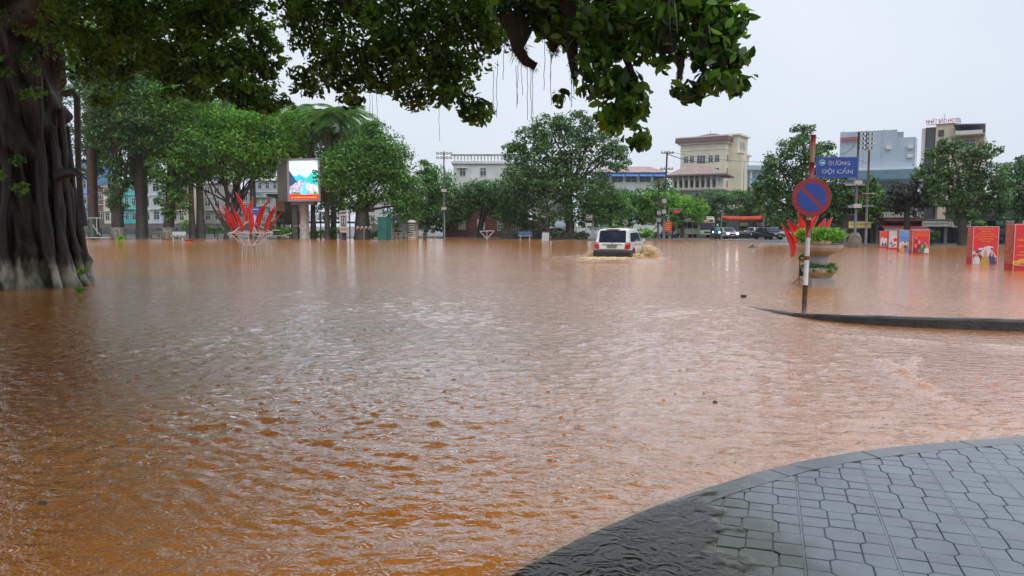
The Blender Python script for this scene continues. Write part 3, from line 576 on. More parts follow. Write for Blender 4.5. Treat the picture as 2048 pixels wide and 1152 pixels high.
# dark cushions of fern roots and mosses that ride on the outer bough, and strap-leaved ferns
m_root = M('fern_root', (.022, .02, .016), .8, .5, 30)
def epiphyte(label, pts, rad, D, seed, straps=0, sl=.5):
    r = np.random.default_rng(seed); c = at(pts[0][0], pts[0][1], D); e = thing('hanging_fern', label, 'fern', c, 0)
    core = MB(); P = [at(x, y, D) - c for x, y in pts]; core.tube(P, [k*D/F for k in rad], 9); fur = MB()
    core.build('root_mass', m_root, e, smooth=True)
    for i in range(420):
        k = r.integers(0, len(P)-1); a = P[k].lerp(P[k+1], r.random()); q = rad[k]*D/F; d = Vector((r.normal(), r.normal(), r.normal()-.4)).normalized(); b0 = a + d*q*.8; tip = b0 + d*q*.7*r.random() + Vector((0, 0, -.05*r.random()))
        s_ = d.cross(Vector((r.normal(), r.normal(), r.normal()))).normalized()*.006; fur.add([b0-s_, b0+s_, tip], [(0, 1, 2)])
    o = fur.build('root_hairs', m_root, e); o['kind'] = 'stuff'
    for i in range(straps):
        a = r.uniform(0, 6.283); n_ = 7; le = sl*r.uniform(.6, 1.1); vs_ = []; w = .02
        for k in range(n_):
            t_ = k/(n_-1); p = Vector((math.cos(a)*le*.75*t_**.8, math.sin(a)*le*.75*t_**.8, le*(.35*t_ - 1.25*t_*t_))); s_ = Vector((-math.sin(a), math.cos(a), 0))*w*(1-t_*.9); vs_ += [p-s_, p+s_]
        me = np_mesh('frond', vs_, [(2*k, 2*k+1, 2*k+3, 2*k+2) for k in range(n_-1)], m_leaf_near, [r.uniform(.1, .7)]*(2*n_)); obj('frond', me, e)
epiphyte('shaggy dark root cushion slung under the banyan bough like a broken stick', [(1022,30),(1040,70),(1036,100),(1052,122),(1072,133)], [26, 24, 12, 10, 7], 9.2, 1, 12, .3)
epiphyte('long black beard of roots hanging straight down from the banyan bough', [(1135,0),(1140,50),(1144,100),(1148,140),(1150,165)], [16, 15, 12, 8, 3], 8.7, 2)
epiphyte('strap-leaved fern with a broad dark root skirt on the banyan bough', [(1335,-8),(1332,30),(1335,70),(1338,105)], [26, 24, 22, 14], 8.0, 3, 26, .62)
epiphyte('dark tufted root cushion beside the strap-leaved fern on the banyan bough', [(1405,40),(1402,80),(1400,110)], [22, 20, 10], 7.9, 4, 8, .35)
epiphyte('thin spiky root tail dangling below the leafy banyan bough', [(1362,112),(1361,135),(1358,158)], [8, 7, 3], 7.95, 5)
epiphyte('mossy dark root lump between the hanging banyan leaves', [(1105,0),(1108,40),(1110,80),(1106,104)], [20, 20, 12, 5], 8.95, 6)
# young leaves at the foot of the banyan
for lab, x, y, w in (('tuft of bright green weeds at the waterline below the banyan root', 150, 583, 18), ('sprig of leaves growing from the whitewashed banyan root', 166, 545, 9)):
    p = at(x, y, 18.75); e = thing('weed_tuft', lab, 'weed', p); crown('foliage', [((0, 0, .02), (w*.0125, .16, .1), 90)], .09, m_leaf_c, e, x)
# ---------------- park trees at the far left
far_tree('park_tree', 'tall park tree with bare reddish trunk just right of the banyan', 188, 96, [(190,110,60,70),(170,170,40,50),(235,120,60,60),(215,60,70,60)], .6, .42, m_leaf_a, 21, bark=M('red_bark', (.10,.06,.045), .6, .3, 2, c2=(.045,.03,.025)), trunk_top=15)
far_tree('park_tree', 'ivy-clad park tree with whitewashed foot behind the green tub', 236, 94, [(235,300,42,60),(235,225,60,70),(238,370,22,50),(235,410,17,30),(200,260,40,50),(280,250,50,60),(255,170,70,50)], .7, .40, m_leaf_b, 22, white=True)
far_tree('park_tree', 'ivy-clad park tree with whitewashed foot beside the white concrete bench', 337, 94, [(335,330,46,55),(335,265,60,60),(337,390,30,40),(365,405,22,22),(340,425,13,25),(320,200,60,50),(380,300,50,50)], .62, .40, m_leaf_a, 23, white=True)
far_tree('park_tree', 'many-stemmed park tree with thin bare limbs behind the flag basket', 452, 98, [(400,300,60,50),(450,270,62,52),(500,290,60,50),(470,330,60,36),(385,350,38,30),(560,290,56,44),(590,260,40,40),(420,235,60,40),(520,235,60,40),(530,340,34,26)], .32, .40, m_leaf_c, 24, trunk_top=1.0, dens=1.1)
far_tree('park_tree', 'dense dark park tree filling the gap left of the screen', 290, 108, [(300,200,70,60),(360,215,60,55),(290,290,40,60),(430,215,70,45),(255,140,60,50),(345,150,70,50),(500,200,60,40)], .45, .45, m_leaf_b, 25)
far_tree('park_tree', 'broad fig with thick low trunk and spreading limbs beside the white notice board', 725, 95, [(720,320,80,50),(770,310,60,46),(690,345,60,46),(760,370,72,46),(810,380,46,44),(700,400,50,30),(735,285,60,30),(790,345,46,40),(815,420,26,26),(745,255,34,20)], .95, .40, m_leaf_a, 26, trunk_top=3.2, dens=1.15)
far_tree('park_tree', 'leafy tree between the fig and the flood-light mast', 850, 112, [(855,350,26,32),(875,370,40,46),(860,410,44,34),(835,440,40,24),(905,420,40,30),(880,450,30,18),(848,330,16,14)], .3, .42, m_leaf_a, 27)
far_tree('street_tree', 'dark spreading tree in front of the white balustraded house', 960, 104, [(930,392,48,34),(975,388,50,34),(910,420,36,30),(960,400,60,32),(1000,400,50,44),(1030,420,36,36)], .38, .42, m_leaf_b, 28, trunk_top=5)
far_tree('street_tree', 'tallest street tree with tiered crown behind the white four-wheel drive', 1140, 92, [(1100,250,50,26),(1140,245,55,28),(1060,280,52,30),(1125,290,70,34),(1195,280,56,34),(1035,310,34,24),(1090,330,66,34),(1165,335,70,34),(1225,320,36,30),(1040,350,46,30),(1110,370,60,34),(1180,380,56,36),(1060,390,46,36),(1140,420,46,30),(1180,430,36,30),(1230,300,26,20),(1095,425,16,30),(1030,295,26,14)], .5, .40, m_leaf_b, 29, trunk_top=6, dens=.95)
far_tree('street_tree', 'slim leaning tree with leafy stem behind the clipped hedge', 1095, 90, [(1095,400,20,30),(1098,435,12,20),(1085,370,30,20)], .28, .36, m_leaf_b, 30)
far_tree('street_tree', 'leafy tree over the café sign', 1205, 96, [(1200,405,40,26),(1225,400,36,24),(1195,435,32,20),(1240,420,36,28)], .25, .40, m_leaf_a, 31)
far_tree('street_tree', 'light green street tree right of the café sign', 1255, 104, [(1260,400,44,22),(1300,396,40,22),(1275,424,44,24),(1315,410,34,24),(1255,440,34,18)], .25, .42, m_leaf_a, 32)
far_tree('street_tree', 'spreading street tree behind the utility pole', 1345, 112, [(1322,378,30,18),(1345,402,46,20),(1390,410,40,18),(1370,428,44,20),(1320,430,34,24)], .35, .42, m_leaf_a, 33, trunk_top=4.5)
far_tree('street_tree', 'street tree arching over the waiting bus', 1430, 122, [(1415,400,46,22),(1460,395,46,20),(1440,420,50,16),(1400,420,30,22)], .3, .42, m_leaf_b, 34, trunk_top=6)
far_tree('street_tree', 'street tree arching over the red banner', 1500, 124, [(1490,395,44,16),(1530,400,36,18),(1510,418,44,14),(1545,425,26,20)], .3, .42, m_leaf_a, 35, trunk_top=6.5)
far_tree('street_tree', 'far dark tree closing the end of the street', 1475, 150, [(1440,430,50,22),(1500,430,50,22),(1475,450,80,16),(1545,440,40,26),(1400,450,30,20)], .4, .6, m_leaf_b, 36, dens=1.2)
far_tree('street_tree', 'big rounded street tree behind the no parking sign', 1605, 72, [(1605,262,26,18),(1600,300,56,30),(1560,320,36,28),(1645,310,36,30),(1570,360,56,40),(1630,355,54,40),(1545,400,34,34),(1600,410,60,36),(1660,390,34,36),(1580,440,50,24),(1640,435,44,26),(1675,345,20,26),(1535,360,26,28),(1685,395,24,30),(1520,385,22,28),(1672,420,30,26)], .42, .34, m_leaf_b, 37, trunk_top=2.6)
far_tree('street_tree', 'slender light tree between the lamp mast and the red awning', 1745, 71, [(1745,385,26,20),(1735,410,28,24),(1760,405,22,20),(1750,435,22,16),(1745,362,14,10)], .18, .30, m_leaf_a, 38, z=.06)
far_tree('street_tree', 'dark low tree above the red shop awning', 1815, 66, [(1800,385,32,30),(1835,380,30,32),(1780,400,24,22),(1815,415,36,20),(1850,400,20,24)], .25, .30, leaf_mat('dull_leaf', (.018,.028,.018), (.05,.075,.04), .2, .5), 39)
far_tree('street_tree', 'tall tree in front of the hotel with layered dark crown', 1925, 63, [(1905,285,26,16),(1890,310,46,24),(1940,305,46,24),(1975,300,26,16),(1870,345,36,26),(1920,350,56,30),(1975,350,40,34),(1895,390,50,26),(1950,400,50,30),(1880,370,30,20),(1990,395,30,34),(1930,430,40,18),(1985,420,26,20)], .32, .30, m_leaf_b, 40, trunk_top=3.2)
far_tree('street_tree', 'dark tree right of the hotel at the edge of the shops', 2030, 66, [(2025,340,30,24),(2060,330,40,30),(2030,380,40,30),(2080,380,50,40),(2035,415,36,24),(2090,430,50,24),(2010,365,20,20)], .32, .32, m_leaf_b, 41, trunk_top=3)
far_tree('street_tree', 'young leafy shrub-tree in front of the hotel sign', 1958, 62, [(1958,450,16,10),(1952,445,10,8)], .08, .26, m_leaf_a, 42)
far_tree('bush', 'round bright green bush on the far kerb right of the four-wheel drive', 1290, 90, [(1290,463,18,11),(1284,470,14,7),(1298,468,13,8)], .08, .26, m_leaf_c, 43, cat='bush')
far_tree('bush', 'leafy bush growing under the dark tree in front of the hotel doors', 1865, 64, [(1868,470,12,14),(1862,480,9,9)], .06, .24, m_leaf_a, 44, cat='bush')
far_tree('park_tree', 'leafy park tree whose crown meets the banyan boughs above the turquoise house', 284, 104, [(200,280,46,50),(250,250,60,60),(300,250,60,60),(230,200,70,50),(310,330,34,40),(190,330,30,40),(290,180,70,50),(370,250,60,50)], .4, .42, m_leaf_a, 45, trunk_top=7)
far_tree('park_tree', 'bright green park tree above the flag basket', 470, 106, [(420,260,60,46),(480,250,66,46),(540,250,60,46),(590,285,40,40),(450,310,56,40),(510,320,50,36),(560,320,46,36),(395,320,46,40),(600,240,36,30),(370,330,40,40),(430,350,36,26),(355,370,26,30)], .3, .42, m_leaf_c, 46, trunk_top=5)
far_tree('park_tree', 'dark green tree filling the gap behind the palms', 665, 110, [(640,300,46,50),(680,290,50,56),(720,280,46,40),(650,360,40,46),(700,350,46,46),(625,340,26,40),(660,420,30,30)], .35, .44, m_leaf_b, 47, trunk_top=4)
far_tree('street_tree', 'leafy tree closing the view left of the brick restaurant', 822, 118, [(800,420,40,26),(840,400,40,36),(860,430,40,24),(820,445,50,18),(900,440,36,20),(880,390,30,30)], .3, .44, m_leaf_a, 48, trunk_top=3)
far_tree('street_tree', 'dark tree against the annexe wall behind the tall street tree', 1050, 100, [(1050,400,40,40),(1030,370,36,30),(1060,440,30,20),(1020,430,36,26),(1075,360,40,30)], .3, .42, m_leaf_b, 49, trunk_top=3)
far_tree('street_tree', 'green tree beside the blue-awning block', 1222, 110, [(1195,388,36,24),(1235,392,34,20),(1245,405,40,22),(1210,420,40,26),(1280,410,40,20)], .3, .44, m_leaf_b, 51, trunk_top=4)
far_tree('street_tree', 'leafy tree between the utility poles and the bus', 1365, 104, [(1360,410,36,24),(1385,420,30,22),(1345,435,30,18),(1330,405,28,20),(1300,430,36,22),(1285,405,32,18),(1395,438,20,14)], .25, .42, m_leaf_c, 52, trunk_top=3.4)
far_tree('street_tree', 'shady tree between the rounded tree and the brown shophouse', 1665, 78, [(1660,430,34,26),(1675,400,28,26),(1650,455,30,16),(1690,440,20,24)], .25, .36, m_leaf_b, 53, trunk_top=1.5)
far_tree('park_tree', 'spreading park tree on the riverside left of the banyan', 60, 99, [(40,250,80,60),(110,280,50,60),(-30,280,60,60),(60,190,80,60),(0,350,50,50),(95,350,40,50)], .5, .44, m_leaf_a, 54, trunk_top=4)
far_tree('park_tree', 'park tree at the river railing well beyond the banyan', -120, 101, [(-130,260,80,60),(-70,300,60,60),(-200,290,70,60),(-120,190,90,60),(-160,360,60,50),(-80,370,50,40)], .5, .48, m_leaf_b, 55, trunk_top=4)
far_tree('park_tree', 'outermost park tree along the river railing', -340, 100, [(-340,270,100,60),(-270,310,70,60),(-420,300,90,60),(-330,200,100,60),(-370,370,80,50)], .5, .55, m_leaf_a, 56, trunk_top=4)
# ---------------- palms
def frond_mesh(length, seed, mat, droop=.9):
    r = np.random.default_rng(seed); V, Q, tn = [], [], []; n = 30
    for k in range(n):
        t = (k + .5) / n; x = length*t*(1-.12*t); z = length*(.42*t - droop*t*t*.75); ll = length*.32*math.sin(math.pi*min(1, .12 + t*.9))**.6 + .1
        for s_ in (-1, 1):
            a = Vector((x, 0, z)); e = a + Vector((ll*.45, s_*ll*.75, -ll*(.45 + .3*r.random()))); w = Vector((.055, 0, .02)); o = len(V)
            V += [a - w, a + w, e]; Q += [(o, o+1, o+2)]; tn += [r.uniform(.2, .8)]*3
    for k in range(8):
        t0, t1 = k/8, (k+1)/8; P = [Vector((length*t*(1-.12*t), 0, length*(.42*t - droop*t*t*.75))) for t in (t0, t1)]; o = len(V)
        V += [P[0]+Vector((0,.03,0)), P[0]-Vector((0,.03,0)), P[1]-Vector((0,.03,0)), P[1]+Vector((0,.03,0))]; Q += [(o, o+1, o+2), (o, o+2, o+3)]; tn += [.5]*4
    me = bpy.data.meshes.new('frond'); me.from_pydata([tuple(v) for v in V], [], Q); me.update(); me.materials.append(mat)
    a = me.attributes.new('tone', 'FLOAT', 'POINT'); a.data.foreach_set('value', tn); return me
m_ptrunk = M('palm_trunk', (.11, .10, .085), .7, .3, 2, bump=.4, c2=(.05, .045, .04))
FM = [frond_mesh(3.6, 1, m_leaf_p, 1.15), frond_mesh(3.9, 2, m_leaf_p, 1.5), frond_mesh(3.3, 3, m_leaf_p, .9)]
def palm(label, x, ytop, D, r=.28, n=16, scale=1.0, seed=0, lean=0):
    rr = random.Random(seed); p = at(x, 470, D); zt_ = at(x, ytop, D).z; e = thing('palm_tree', label, 'palm', (p.x, D, GZ), 0, 'royal palms in the riverside park')
    t = MB(); t.tube([(0,0,-.3),(0,0,.5),(lean*.2,0,zt_*.3),(lean*.5,0,zt_*.6),(lean,0,zt_)], [r*1.6, r*1.45, r*1.05, r*.95, r*.7], 10); t.build('trunk', m_ptrunk, e, smooth=True)
    s_ = MB(); s_.tube([(lean,0,zt_-.1),(lean,0,zt_+1.1)], [r*.75, r*.35], 8); s_.build('crownshaft', m_leaf_p, e, smooth=True)
    for k in range(n):
        o = obj('frond', FM[k % 3], e, (lean, 0, zt_ + .9)); a = k*2.4 + rr.uniform(-.3, .3); o.rotation_euler = (rr.uniform(-.2, .2), -rr.uniform(-.35, .75), a); o.scale = (scale*rr.uniform(.85, 1.1),)*3
palm('palm with a stout smooth trunk and swollen foot between the two ivy-clad trees', 284, 190, 97, .52, 14, 1.0, 1)
palm('slim palm just right of the concrete bench', 385, 230, 97, .30, 12, .9, 2)
palm('palm with the thicker trunk of the pair right of the bench', 402, 220, 98, .40, 12, .9, 3)
palm('palm rising behind the blue advertising board', 508, 250, 99, .36, 12, .9, 4)
palm('palm trunk behind the screen pole on its right', 627, 262, 100, .28, 14, 1.0, 5)
palm('palm between the screen and the white notice board', 655, 250, 98, .26, 20, 1.2, 6)
palm('tall palm with drooping fronds behind the white notice board', 686, 248, 97, .30, 22, 1.3, 7)
palm('palm with fronds hanging low behind the screen right edge', 668, 285, 101, .26, 20, 1.2, 9)
palm('palm with crown showing above the big screen', 612, 238, 106, .25, 18, 1.1, 8)
# fronds of a low garden palm by the café
e = thing('garden_palm', 'small low palm with arching pale fronds behind the café sign', 'palm', tuple(at(1222, 470, 91).to_2d()) + (GZ,)); t = MB(); t.tube([(0,0,-.2),(0,0,1.2)], [.14,.1], 8); t.build('trunk', m_ptrunk, e, smooth=True)
for k in range(9): o = obj('frond', FM[0], e, (0,0,1.15)); o.rotation_euler = (0, -.6, k*.7); o.scale = (.55,)*3
# hedge in front of the brick restaurant
for lab, x0, x1, y0, D in (('clipped dark hedge along the brick restaurant front', 1000, 1085, 456, 94), ('clipped hedge between the hoarding and the café sign', 1100, 1178, 462, 91)):
    a, b_ = at(x0, 470, D), at(x1, 470, D); zt_ = at(x0, y0, D).z; e = thing('hedge', lab, 'hedge', ((a.x+b_.x)/2, D, GZ)); w = b_.x-a.x
    bl = [((-w/2 + w*(k+.5)/10, 0, zt_*.5), (w/16, .6, zt_*.5), 150) for k in range(10)]; c_ = MB(); c_.box(-w/2+.2, w/2-.2, -.3, .3, -.1, zt_*.75); c_.build('stems', m_bark, e); crown('foliage', bl, .28, m_leaf_b, e, x0, per=20)
# ================================================================ buildings
m_pane = M('window_glass', (.05, .065, .08), .08, .3, .7, spec=.6)
m_wf = M('white_frame', (.62, .62, .60), .5, .1, 3)
m_df = M('dark_frame', (.06, .05, .045), .5, .2, 3)
m_dark = M('dark_opening', (.02, .02, .022), .7, .3, 1)
WC = {}
def window(parent, x, z, w, h, y=0.0, frame=None, pane=None, bars=1, cross=True, name='window'):
    """a framed window on a wall whose outer face is at local y (facing -y)."""
    frame, pane = frame or m_wf, pane or m_pane; k = (round(w, 2), round(h, 2), frame.name, pane.name, bars, cross)
    if k not in WC:
        f = min(.09, w*.08); b = MB(); b.box(-w/2, -w/2+f, -.05, .04, 0, h); b.box(w/2-f, w/2, -.05, .04, 0, h); b.box(-w/2+f, w/2-f, -.05, .04, h-f, h); b.box(-w/2+f, w/2-f, -.05, .04, 0, f)
        for i in range(bars): xx = -w/2 + w*(i+1)/(bars+1); b.box(xx-f*.4, xx+f*.4, -.04, .03, f, h-f)
        if cross: b.box(-w/2+f, w/2-f, -.045, .035, h*.66, h*.66+f*.8)
        p = MB(); p.box(-w/2+f*.5, w/2-f*.5, -.012, .02, f*.5, h-f*.5); WC[k] = (b.mesh('window', frame), p.mesh('pane', pane))
    o = obj(name, WC[k][0], parent, (x, y, z)); obj('pane', WC[k][1], o); return o
def part(name, mat, parent, *boxes, bevel=0):
    b = MB()
    for q in boxes: b.box(*q)
    return b.build(name, mat, parent, bevel=bevel)
def hip(name, mat, parent, x0, x1, y0, y1, z0, z1, ins=.35, over=.5):
    x0 -= over; x1 += over; y0 -= over; y1 += over; i = min(x1-x0, y1-y0)*ins
    b = MB(); b.add([(x0,y0,z0),(x1,y0,z0),(x1,y1,z0),(x0,y1,z0),(x0+i,y0+i,z1),(x1-i,y0+i,z1),(x1-i,y1-i,z1),(x0+i,y1-i,z1)], [(3,2,1,0),(0,1,5,4),(1,2,6,5),(2,3,7,6),(3,0,4,7),(4,5,6,7)])
    return b.build(name, mat, parent)
def site(name, label, x0, x1, D, rz=0.0, cat='house'):
    a, b = at(x0, 470, D), at(x1, 470, D); e = thing(name, label, cat, ((a.x+b.x)/2, D, GZ), rz); return e, (b.x-a.x)
def zof(y, D): return at(1024, y, D).z - GZ

# ---------------- narrow houses across the river, far left
def tube_house(label, x0, x1, ytop, D, c, rows, cols, accents=None, roofc=None, ww=.9, wh=1.5, grey_base=True, dep=9, ybot=447):
    e, w = site('tube_house', label, x0, x1, D); zt_ = zof(ytop, D); zb = zof(ybot, D) if grey_base else 0
    wall = M('wall_%s' % label[:24], c, .7, .14, .5, bump=.1); part('wall', wall, e, (-w/2, w/2, 0, dep, zb, zt_))
    if grey_base: part('ground_storey', M('stained_concrete', (.22, .22, .21), .8, .4, .5, c2=(.10, .10, .10)), e, (-w/2+.02, w/2-.02, .1, dep-.1, -.1, zb))
    part('roof_slab', roofc or wall, e, (-w/2-.15, w/2+.15, -.5, dep+.1, zt_, zt_+.18))
    fh = (zt_-zb)/rows
    for r in range(rows):
        if r: part('floor_band', M('band_white', (.6, .6, .58), .6, .12, 1), e, (-w/2-.05, w/2+.05, -.18, 0, zb+r*fh-.07, zb+r*fh+.07))
        for k in range(cols): window(e, -w/2 + w*(k+.5)/cols, zb + r*fh + fh*.25, min(ww, w/cols*.7), min(wh, fh*.6), -.02)
        if accents and r in accents:
            b = MB(); b.box(-w*.3, w*.3, -.8, 0, zb+r*fh-.03, zb+r*fh+.06)
            for k in range(9): xx = -w*.3 + w*.6*k/8; b.box(xx-.02, xx+.02, -.79, -.75, zb+r*fh+.06, zb+r*fh+.85)
            b.box(-w*.3, w*.3, -.8, -.74, zb+r*fh+.85, zb+r*fh+.92); b.build('balcony', m_wf, e)
    return e
DL = 150
tube_house('bright blue narrow house across the river beside the banyan', 160, 182, 322, DL, (.16, .38, .72), 4, 1, (1, 3), ww=1.3)
tube_house('narrow house with brown upper storey and cream ground walls across the river', 196, 210, 372, DL, (.20, .13, .12), 2, 1, ww=.9)
tube_house('pale cream narrow house across the river left of the ivy-clad tree', 210, 224, 374, DL, (.72, .66, .48), 3, 1, (1,))
tube_house('turquoise narrow house with white windows across the river', 249, 277, 360, DL, (.07, .52, .53), 3, 2, (1,), ww=.8)
tube_house('white narrow house with tall dark windows right of the turquoise house', 288, 304, 366, DL, (.68, .66, .60), 3, 1, (2,), ww=1.1, wh=2.0)
tube_house('pale blue narrow house with a tiled parapet across the river', 304, 326, 362, DL, (.55, .63, .72), 3, 1, (1,), ww=1.2, wh=2.0)
tube_house('cream narrow house behind the concrete bench across the river', 344, 372, 372, DL, (.60, .54, .40), 3, 2, (1,))
tube_house('grey unplastered house with a pink roof across the river', 408, 446, 368, DL+10, (.34, .34, .34), 3, 2, (1,), roofc=M('pink_roof', (.45, .2, .19), .7, .2, 1), ww=1.2)
tube_house('grey hillside house with white windows behind the flag basket', 446, 500, 385, DL+16, (.30, .31, .31), 3, 4, (1,))
tube_house('weathered grey house between the palm trunk and the yellow hut', 512, 545, 395, DL+4, (.36, .36, .35), 3, 3, (2,))
tube_house('stepped grey house high on the far river bank', 500, 560, 362, DL+34, (.38, .40, .42), 4, 4)
tube_house('pale house seen under the fig tree limbs', 728, 752, 395, DL, (.55, .53, .47), 3, 2)
b, w = site('tin_shed', 'large grey sheet-metal roof beyond the green booth', 752, 815, 135); m_tin = M('grey_sheet_metal', (.28, .32, .33), .45, .2, .7)
bb = MB(); bb.prismx([(0, zof(448,135)), (9, zof(418,135)), (9, zof(420,135)), (0, zof(450,135))], -w/2, w/2); bb.build('roof', m_tin, b); part('wall', M('shed_wall', (.25,.25,.24), .7, .3, .5), b, (-w/2+.3, w/2-.3, .5, 8.6, -.1, zof(449.5,135)))
for k in range(14): part('roof_rib', m_tin, b, (-w/2+w*(k+.5)/14-.03, -w/2+w*(k+.5)/14+.03, -.02, .03, zof(449,135), zof(448,135)+.04))

# ---------------- yellow riverside hut and timber deck
D = 104; e, w = site('riverside_hut', 'ochre riverside hut with flat dark roof left of the big screen', 549, 590, D, 0, 'hut')
m_och = M('ochre_plaster', (.62, .42, .18), .75, .2, .6); m_wood = M('dark_timber', (.045, .04, .036), .6, .3, 2)
part('wall', m_och, e, (-w/2+.3, w/2-.2, 0, 4, 1.8, zof(394, D))); part('roof', M('dark_roof', (.05,.052,.055), .5, .2, 1), e, (-w/2-.6, w/2+.2, -.8, 4.5, zof(394, D), zof(390, D)+.1))
part('door', M('brown_door', (.12,.06,.035), .5, .3, 2), e, (.15, 1.1, -.05, .0, 1.85, zof(400, D))); window(e, -.6, 2.6, .8, 1.1, -.02, m_df)
part('stilt', m_wood, e, (-w/2+.4, -w/2+.7, .2, .5, -.2, 1.8)); part('stilt', m_wood, e, (w/2-.6, w/2-.3, .2, .5, -.2, 1.8))
D = 103; e, w = site('timber_deck', 'dark timber deck with square-latticed railing behind the screen pole', 540, 700, D, 0, 'deck'); zd = zof(443, D); zr_ = zof(425, D)
part('deck_floor', m_wood, e, (-w/2, w/2, 0, 3.5, zd-.25, zd))
for k in range(12): x = -w/2 + w*k/11; part('post', m_wood, e, (x-.07, x+.07, -.08, .06, -.2, zr_ + .02))
part('handrail', m_wood, e, (-w/2, w/2, -.1, -.0, zr_+.02, zr_+.12)); part('middle_rail', m_wood, e, (-w/2, w/2, -.05, .0, (zd+zr_)/2-.04, (zd+zr_)/2+.04))
for k in range(33): x = -w/2 + w*(k+.5)/33; part('baluster', m_wood, e, (x-.03, x+.03, -.06, -.01, zd, zr_+.02))
e = thing('timber_stair', 'dark timber stair descending beside the fig tree', 'stair', tuple(at(738, 470, 102).to_2d()) + (GZ,))
for k in range(9): part('tread', m_wood, e, (k*.32-.2, k*.32+.12, 0, 1.2, 2.2-k*.24-.06, 2.2-k*.24))
for y in (0, 1.2): bb = MB(); bb.bar((-.2, y, 3.1), (2.8, y, .9), .07); bb.bar((-.2, y, 2.6), (2.8, y, .4), .05); bb.build('handrail', m_wood, e)
for k in range(5): bb = MB(); bb.bar((k*.7-.1, 0, -.1), (k*.7-.1, 0, 3.05-k*.51), .07); bb.build('post', m_wood, e)
D = 98.5; e, w = site('stone_pillar', 'rough dark stone pillar just left of the screen pole', 586, 597, D, 0, 'pillar'); m_st = M('dark_stone', (.12,.11,.10), .7, .4, 3, bump=.8, c2=(.05,.047,.045))
for k in range(14): part('stone', m_st, e, (-w/2+rs.uniform(0,.05), w/2-rs.uniform(0,.05), -w/2+rs.uniform(0,.05), w/2, k*.35-.1, k*.35+.23))

# ---------------- riverside fence
def fence(label, x0, x1, D, h, mat, step=.22, name='railing', y_feet=None):
    e, w = site(name, label, x0, x1, D, 0, 'fence'); n = int(w/2.4)
    for z in (h, .25): part('rail', mat, e, (-w/2, w/2, -.03, .03, z-.05, z))
    for k in range(n+1): x = -w/2 + w*k/n; part('post', mat, e, (x-.06, x+.06, -.065, .065, -.1, h+.1))
    bb = MB()
    k = 0
    while k*step < w: x = -w/2 + k*step; bb.box(x-.018, x+.018, -.018, .018, .25, h-.05); k += 1
    o = bb.build('pickets', mat, e); o['kind'] = 'stuff'; return e
m_fen = M('dark_iron', (.045, .05, .048), .45, .3, 2)
fence('dark iron picket railing along the river behind the left park trees', 165, 430, 103, 1.25, m_fen)
fence('dark iron picket railing between the flag basket and the deck', 430, 560, 104, 1.2, m_fen)

# ---------------- brick restaurant with white balustraded house above
D = 112; e, w = site('brick_restaurant', 'dark red brick restaurant with small white-framed windows behind the hedge', 886, 1056, D, 0, 'restaurant'); zb = zof(417, D)
m_brick = bpy.data.materials.new('red_brick'); m_brick.use_nodes = True; n, l = m_brick.node_tree.nodes, m_brick.node_tree.links; bk = n.new('ShaderNodeTexBrick'); bk.inputs['Scale'].default_value = 3.2
bk.inputs['Color1'].default_value = (.17,.045,.04,1); bk.inputs['Color2'].default_value = (.12,.035,.033,1); bk.inputs['Mortar'].default_value = (.12,.09,.085,1); tcn = n.new('ShaderNodeTexCoord'); mp = n.new('ShaderNodeMapping'); mp.inputs['Rotation'].default_value = (math.pi/2,0,0)
l.new(tcn.outputs['Object'], mp.inputs['Vector']); l.new(mp.outputs[0], bk.inputs['Vector']); l.new(bk.outputs[0], n['Principled BSDF'].inputs['Base Color']); n['Principled BSDF'].inputs['Roughness'].default_value = .75
part('wall', m_brick, e, (-w/2, w/2, 0, 8, -.1, zb)); part('parapet', M('cream_trim', (.42,.38,.30), .7, .2, 1), e, (-w/2-.1, w/2+.1, -.12, 8.1, zb, zb+.3))
def X_(x): return at(x, 470, D).x - e.location.x
for x in (924, 962): window(e, X_(x), 1.1, 1.1, 1.5, -.02, m_wf, M('pale_blind', (.42,.44,.40), .5, .1, 1))
for x in (1000, 1032): window(e, X_(x), .9, .75, 1.5, -.02)
part('shop_sign', M('brown_board', (.30,.22,.15), .6, .3, 2), e, (X_(984), X_(1040), -.2, -.05, zof(433,D), zof(424,D)))
part('air_conditioner', m_wf, e, (X_(919), X_(927), -.45, -.02, zof(434,D), zof(428,D)))
D = 114; e, w = site('white_house', 'white two-storey house with a pale stone balustrade on its roof', 907, 1052, D, 0); zt_ = zof(327, D); m_wh = M('white_plaster', (.66,.67,.66), .7, .12, .5, bump=.1); m_cr = M('cream_plaster', (.55,.49,.38), .7, .2, .6)
part('wall', m_wh, e, (-w/2, w/2, .6, 8.5, zof(380,D), zt_)); part('lower_wall', m_cr, e, (-w/2+.1, w/2-.1, .7, 8.4, 3.0, zof(380,D)))
part('cornice', m_wh, e, (-w/2-.3, w/2+.3, .25, 8.8, zt_, zt_+.35)); zc = zof(311, D)
part('coping', M('grey_coping', (.3,.3,.29), .7, .2, 1), e, (-w/2-.3, w/2+.3, .2, .75, zc, zc+.22))
bal = MB(); bal.lathe([(.09,0),(.12,.06),(.06,.2),(.13,.45),(.06,.75),(.10,zc-zt_-.37),(.10,zc-zt_-.35)], 8); bme = bal.mesh('baluster', m_wh, True)
for k in range(22): obj('baluster', bme, e, (-w/2+.2 + (w-.4)*k/21, .48, zt_+.35))
for x, y0, y1 in ((918,342,336),): part('window_hood', m_wh, e, (-w/2+.6, -w/2+2.1, .2, .6, zof(336,D), zof(334,D)))
for x in (-w/2+1.4, -w/2+4.5, -w/2+8): window(e, x, zof(352,D), 1.0, 1.3, .58)
window(e, X_(964)-0, zof(410,D), .75, 1.5, .68); window(e, X_(1000), zof(410,D), .75, 1.5, .68)
D = 106; e, w = site('white_annexe', 'white rendered annexe with a hanging vertical signboard behind the tall tree', 1058, 1140, D, 0, 'house')
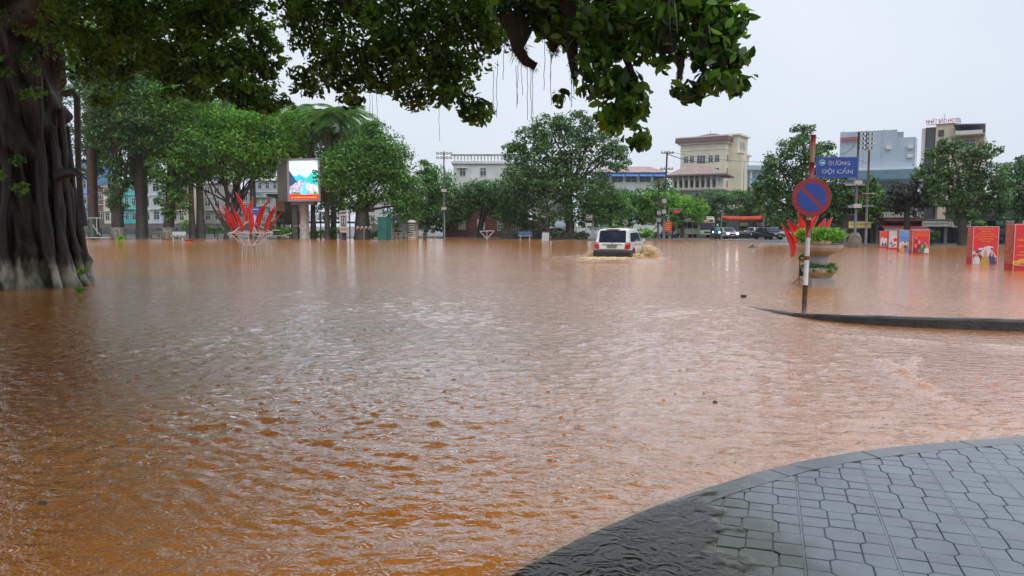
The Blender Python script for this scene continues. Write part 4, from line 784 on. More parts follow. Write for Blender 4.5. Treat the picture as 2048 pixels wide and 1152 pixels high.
part('wall', m_wh, e, (-w/2+.6, w/2-1.9, 1, 7, 2.4, zof(370,D))); part('slatted_wing', M('white_cladding', (.6,.62,.63), .6, .1, .6), e, (w/2-2.1, w/2-.2, .4, 6, -.1, zof(388,D))); part('balcony_box', M('grey_panel', (.5,.53,.57), .5, .1, .5), e, (w/2-2.3, w/2-.15, -.6, .38, zof(400,D), zof(384,D)))
part('brick_base', m_brick, e, (-w/2, -.4, .8, 7.2, -.1, 2.4)); part('vertical_sign', M('yellow_sign', (.5,.42,.24), .5, .3, 3), e, (-w/2+1.5, -w/2+1.95, .5, .75, 2.6, zof(372,D)))
for k in range(12): part('cladding_board', M('white_cladding', (.6,.62,.63), .6, .1, .6), e, (w/2-2.0, w/2-.3, .33, .41, .4+k*.42, .4+k*.42+.38))
# canopies by the café
for lab, x0, x1, D in (('pale blue tent canopy over the café terrace beside the hedge', 1108, 1132, 97), ('second pale tent canopy nearer the café sign', 1136, 1154, 97)):
    e, w = site('terrace_canopy', lab, x0, x1, D, 0, 'canopy'); bb = MB(); z0, z1 = zof(452, D), zof(443, D); bb.add([(-w/2,0,z0),(w/2,0,z0),(w/2,2.5,z0),(-w/2,2.5,z0),(-w*.3,1.2,z1),(w*.25,1.2,z1)], [(0,1,5,4),(1,2,5),(2,3,4,5),(3,0,4),(3,2,1,0)]); bb.build('cover', M('pale_tarp', (.55,.66,.70), .5, .12, 1), e)
    for sx in (-1, 1):
        for yy_ in (.1, 2.4): part('pole', m_fen, e, (sx*w*.47-.03, sx*w*.47+.03, yy_-.03, yy_+.03, -.1, z0))
# ---------------- building with blue awnings
D = 150; e, w = site('school_block', 'pale block with blue window awnings and pink roof above the trees', 1192, 1330, D, 0, 'building'); zt_ = zof(345, D)
part('wall', M('pale_green_wall', (.56,.60,.56), .7, .12, .5), e, (-w/2, w/2, 0, 10, -.1, zt_)); hip('roof', M('pink_roof2', (.42,.30,.29), .7, .2, 1), e, -w/2, w/2, 0, 10, zt_, zof(331, D), .3, .6)
m_blue = M('blue_awning', (.05,.20,.55), .5, .15, 1)
for k in range(5):
    x = -w/2 + w*(k+.5)/5; bb = MB(); bb.add([(x-w/11,-1.6,zof(353,D)),(x+w/11,-1.6,zof(353,D)),(x+w/11,-.02,zof(346.5,D)),(x-w/11,-.02,zof(346.5,D)),(x-w/11,-1.6,zof(354,D)),(x+w/11,-1.6,zof(354,D)),(x+w/11,-.02,zof(347.5,D)),(x-w/11,-.02,zof(347.5,D))], [(0,1,2,3),(7,6,5,4),(0,4,5,1),(1,5,6,2),(3,2,6,7),(0,3,7,4)]); bb.build('awning', m_blue, e)
    for q in (-.6, .6): window(e, x+q*w/14, zof(364, D), 1.0, 1.1, -.02, m_df)
# ---------------- government building
D = 205; m_cream = M('cream_render', (.66, .60, .45), .7, .1, .3); m_trim = M('pale_trim', (.70,.66,.55), .7, .1, .3); m_mar = M('maroon_tiles', (.17,.085,.085), .6, .25, 2)
e, w = site('government_building', 'tall cream government building with maroon parapet roof and entrance tower on its side', 1358, 1446, D, math.radians(-33), 'building'); w *= 1.04
zt_ = zof(288, D); fh = (zof(312,D)-zof(337,D))*1.02; z5 = zof(311, D); dp_ = 13
part('wall', m_cream, e, (-w/2, w/2, 0, dp_, -.1, zt_)); part('cornice', m_trim, e, (-w/2-.6, w/2+.6, -.6, dp_+.6, zt_, zt_+.5)); part('band', m_trim, e, (-w/2-.12, w/2+.12, -.15, dp_+.1, zof(299,D)-.2, zof(299,D)+.15))
bb = MB(); x0, x1 = -w/2-1.2, w/2+1.0; z0, z1 = zt_+.5, zof(275, D); bb.add([(x0,-1.3,z0),(x1,-1.3,z0),(x1,dp_+1.2,z0),(x0,dp_+1.2,z0),(x0+.15,-1.15,z1),(x1-.15,-1.15,z1),(x1-.15,dp_+1,z1),(x0+.15,dp_+1,z1)], [(3,2,1,0),(0,1,5,4),(1,2,6,5),(2,3,7,6),(3,0,4,7),(4,5,6,7)]); bb.build('mansard', m_mar, e)
part('roof_edge', m_trim, e, (x0+.1, x1-.1, -1.2, dp_+1.1, z1, z1+.3)); hip('roof', m_mar, e, -w/2+2.5, w/2-1, 1.5, dp_-1, z1+.3, zof(264, D), .4, .3)
for r in range(6):
    z = z5 - fh*r - 1.9
    if z < 1: break
    for fx in (.13, .26, .68, .82): window(e, -w/2 + w*fx, z, 1.35, 1.9, -.02, m_wf, None, 1)
    window(e, -w/2 + w*.47, z-.3, 2.4, 2.3, -.02, m_wf, None, 2)
    o = window(e, w/2+.02, 1.6, 1.5, 1.9, 0, m_wf, None, 1); o.location = (w/2+.02, 1.7, z); o.rotation_euler = (0, 0, math.pi/2)
part('balcony', m_trim, e, (-w/2+w*.36, -w/2+w*.58, -1.0, 0, z5-fh-2.9, z5-fh-2.5))
part('tower', m_cream, e, (w/2, w/2+2.2, 3.2, dp_-.4, -.1, zof(272, D))); part('tower_cap', m_trim, e, (w/2-.5, w/2+2.8, 2.6, dp_+.2, zof(272,D), zof(270,D)+.2)); part('tower_recess', M('grey_glass', (.16,.18,.19), .2, .2, 1), e, (w/2+2.2, w/2+2.26, 5.6, 9.8, 1, zof(322, D))); part('porch_pier', m_cream, e, (w/2+2.2, w/2+3.4, 3.3, 5.2, -.1, zof(308, D))); part('porch_cap', m_trim, e, (w/2+2.1, w/2+3.7, 3.0, 5.5, zof(308, D), zof(306, D)))
for k in range(4): o = window(e, 0, 0, .8, 2.2, 0, m_wf, None, 0, False); o.location = (w/2+2.22, 5.6+k*1.4, zof(299,D)); o.rotation_euler = (0, 0, math.pi/2)
part('side_wing', m_cream, e, (w/2-3, w/2+1.2, dp_+.01, dp_+5, -.1, zof(306,D))); part('wing_cap', m_trim, e, (w/2-3.2, w/2+1.9, dp_+.2, dp_+5.6, zof(306,D), zof(303,D)))
bb = MB(); bb.lathe([(.7,0),(.7,.12)], 20); o = bb.build('emblem', M('emblem_red', (.42,.10,.07), .5, .1, 1), e, loc=(w/2+2.2, 7.7, zof(316,D))); o.rotation_euler = (0, math.pi/2, 0)
bb = MB(); bb.tube([(0,6,zof(266,D)),(0,6,zof(257,D))], .06, 6); bb.build('mast', m_fen, e)
# two-storey pavilion in front
D = 165; e, w = site('tiled_pavilion', 'long two-storey pavilion with upturned grey tiled eaves before the government building', 1338, 1436, D, math.radians(-24), 'building'); m_pv = M('pavilion_wall', (.58,.56,.48), .7, .12, .4); m_gt = M('grey_brown_tiles', (.16,.14,.125), .7, .25, 2)
za, zb = zof(398, D), zof(352, D); part('wall', m_pv, e, (-w/2, w/2, 0, 9, -.1, zb-2.5)); part('upper_wall', m_pv, e, (-w/2+.5, w/2-.5, 1.2, 8, zb-2.6, zb))
hip('roof', M('rose_tiles', (.34,.24,.22), .7, .2, 1.5), e, -w/2, w/2, 0, 9, zb+.3, zof(330, D), .34, .8); part('eaves', m_gt, e, (-w/2-1.6, w/2+1.6, -1.6, 10.6, zb, zb+.32)); part('lower_eaves', m_gt, e, (-w/2-1.4, w/2+1.4, -1.5, 10.4, zof(380,D)-.3, zof(380,D)))
for k in range(9): x = -w/2+.6 + (w-1.2)*k/8; part('column', m_pv, e, (x-.18, x+.18, -.3, .06, zof(380,D), zb))
for k in range(8): window(e, -w/2+.6 + (w-1.2)*(k+.5)/8, zof(376,D), .8, 1.7, 1.18, m_df)
# glass-striped office
D = 215; e, w = site('glass_office', 'pale office block with tall blue glass strips right of the government building', 1484, 1545, D, 0, 'building'); zt_ = zof(340, D); part('wall', M('office_wall', (.62,.60,.54), .6, .1, .3), e, (-w/2, w/2, 0, 12, -.1, zt_)); part('roof_slab', M('office_roof', (.36,.48,.58), .5, .1, .5), e, (-w/2-.6, w/2+.6, -.8, 12.5, zt_, zof(331, D)))
for k in range(4): part('glass_strip', M('blue_strip_glass', (.10,.20,.30), .15, .2, .5), e, (-w/2+w*(k+.5)/4-.75, -w/2+w*(k+.5)/4+.75, -.08, -.01, 1, zt_-.4))
# ---------------- tall buildings at right
D = 118; ROT = lambda x_, D_: -math.atan2(at(x_, 470, D_).x, D_)
m_bw = M('blue_grey_render', (.38, .45, .53), .7, .09, .25, bump=.05); e, w = site('blue_block', 'tall windowless pale blue block with stepped roof line', 1672, 1822, D, ROT(1747, D), 'building'); e.scale.x = math.cos(ROT(1747, D))
def X2(x): return at(x, 470, D).x - e.location.x
part('wall', m_bw, e, (X2(1672), X2(1786), 0, 14, -.1, zof(261, D))); part('lower_wing', m_bw, e, (X2(1786)+.01, X2(1822), .05, 14, -.1, zof(277, D)))
part('roof_tank_frame', M('grey_metal', (.3,.32,.33), .4, .2, 1), e, (X2(1787), X2(1799), 2, 3, zof(277,D), zof(263,D))); part('ledge', M('pale_ledge', (.62,.70,.76), .5, .1, .4), e, (X2(1690), X2(1828), -1.2, -.0, zof(341,D), zof(336,D)))
bb = MB(); bb.add([(X2(1690),-1.2,zof(341,D)),(X2(1828),-1.2,zof(341,D)),(X2(1828),-5,zof(362,D)),(X2(1690),-5,zof(362,D)),(X2(1690),-1.2,zof(342,D)-.3),(X2(1828),-1.2,zof(342,D)-.3),(X2(1828),-5,zof(363,D)-.3),(X2(1690),-5,zof(363,D)-.3)], [(3,2,1,0),(4,5,6,7),(0,1,5,4),(1,2,6,5),(2,3,7,6),(3,0,4,7)]); bb.build('teal_sheet_roof', M('teal_sheet', (.045,.10,.13), .45, .15, 1), e)
part('drain_pipe', M('grey_metal', (.3,.32,.33), .4, .2, 1), e, (X2(1823), X2(1824.5), -.15, -.02, 3, zof(280,D)))
for x, y in ((1812,300),(1812,318),(1700,350),(1770,300)): part('air_conditioner', m_wf, e, (X2(x)-.4, X2(x)+.4, -.4, -.01, zof(y,D), zof(y,D)+.55))
for x in (1720, 1757): part('wall_joint', M('joint_grey', (.30,.36,.42), .7, .1, 1), e, (X2(x)-.04, X2(x)+.04, -.02, -.001, 4, zof(263,D)))
for x in (1676, 1727, 1760): bb = MB(); bb.tube([(X2(x),4,zof(262,D)),(X2(x),4,zof(253,D))], .05, 5); bb.build('aerial', m_fen, e)
m_redl = M('red_letters', (.5,.05,.05), .5, .1, 2); text('HOTEL', m_redl, e, (X2(1692), -.4, zof(277,D)), width=X2(1712)-X2(1674), height=.75, name='roof_lettering', depth=.15); part('sign_frame', m_fen, e, (X2(1674), X2(1712), -.25, -.15, zof(274,D), zof(273,D)))
D = 90; e, w = site('hotel', 'cream and brown hotel tower with red rooftop lettering', 1833, 1962, D, ROT(1897, D)-.06, 'hotel'); e.scale.x = math.cos(ROT(1897, D)); m_hc = M('hotel_cream', (.60,.53,.40), .6, .1, .4); m_hb = M('hotel_brown', (.10,.06,.055), .4, .15, .6)
part('side_wall', M('hotel_side', (.60,.60,.58), .6, .1, .4), e, (X2(1833), X2(1841), 0, 12, -.1, zof(253,D))); part('brown_strip', m_hb, e, (X2(1841)+.01, X2(1862), -.1, 12, -.1, zof(252,D))); part('cream_strip', m_hc, e, (X2(1862)+.01, X2(1900), -.25, 12, -.1, zof(246,D))); part('right_wing', m_hc, e, (X2(1900)+.01, X2(1958), .2, 12, -.1, zof(268,D)))
part('glass_strip', m_pane, e, (X2(1845), X2(1858), -.16, -.09, 3, zof(255,D)))
window(e, X2(1873), zof(272,D), .65, .75, -.27, m_df); 
for r in range(5): window(e, X2(1873), zof(300+32*r,D), .9, 1.1, -.27, m_df); window(e, X2(1930), zof(300+32*r,D), 1.4, 1.2, .18, m_wf)
bb = MB(); bb.add([(X2(1898),-2.2,zof(252,D)),(X2(1960),-2.2,zof(255,D)),(X2(1957),5,zof(262,D)),(X2(1905),5,zof(261,D)),(X2(1898),-2.2,zof(252,D)-.12),(X2(1960),-2.2,zof(255,D)-.12),(X2(1957),5,zof(262,D)-.12),(X2(1905),5,zof(261,D)-.12)], [(0,1,2,3),(7,6,5,4),(0,4,5,1),(1,5,6,2),(2,6,7,3),(3,7,4,0)]); bb.build('sloping_canopy', M('blue_sheet', (.10,.17,.30), .4, .15, 1), e)
for x in (1903, 1955): part('canopy_post', m_fen, e, (X2(x)-.05, X2(x)+.05, -1.9, -1.8, zof(270,D)-.2, zof(256,D)))
part('terrace_slab', m_hc, e, (X2(1900)+.02, X2(1959), -2.0, .18, zof(271,D)-.2, zof(270,D)-.2)); part('parapet', m_wf, e, (X2(1903), X2(1955), -2.02, -1.94, zof(270,D)-.2, zof(266,D)))
text('NHẬT BẢO HOTEL', m_redl, e, (X2(1877), -.6, zof(241,D)), width=X2(1912)-X2(1842), height=.72, name='roof_lettering', depth=.12)
bb = MB(); bb.box(X2(1843), X2(1911), -.5, -.44, zof(248,D), zof(247,D))
for x in range(1846, 1912, 8): bb.box(X2(x)-.02, X2(x)+.02, -.5, -.46, zof(249,D), zof(240,D))
bb.build('sign_scaffold', M('red_scaffold', (.28,.06,.06), .5, .2, 2), e)
bb = MB(); bb.tube([(X2(1876),1,zof(246,D)),(X2(1876),1,zof(224,D))], .03, 5); bb.build('aerial', m_fen, e)
# ---------------- row of shops behind the red boards
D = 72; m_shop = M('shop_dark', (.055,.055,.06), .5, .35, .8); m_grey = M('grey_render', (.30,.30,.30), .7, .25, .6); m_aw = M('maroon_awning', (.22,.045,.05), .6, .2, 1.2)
def shutter(e, x0, x1, z0, z1, mat):
    b_ = MB(); b_.box(x0, x1, -.06, .0, z0, z1); o = b_.build('shutter', mat, e)
    n_ = 7
    for k in range(n_): part('shutter_slat', mat, e, (x0+.02, x1-.02, -.09, -.061, z0+(z1-z0)*k/n_+.02, z0+(z1-z0)*(k+1)/n_-.03))
e, w = site('brick_shophouse', 'brown shophouse with a white window and yellow signboard beside the lamp mast', 1684, 1752, D, 0, 'shop')
part('wall', M('brown_wall', (.17,.135,.125), .7, .25, .6), e, (-w/2, w/2, 0, 9, -.1, zof(372,D))); part('balcony_slab', m_grey, e, (-w/2-.05, w/2+.05, -1.2, 0, zof(416,D), zof(411,D))); part('maroon_canopy', m_aw, e, (-w/2+.5, -w/2+2.2, -.8, -.01, zof(399,D), zof(391,D)))
window(e, X2(1704), zof(389,D), .55, .62, -.02); window(e, X2(1701), zof(430,D), .8, .8, -.02, m_wf); part('eaves', m_grey, e, (-w/2-.1, w/2+.1, -.5, 9.2, zof(372,D), zof(368,D)))
part('shop_sign', M('yellow_board', (.62,.50,.16), .5, .12, 2), e, (X2(1684), X2(1728), -1.4, -1.25, zof(456,D), zof(443,D))); text('NHÀ LÀ ĐỒ GỖ', M('brown_letters', (.16,.05,.02), .5, .1, 2), e, (X2(1704), -1.41, zof(447.5,D)), width=1.5, height=.22)
shutter(e, X2(1694), X2(1724), 0, 1.3, m_shop); shutter(e, X2(1728), X2(1746), 0, 1.3, m_shop); part('pillar', m_grey, e, (X2(1685), X2(1692), -.2, -.01, -.1, zof(456,D)))
e, w = site('awning_shop', 'grey shop with a wide maroon awning and balcony railing', 1752, 1834, D-1, 0, 'shop'); part('wall', m_grey, e, (-w/2, w/2, 0, 9, -.1, zof(400,D))); D = 71
bb = MB(); z0, z1 = zof(458,D), zof(446,D); bb.add([(-w/2-.3,-2.2,z0),(w/2,-2.2,z0),(w/2,-.02,z1),(-w/2+.2,-.02,z1),(-w/2-.3,-2.2,z0-.09),(w/2,-2.2,z0-.09),(w/2,-.02,z1-.09),(-w/2+.2,-.02,z1-.09)], [(0,1,2,3),(7,6,5,4),(0,4,5,1),(1,5,6,2),(2,6,7,3),(3,7,4,0)]); bb.build('awning', m_aw, e)
part('awning_edge', m_wf, e, (-w/2-.3, w/2, -2.23, -2.201, z0-.16, z0-.01)); part('upper_canopy', m_aw, e, (-w/2+.2, w/2, -1.3, -.02, zof(442,D), zof(438,D)))
part('balcony_slab', m_grey, e, (-w/2+.1, w/2, -1.0, -.01, zof(436,D), zof(434,D)))
for k in range(16): x = -w/2+.3 + (w-.6)*k/15; part('baluster', m_wf, e, (x-.05, x+.05, -.95, -.85, zof(434,D), zof(427,D)))
part('balcony_rail', m_wf, e, (-w/2+.1, w/2, -1.0, -.8, zof(427,D), zof(425.5,D))); window(e, -1, zof(422,D), .8, .8, -.02, m_df); window(e, 1.2, zof(422,D), .8, .8, -.02, m_df)
for k in range(3): shutter(e, -w/2+.2 + k*w/3, -w/2 + (k+1)*w/3 - .1, 0, 1.5, m_shop)
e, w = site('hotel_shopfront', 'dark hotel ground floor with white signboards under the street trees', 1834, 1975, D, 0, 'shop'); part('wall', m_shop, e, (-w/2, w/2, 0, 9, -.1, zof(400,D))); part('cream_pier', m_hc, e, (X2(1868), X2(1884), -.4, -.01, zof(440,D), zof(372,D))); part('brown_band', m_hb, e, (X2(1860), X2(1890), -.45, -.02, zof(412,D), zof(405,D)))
bb = MB(); bb.lathe([(.28,0),(.28,.05)], 16); o = bb.build('round_lamp_sign', m_wf, e, loc=(X2(1894), -.5, zof(404,D))); o.rotation_euler = (math.pi/2,0,0)
m_board = M('white_signboard', (.50,.50,.48), .5, .15, 2); m_lett = M('dark_letters', (.05,.05,.06), .5, .1, 2)
part('hotel_signboard', m_board, e, (X2(1829), X2(1885), -1.3, -1.15, zof(453,D), zof(442.5,D))); text('NHẬT BẢO HOTEL', m_lett, e, (X2(1857), -1.31, zof(447.5,D)), width=2.4, height=.25)
part('salon_signboard', m_board, e, (X2(1886), X2(1924), -1.3, -1.15, zof(454.5,D), zof(442,D))); text('Quê', m_lett, e, (X2(1912), -1.31, zof(447.5,D)), width=.7, height=.3)
bb = MB(); bb.lathe([(.2,0),(.2,.02)], 16); o = bb.build('round_logo', m_lett, e, loc=(X2(1895), -1.301, zof(448,D))); o.rotation_euler = (math.pi/2,0,0)
for k in range(6): x = -w/2 + w*(k+.5)/6; shutter(e, x-w/13, x+w/13, 0, 1.55, m_shop) if k % 2 else part('glass_door', m_pane, e, (x-w/13, x+w/13, -.05, .0, 0, 1.6))
part('awning', M('grey_awning', (.16,.16,.17), .6, .2, 1), e, (-w/2, w/2, -1.1, -.02, zof(441,D), zof(438.5,D)))
for x in (1887, 1925): part('pillar', m_grey, e, (X2(x)-.15, X2(x)+.15, -.35, -.11, -.1, 1.6))
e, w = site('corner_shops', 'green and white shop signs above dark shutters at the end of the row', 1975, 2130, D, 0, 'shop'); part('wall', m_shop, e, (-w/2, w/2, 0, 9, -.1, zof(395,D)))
part('green_signboard', M('green_board', (.03,.13,.10), .5, .15, 2), e, (X2(1976), X2(1993), -1.2, -1.05, zof(452,D), zof(439,D))); text('1973', m_board, e, (X2(1981), -1.21, zof(446,D)), width=.6, height=.25)
part('white_signboard', m_board, e, (X2(1994), X2(2040), -1.2, -1.05, zof(456,D), zof(441,D))); text('Hoa', m_redl, e, (X2(2006), -1.21, zof(448,D)), width=.9, height=.45)
for k in range(6): shutter(e, -w/2 + w*k/6 + .1, -w/2 + w*(k+1)/6 - .1, 0, 1.5, m_shop)
part('grey_awning', M('grey_awning', (.16,.16,.17), .6, .2, 1), e, (-w/2, w/2, -1.0, -.02, zof(438,D), zof(436,D)))
# shaded wall under the street trees at the end of the road
D = 160; e, w = site('street_wall', 'long low dark garden wall at the end of the tree-shaded street', 1330, 1480, D, 0, 'wall'); part('wall', M('dull_wall', (.10,.10,.10), .8, .3, .4), e, (-w/2, w/2, 0, .4, -.1, 2.2)); part('coping', m_grey, e, (-w/2-.05, w/2+.05, -.06, .46, 2.2, 2.32))
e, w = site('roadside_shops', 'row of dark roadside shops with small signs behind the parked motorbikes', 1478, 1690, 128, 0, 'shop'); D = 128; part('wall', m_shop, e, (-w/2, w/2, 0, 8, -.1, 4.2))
for k, (x, c) in enumerate(((1482, (.5,.5,.25)), (1490, (.42,.48,.25)), (1515, (.45,.22,.15)), (1522, (.5,.5,.48)), (1545, (.25,.4,.4)), (1570, (.4,.4,.38)))): part('small_sign', M('small_sign_%d' % k, c, .5, .2, 2), e, (X2(x)-.35, X2(x)+.35, -.5, -.4, zof(452,D), zof(445,D)))
for k in range(7): shutter(e, -w/2 + w*k/7 + .2, -w/2 + w*(k+1)/7 - .2, 0, 2.0, m_shop)
# ================================================================ street furniture and signs
m_red = M('sign_red', (.24, .018, .025), .4, .15, 6); m_wht = M('sign_white', (.52, .52, .50), .45, .12, 6); m_sblue = M('sign_blue', (.012, .05, .30), .35, .15, 6); m_steel = M('steel', (.30, .31, .32), .35, .2, 4, metal=.4)
# ---------------- no-parking sign with street name plate
D0 = gp(1608, 622).y; c = gp(1608, 622); pt = at(1627, 270, D0); lean = pt.x - c.x; hp = pt.z
e = thing('street_sign', 'red and white striped post with blue no parking disc and blue street name plate', 'sign', c)
def up(z): return Vector((lean*z/hp, 0, z))
pole = MB(); pole.tube([up(-.3), up(hp)], .046, 16); pole.build('post', m_wht, e, smooth=True)
ys = lambda y: at(1615, y, D0).z
for y0, y1 in ((270,293),(325,355),(440,475),): b = MB(); b.tube([up(ys(y1)), up(ys(y0)+(.003 if y0 == 270 else 0))], .0485, 16); b.build('red_band', m_red, e, smooth=True)
b = MB(); b.tube([up(-.25), up(ys(570))], .0475, 16); b.build('rusted_foot', M('rusty_steel', (.16,.13,.12), .6, .4, 8, c2=(.07,.05,.045)), e, smooth=True); b = MB(); b.tube([up(ys(520)), up(ys(512))], .0478, 16); b.build('rust_ring', M('rust', (.2,.07,.03), .8, .4, 10), e)
cd_ = at(1620, 395, D0) - c; R0 = 38/F*D0
disc = MB(); disc.lathe([(R0-.006,-.008),(R0,-.004),(R0,.004),(R0-.006,.008)], 56); o = disc.build('disc', m_red, e, loc=(cd_.x, -.085, cd_.z)); o.rotation_euler = (math.pi/2, 0, math.radians(-6))
def seg(sgn):
    r_ = R0*.735; h_ = R0*.095; a0 = math.asin(h_/r_); pts = [(r_*math.cos(a0+(math.pi-2*a0)*k/24), sgn*r_*math.sin(a0+(math.pi-2*a0)*k/24)) for k in range(25)]
    q = math.radians(-45); pts = [(x*math.cos(q)-y*math.sin(q), x*math.sin(q)+y*math.cos(q)) for x, y in pts]; return pts[::sgn]
for sgn in (1, -1): b = MB(); b.prismz(seg(sgn), .008, .011); k = b.build('blue_field', m_sblue, o)
for z in (cd_.z-.12, cd_.z+.12): b = MB(); b.cbox((cd_.x-.02, -.055, z), (.16, .03, .03)); b.build('clamp', m_steel, e)
p0, p1 = at(1629, 314, D0)-c, at(1712, 356, D0)-c; w, h_ = p1.x-p0.x, p0.z-p1.z; pcx, pcz = (p0.x+p1.x)/2+.02, (p0.z+p1.z)/2
b = MB(); b.cbox((0,0,0), (w, .018, h_)); plate = b.build('name_plate', m_sblue, e, bevel=.004, loc=(pcx, -.03, pcz)); m_slet = M('worn_white_letters', (.50,.56,.60), .5, .4, 14, c2=(.16,.24,.42))
fr_ = MB()
for q in ((-w*.48, w*.48, h_*.455, h_*.47), (-w*.48, w*.48, -h_*.47, -h_*.455)): fr_.box(q[0], q[1], -.0105, -.0085, q[2], q[3])
for q in (-1, 1): fr_.box(q*w*.48-.003, q*w*.48+.003, -.0105, -.0085, -h_*.455, h_*.455)
fr_.build('plate_border', M('faint_blue_line', (.10,.20,.48), .4, .1, 4), plate)
text('ĐƯỜNG', m_slet, plate, (w*.04, -.0105, h_*.235), width=w*.52, height=h_*.27, depth=.003); text('ĐỘI CẤN', m_slet, plate, (w*.0, -.0105, -h_*.17), width=w*.74, height=h_*.36, depth=.003)
b = MB(); b.lathe([(.062,0),(.062,.003)], 24); o = b.build('round_emblem', M('emblem_teal', (.22,.45,.52), .5, .3, 20), plate, loc=(-w*.355, -.0095, h_*.23)); o.rotation_euler = (math.pi/2,0,0)
b = MB(); b.lathe([(.044,.003),(.044,.005)], 24); b.build('emblem_field', M('emblem_blue', (.04,.16,.36), .5, .2, 20), o); b = MB(); b.prismz([(-.035,-.02),(-.01,.012),(.004,-.004),(.02,.02),(.038,-.02)], .005, .007); b.build('emblem_mountain', M('emblem_white', (.6,.65,.66), .5, .1, 9), o)

# ---------------- two-tier concrete planters
m_conc = M('pale_concrete', (.50,.46,.40), .55, .25, 2.5, bump=.3, c2=(.33,.29,.24)); m_plinth = M('grey_plinth', (.34,.33,.31), .5, .2, 2)
def planter(label, plab, x, yb, seed, flowers=True):
    c = gp(x, yb); D = c.y; s_ = D/22.0; e = thing('concrete_planter', label, 'planter', (c.x, c.y, -.3)); z0 = .3
    b = MB(); b.box(-.36, .36, -.36, .36, -.2, z0+.22); b.build('plinth', m_plinth, e, bevel=.01)
    b = MB(); b.lathe([(.34,z0+.2),(.4,z0+.27),(.53,z0+.40),(.555,z0+.50),(.525,z0+.51),(.50,z0+.45)], 32); b.build('lower_bowl', m_conc, e, smooth=False)
    b = MB(); b.lathe([(.30,z0+.44),(.30,z0+.86)], 24); b.build('column', m_plinth, e, smooth=True)
    b = MB(); b.lathe([(.24,z0+.82),(.42,z0+.90),(.64,z0+.99),(.70,z0+1.08),(.715,z0+1.14),(.68,z0+1.15),(.65,z0+1.09)], 32); b.build('upper_bowl', m_conc, e)
    q = thing('planter_plants', plab[0], 'plants', (c.x, c.y, z0+.78)); crown('foliage', [((.52*math.cos(a), .52*math.sin(a), z0+.05), (.27,.27,.2), 420) for a in np.arange(0, 6.28, .6)] + [((0,0,z0+.12), (.4,.4,.16), 500)], .09, m_leaf_c, q, seed, per=12); 
    q2 = thing('planter_plants', plab[1], 'plants', (c.x, c.y, z0+.15)); crown('foliage', [((.41*math.cos(a), .41*math.sin(a), z0-.26), (.19,.19,.17), 330) for a in np.arange(0, 6.28, .7)], .085, m_leaf_a, q2, seed+1, per=12)
    for k_ in (e, q, q2): k_.scale = (.87, .87, 1)
    return e
planter('two-tier round pale concrete planter standing in the flood behind the sign post', ('low yellow-green plants spilling over the upper bowl of the near planter', 'dark green plants ringing the lower bowl of the near planter'), 1637, 571, 50)
planter('second two-tier planter half hidden behind the near one', ('leafy plants in the upper bowl of the rear planter', 'plants in the lower bowl of the rear planter'), 1627, 541, 60)
# red flags stuck around the planters
m_flag = M('flag_red', (.72, .025, .022), .6, .15, 4); m_cane = M('flag_pole', (.35,.28,.2), .5, .2, 4)
def flag(label, base, tip, group, drop=.75, width=.42, seed=0, tail=.25, side=1):
    """a flag hanging wet and folded from its slanting pole."""
    base, tip = Vector(base), Vector(tip); e = thing('flag', label, 'flag', base, 0, group); r = random.Random(seed); d = tip - base
    b = MB(); b.tube([(0,0,0), d*1.03], .014, 6); b.build('pole', m_cane, e)
    n_, m_ = 12, 7; vs_ = []; ax = d.normalized(); out = Vector((side*abs(ax.z), -.12, -side*0)).normalized()
    for i in range(n_+1):
        t = i/n_; a = d*(1-t*drop)
        for k in range(m_+1):
            s_ = k/m_; hang = Vector((out.x*width*.42*s_*math.sin(math.pi*min(1, t*.9+.1))**.7, .05*math.sin(s_*9+t*4+seed), -tail*s_*(.25 + t) - .0))
            q = a + hang*(.3 + .9*t*(1.25-t)*1.6); vs_.append(q + Vector((0, .035*math.sin(k*2.1+seed+i*.4), 0)))
    f_ = [(i*(m_+1)+k, i*(m_+1)+k+1, (i+1)*(m_+1)+k+1, (i+1)*(m_+1)+k) for i in range(n_) for k in range(m_)]
    me = MB().add(vs_, f_).mesh('cloth', m_flag, True); o = obj('cloth', me, e); sd = o.modifiers.new('thickness', 'SOLIDIFY'); sd.thickness = .006
for i, (bx, by, tx, ty, D, sd) in enumerate([(1583,500,1563,447,24,1),(1585,482,1575,440,25,1),(1592,478,1588,448,26,1),(1598,474,1596,425,27.5,1),(1620,470,1640,425,27.5,-1),(1640,472,1652,438,27,-1),(1650,474,1665,435,26,-1)]):
    flag('red flag drooping at the left edge of the planters' if i < 1 else 'small red flag stuck among the planter plants', at(bx, by, D), at(tx, ty, D), 'red flags round the concrete planters', .95, .85, 70+i, .4 if i == 0 else .2, sd)
# little tripod easel with blue card
c = gp(1598, 567); e = thing('easel', 'small black tripod easel with a blue card beside the planter', 'easel', c)
for a in (.3, 2.3, 4.4): b = MB(); b.tube([(0,0,.16),(.22*math.cos(a),.22*math.sin(a),-.03)], .012, 6); b.build('leg', m_fen, e)
b = MB(); b.tube([(0,0,.05),(0,0,.75)], .014, 6); b.build('stem', m_fen, e); b = MB(); b.box(.0,.16,-.03,-.01,.22,.52); b.build('card', M('navy_card', (.03,.05,.16), .5, .2, 4), e)

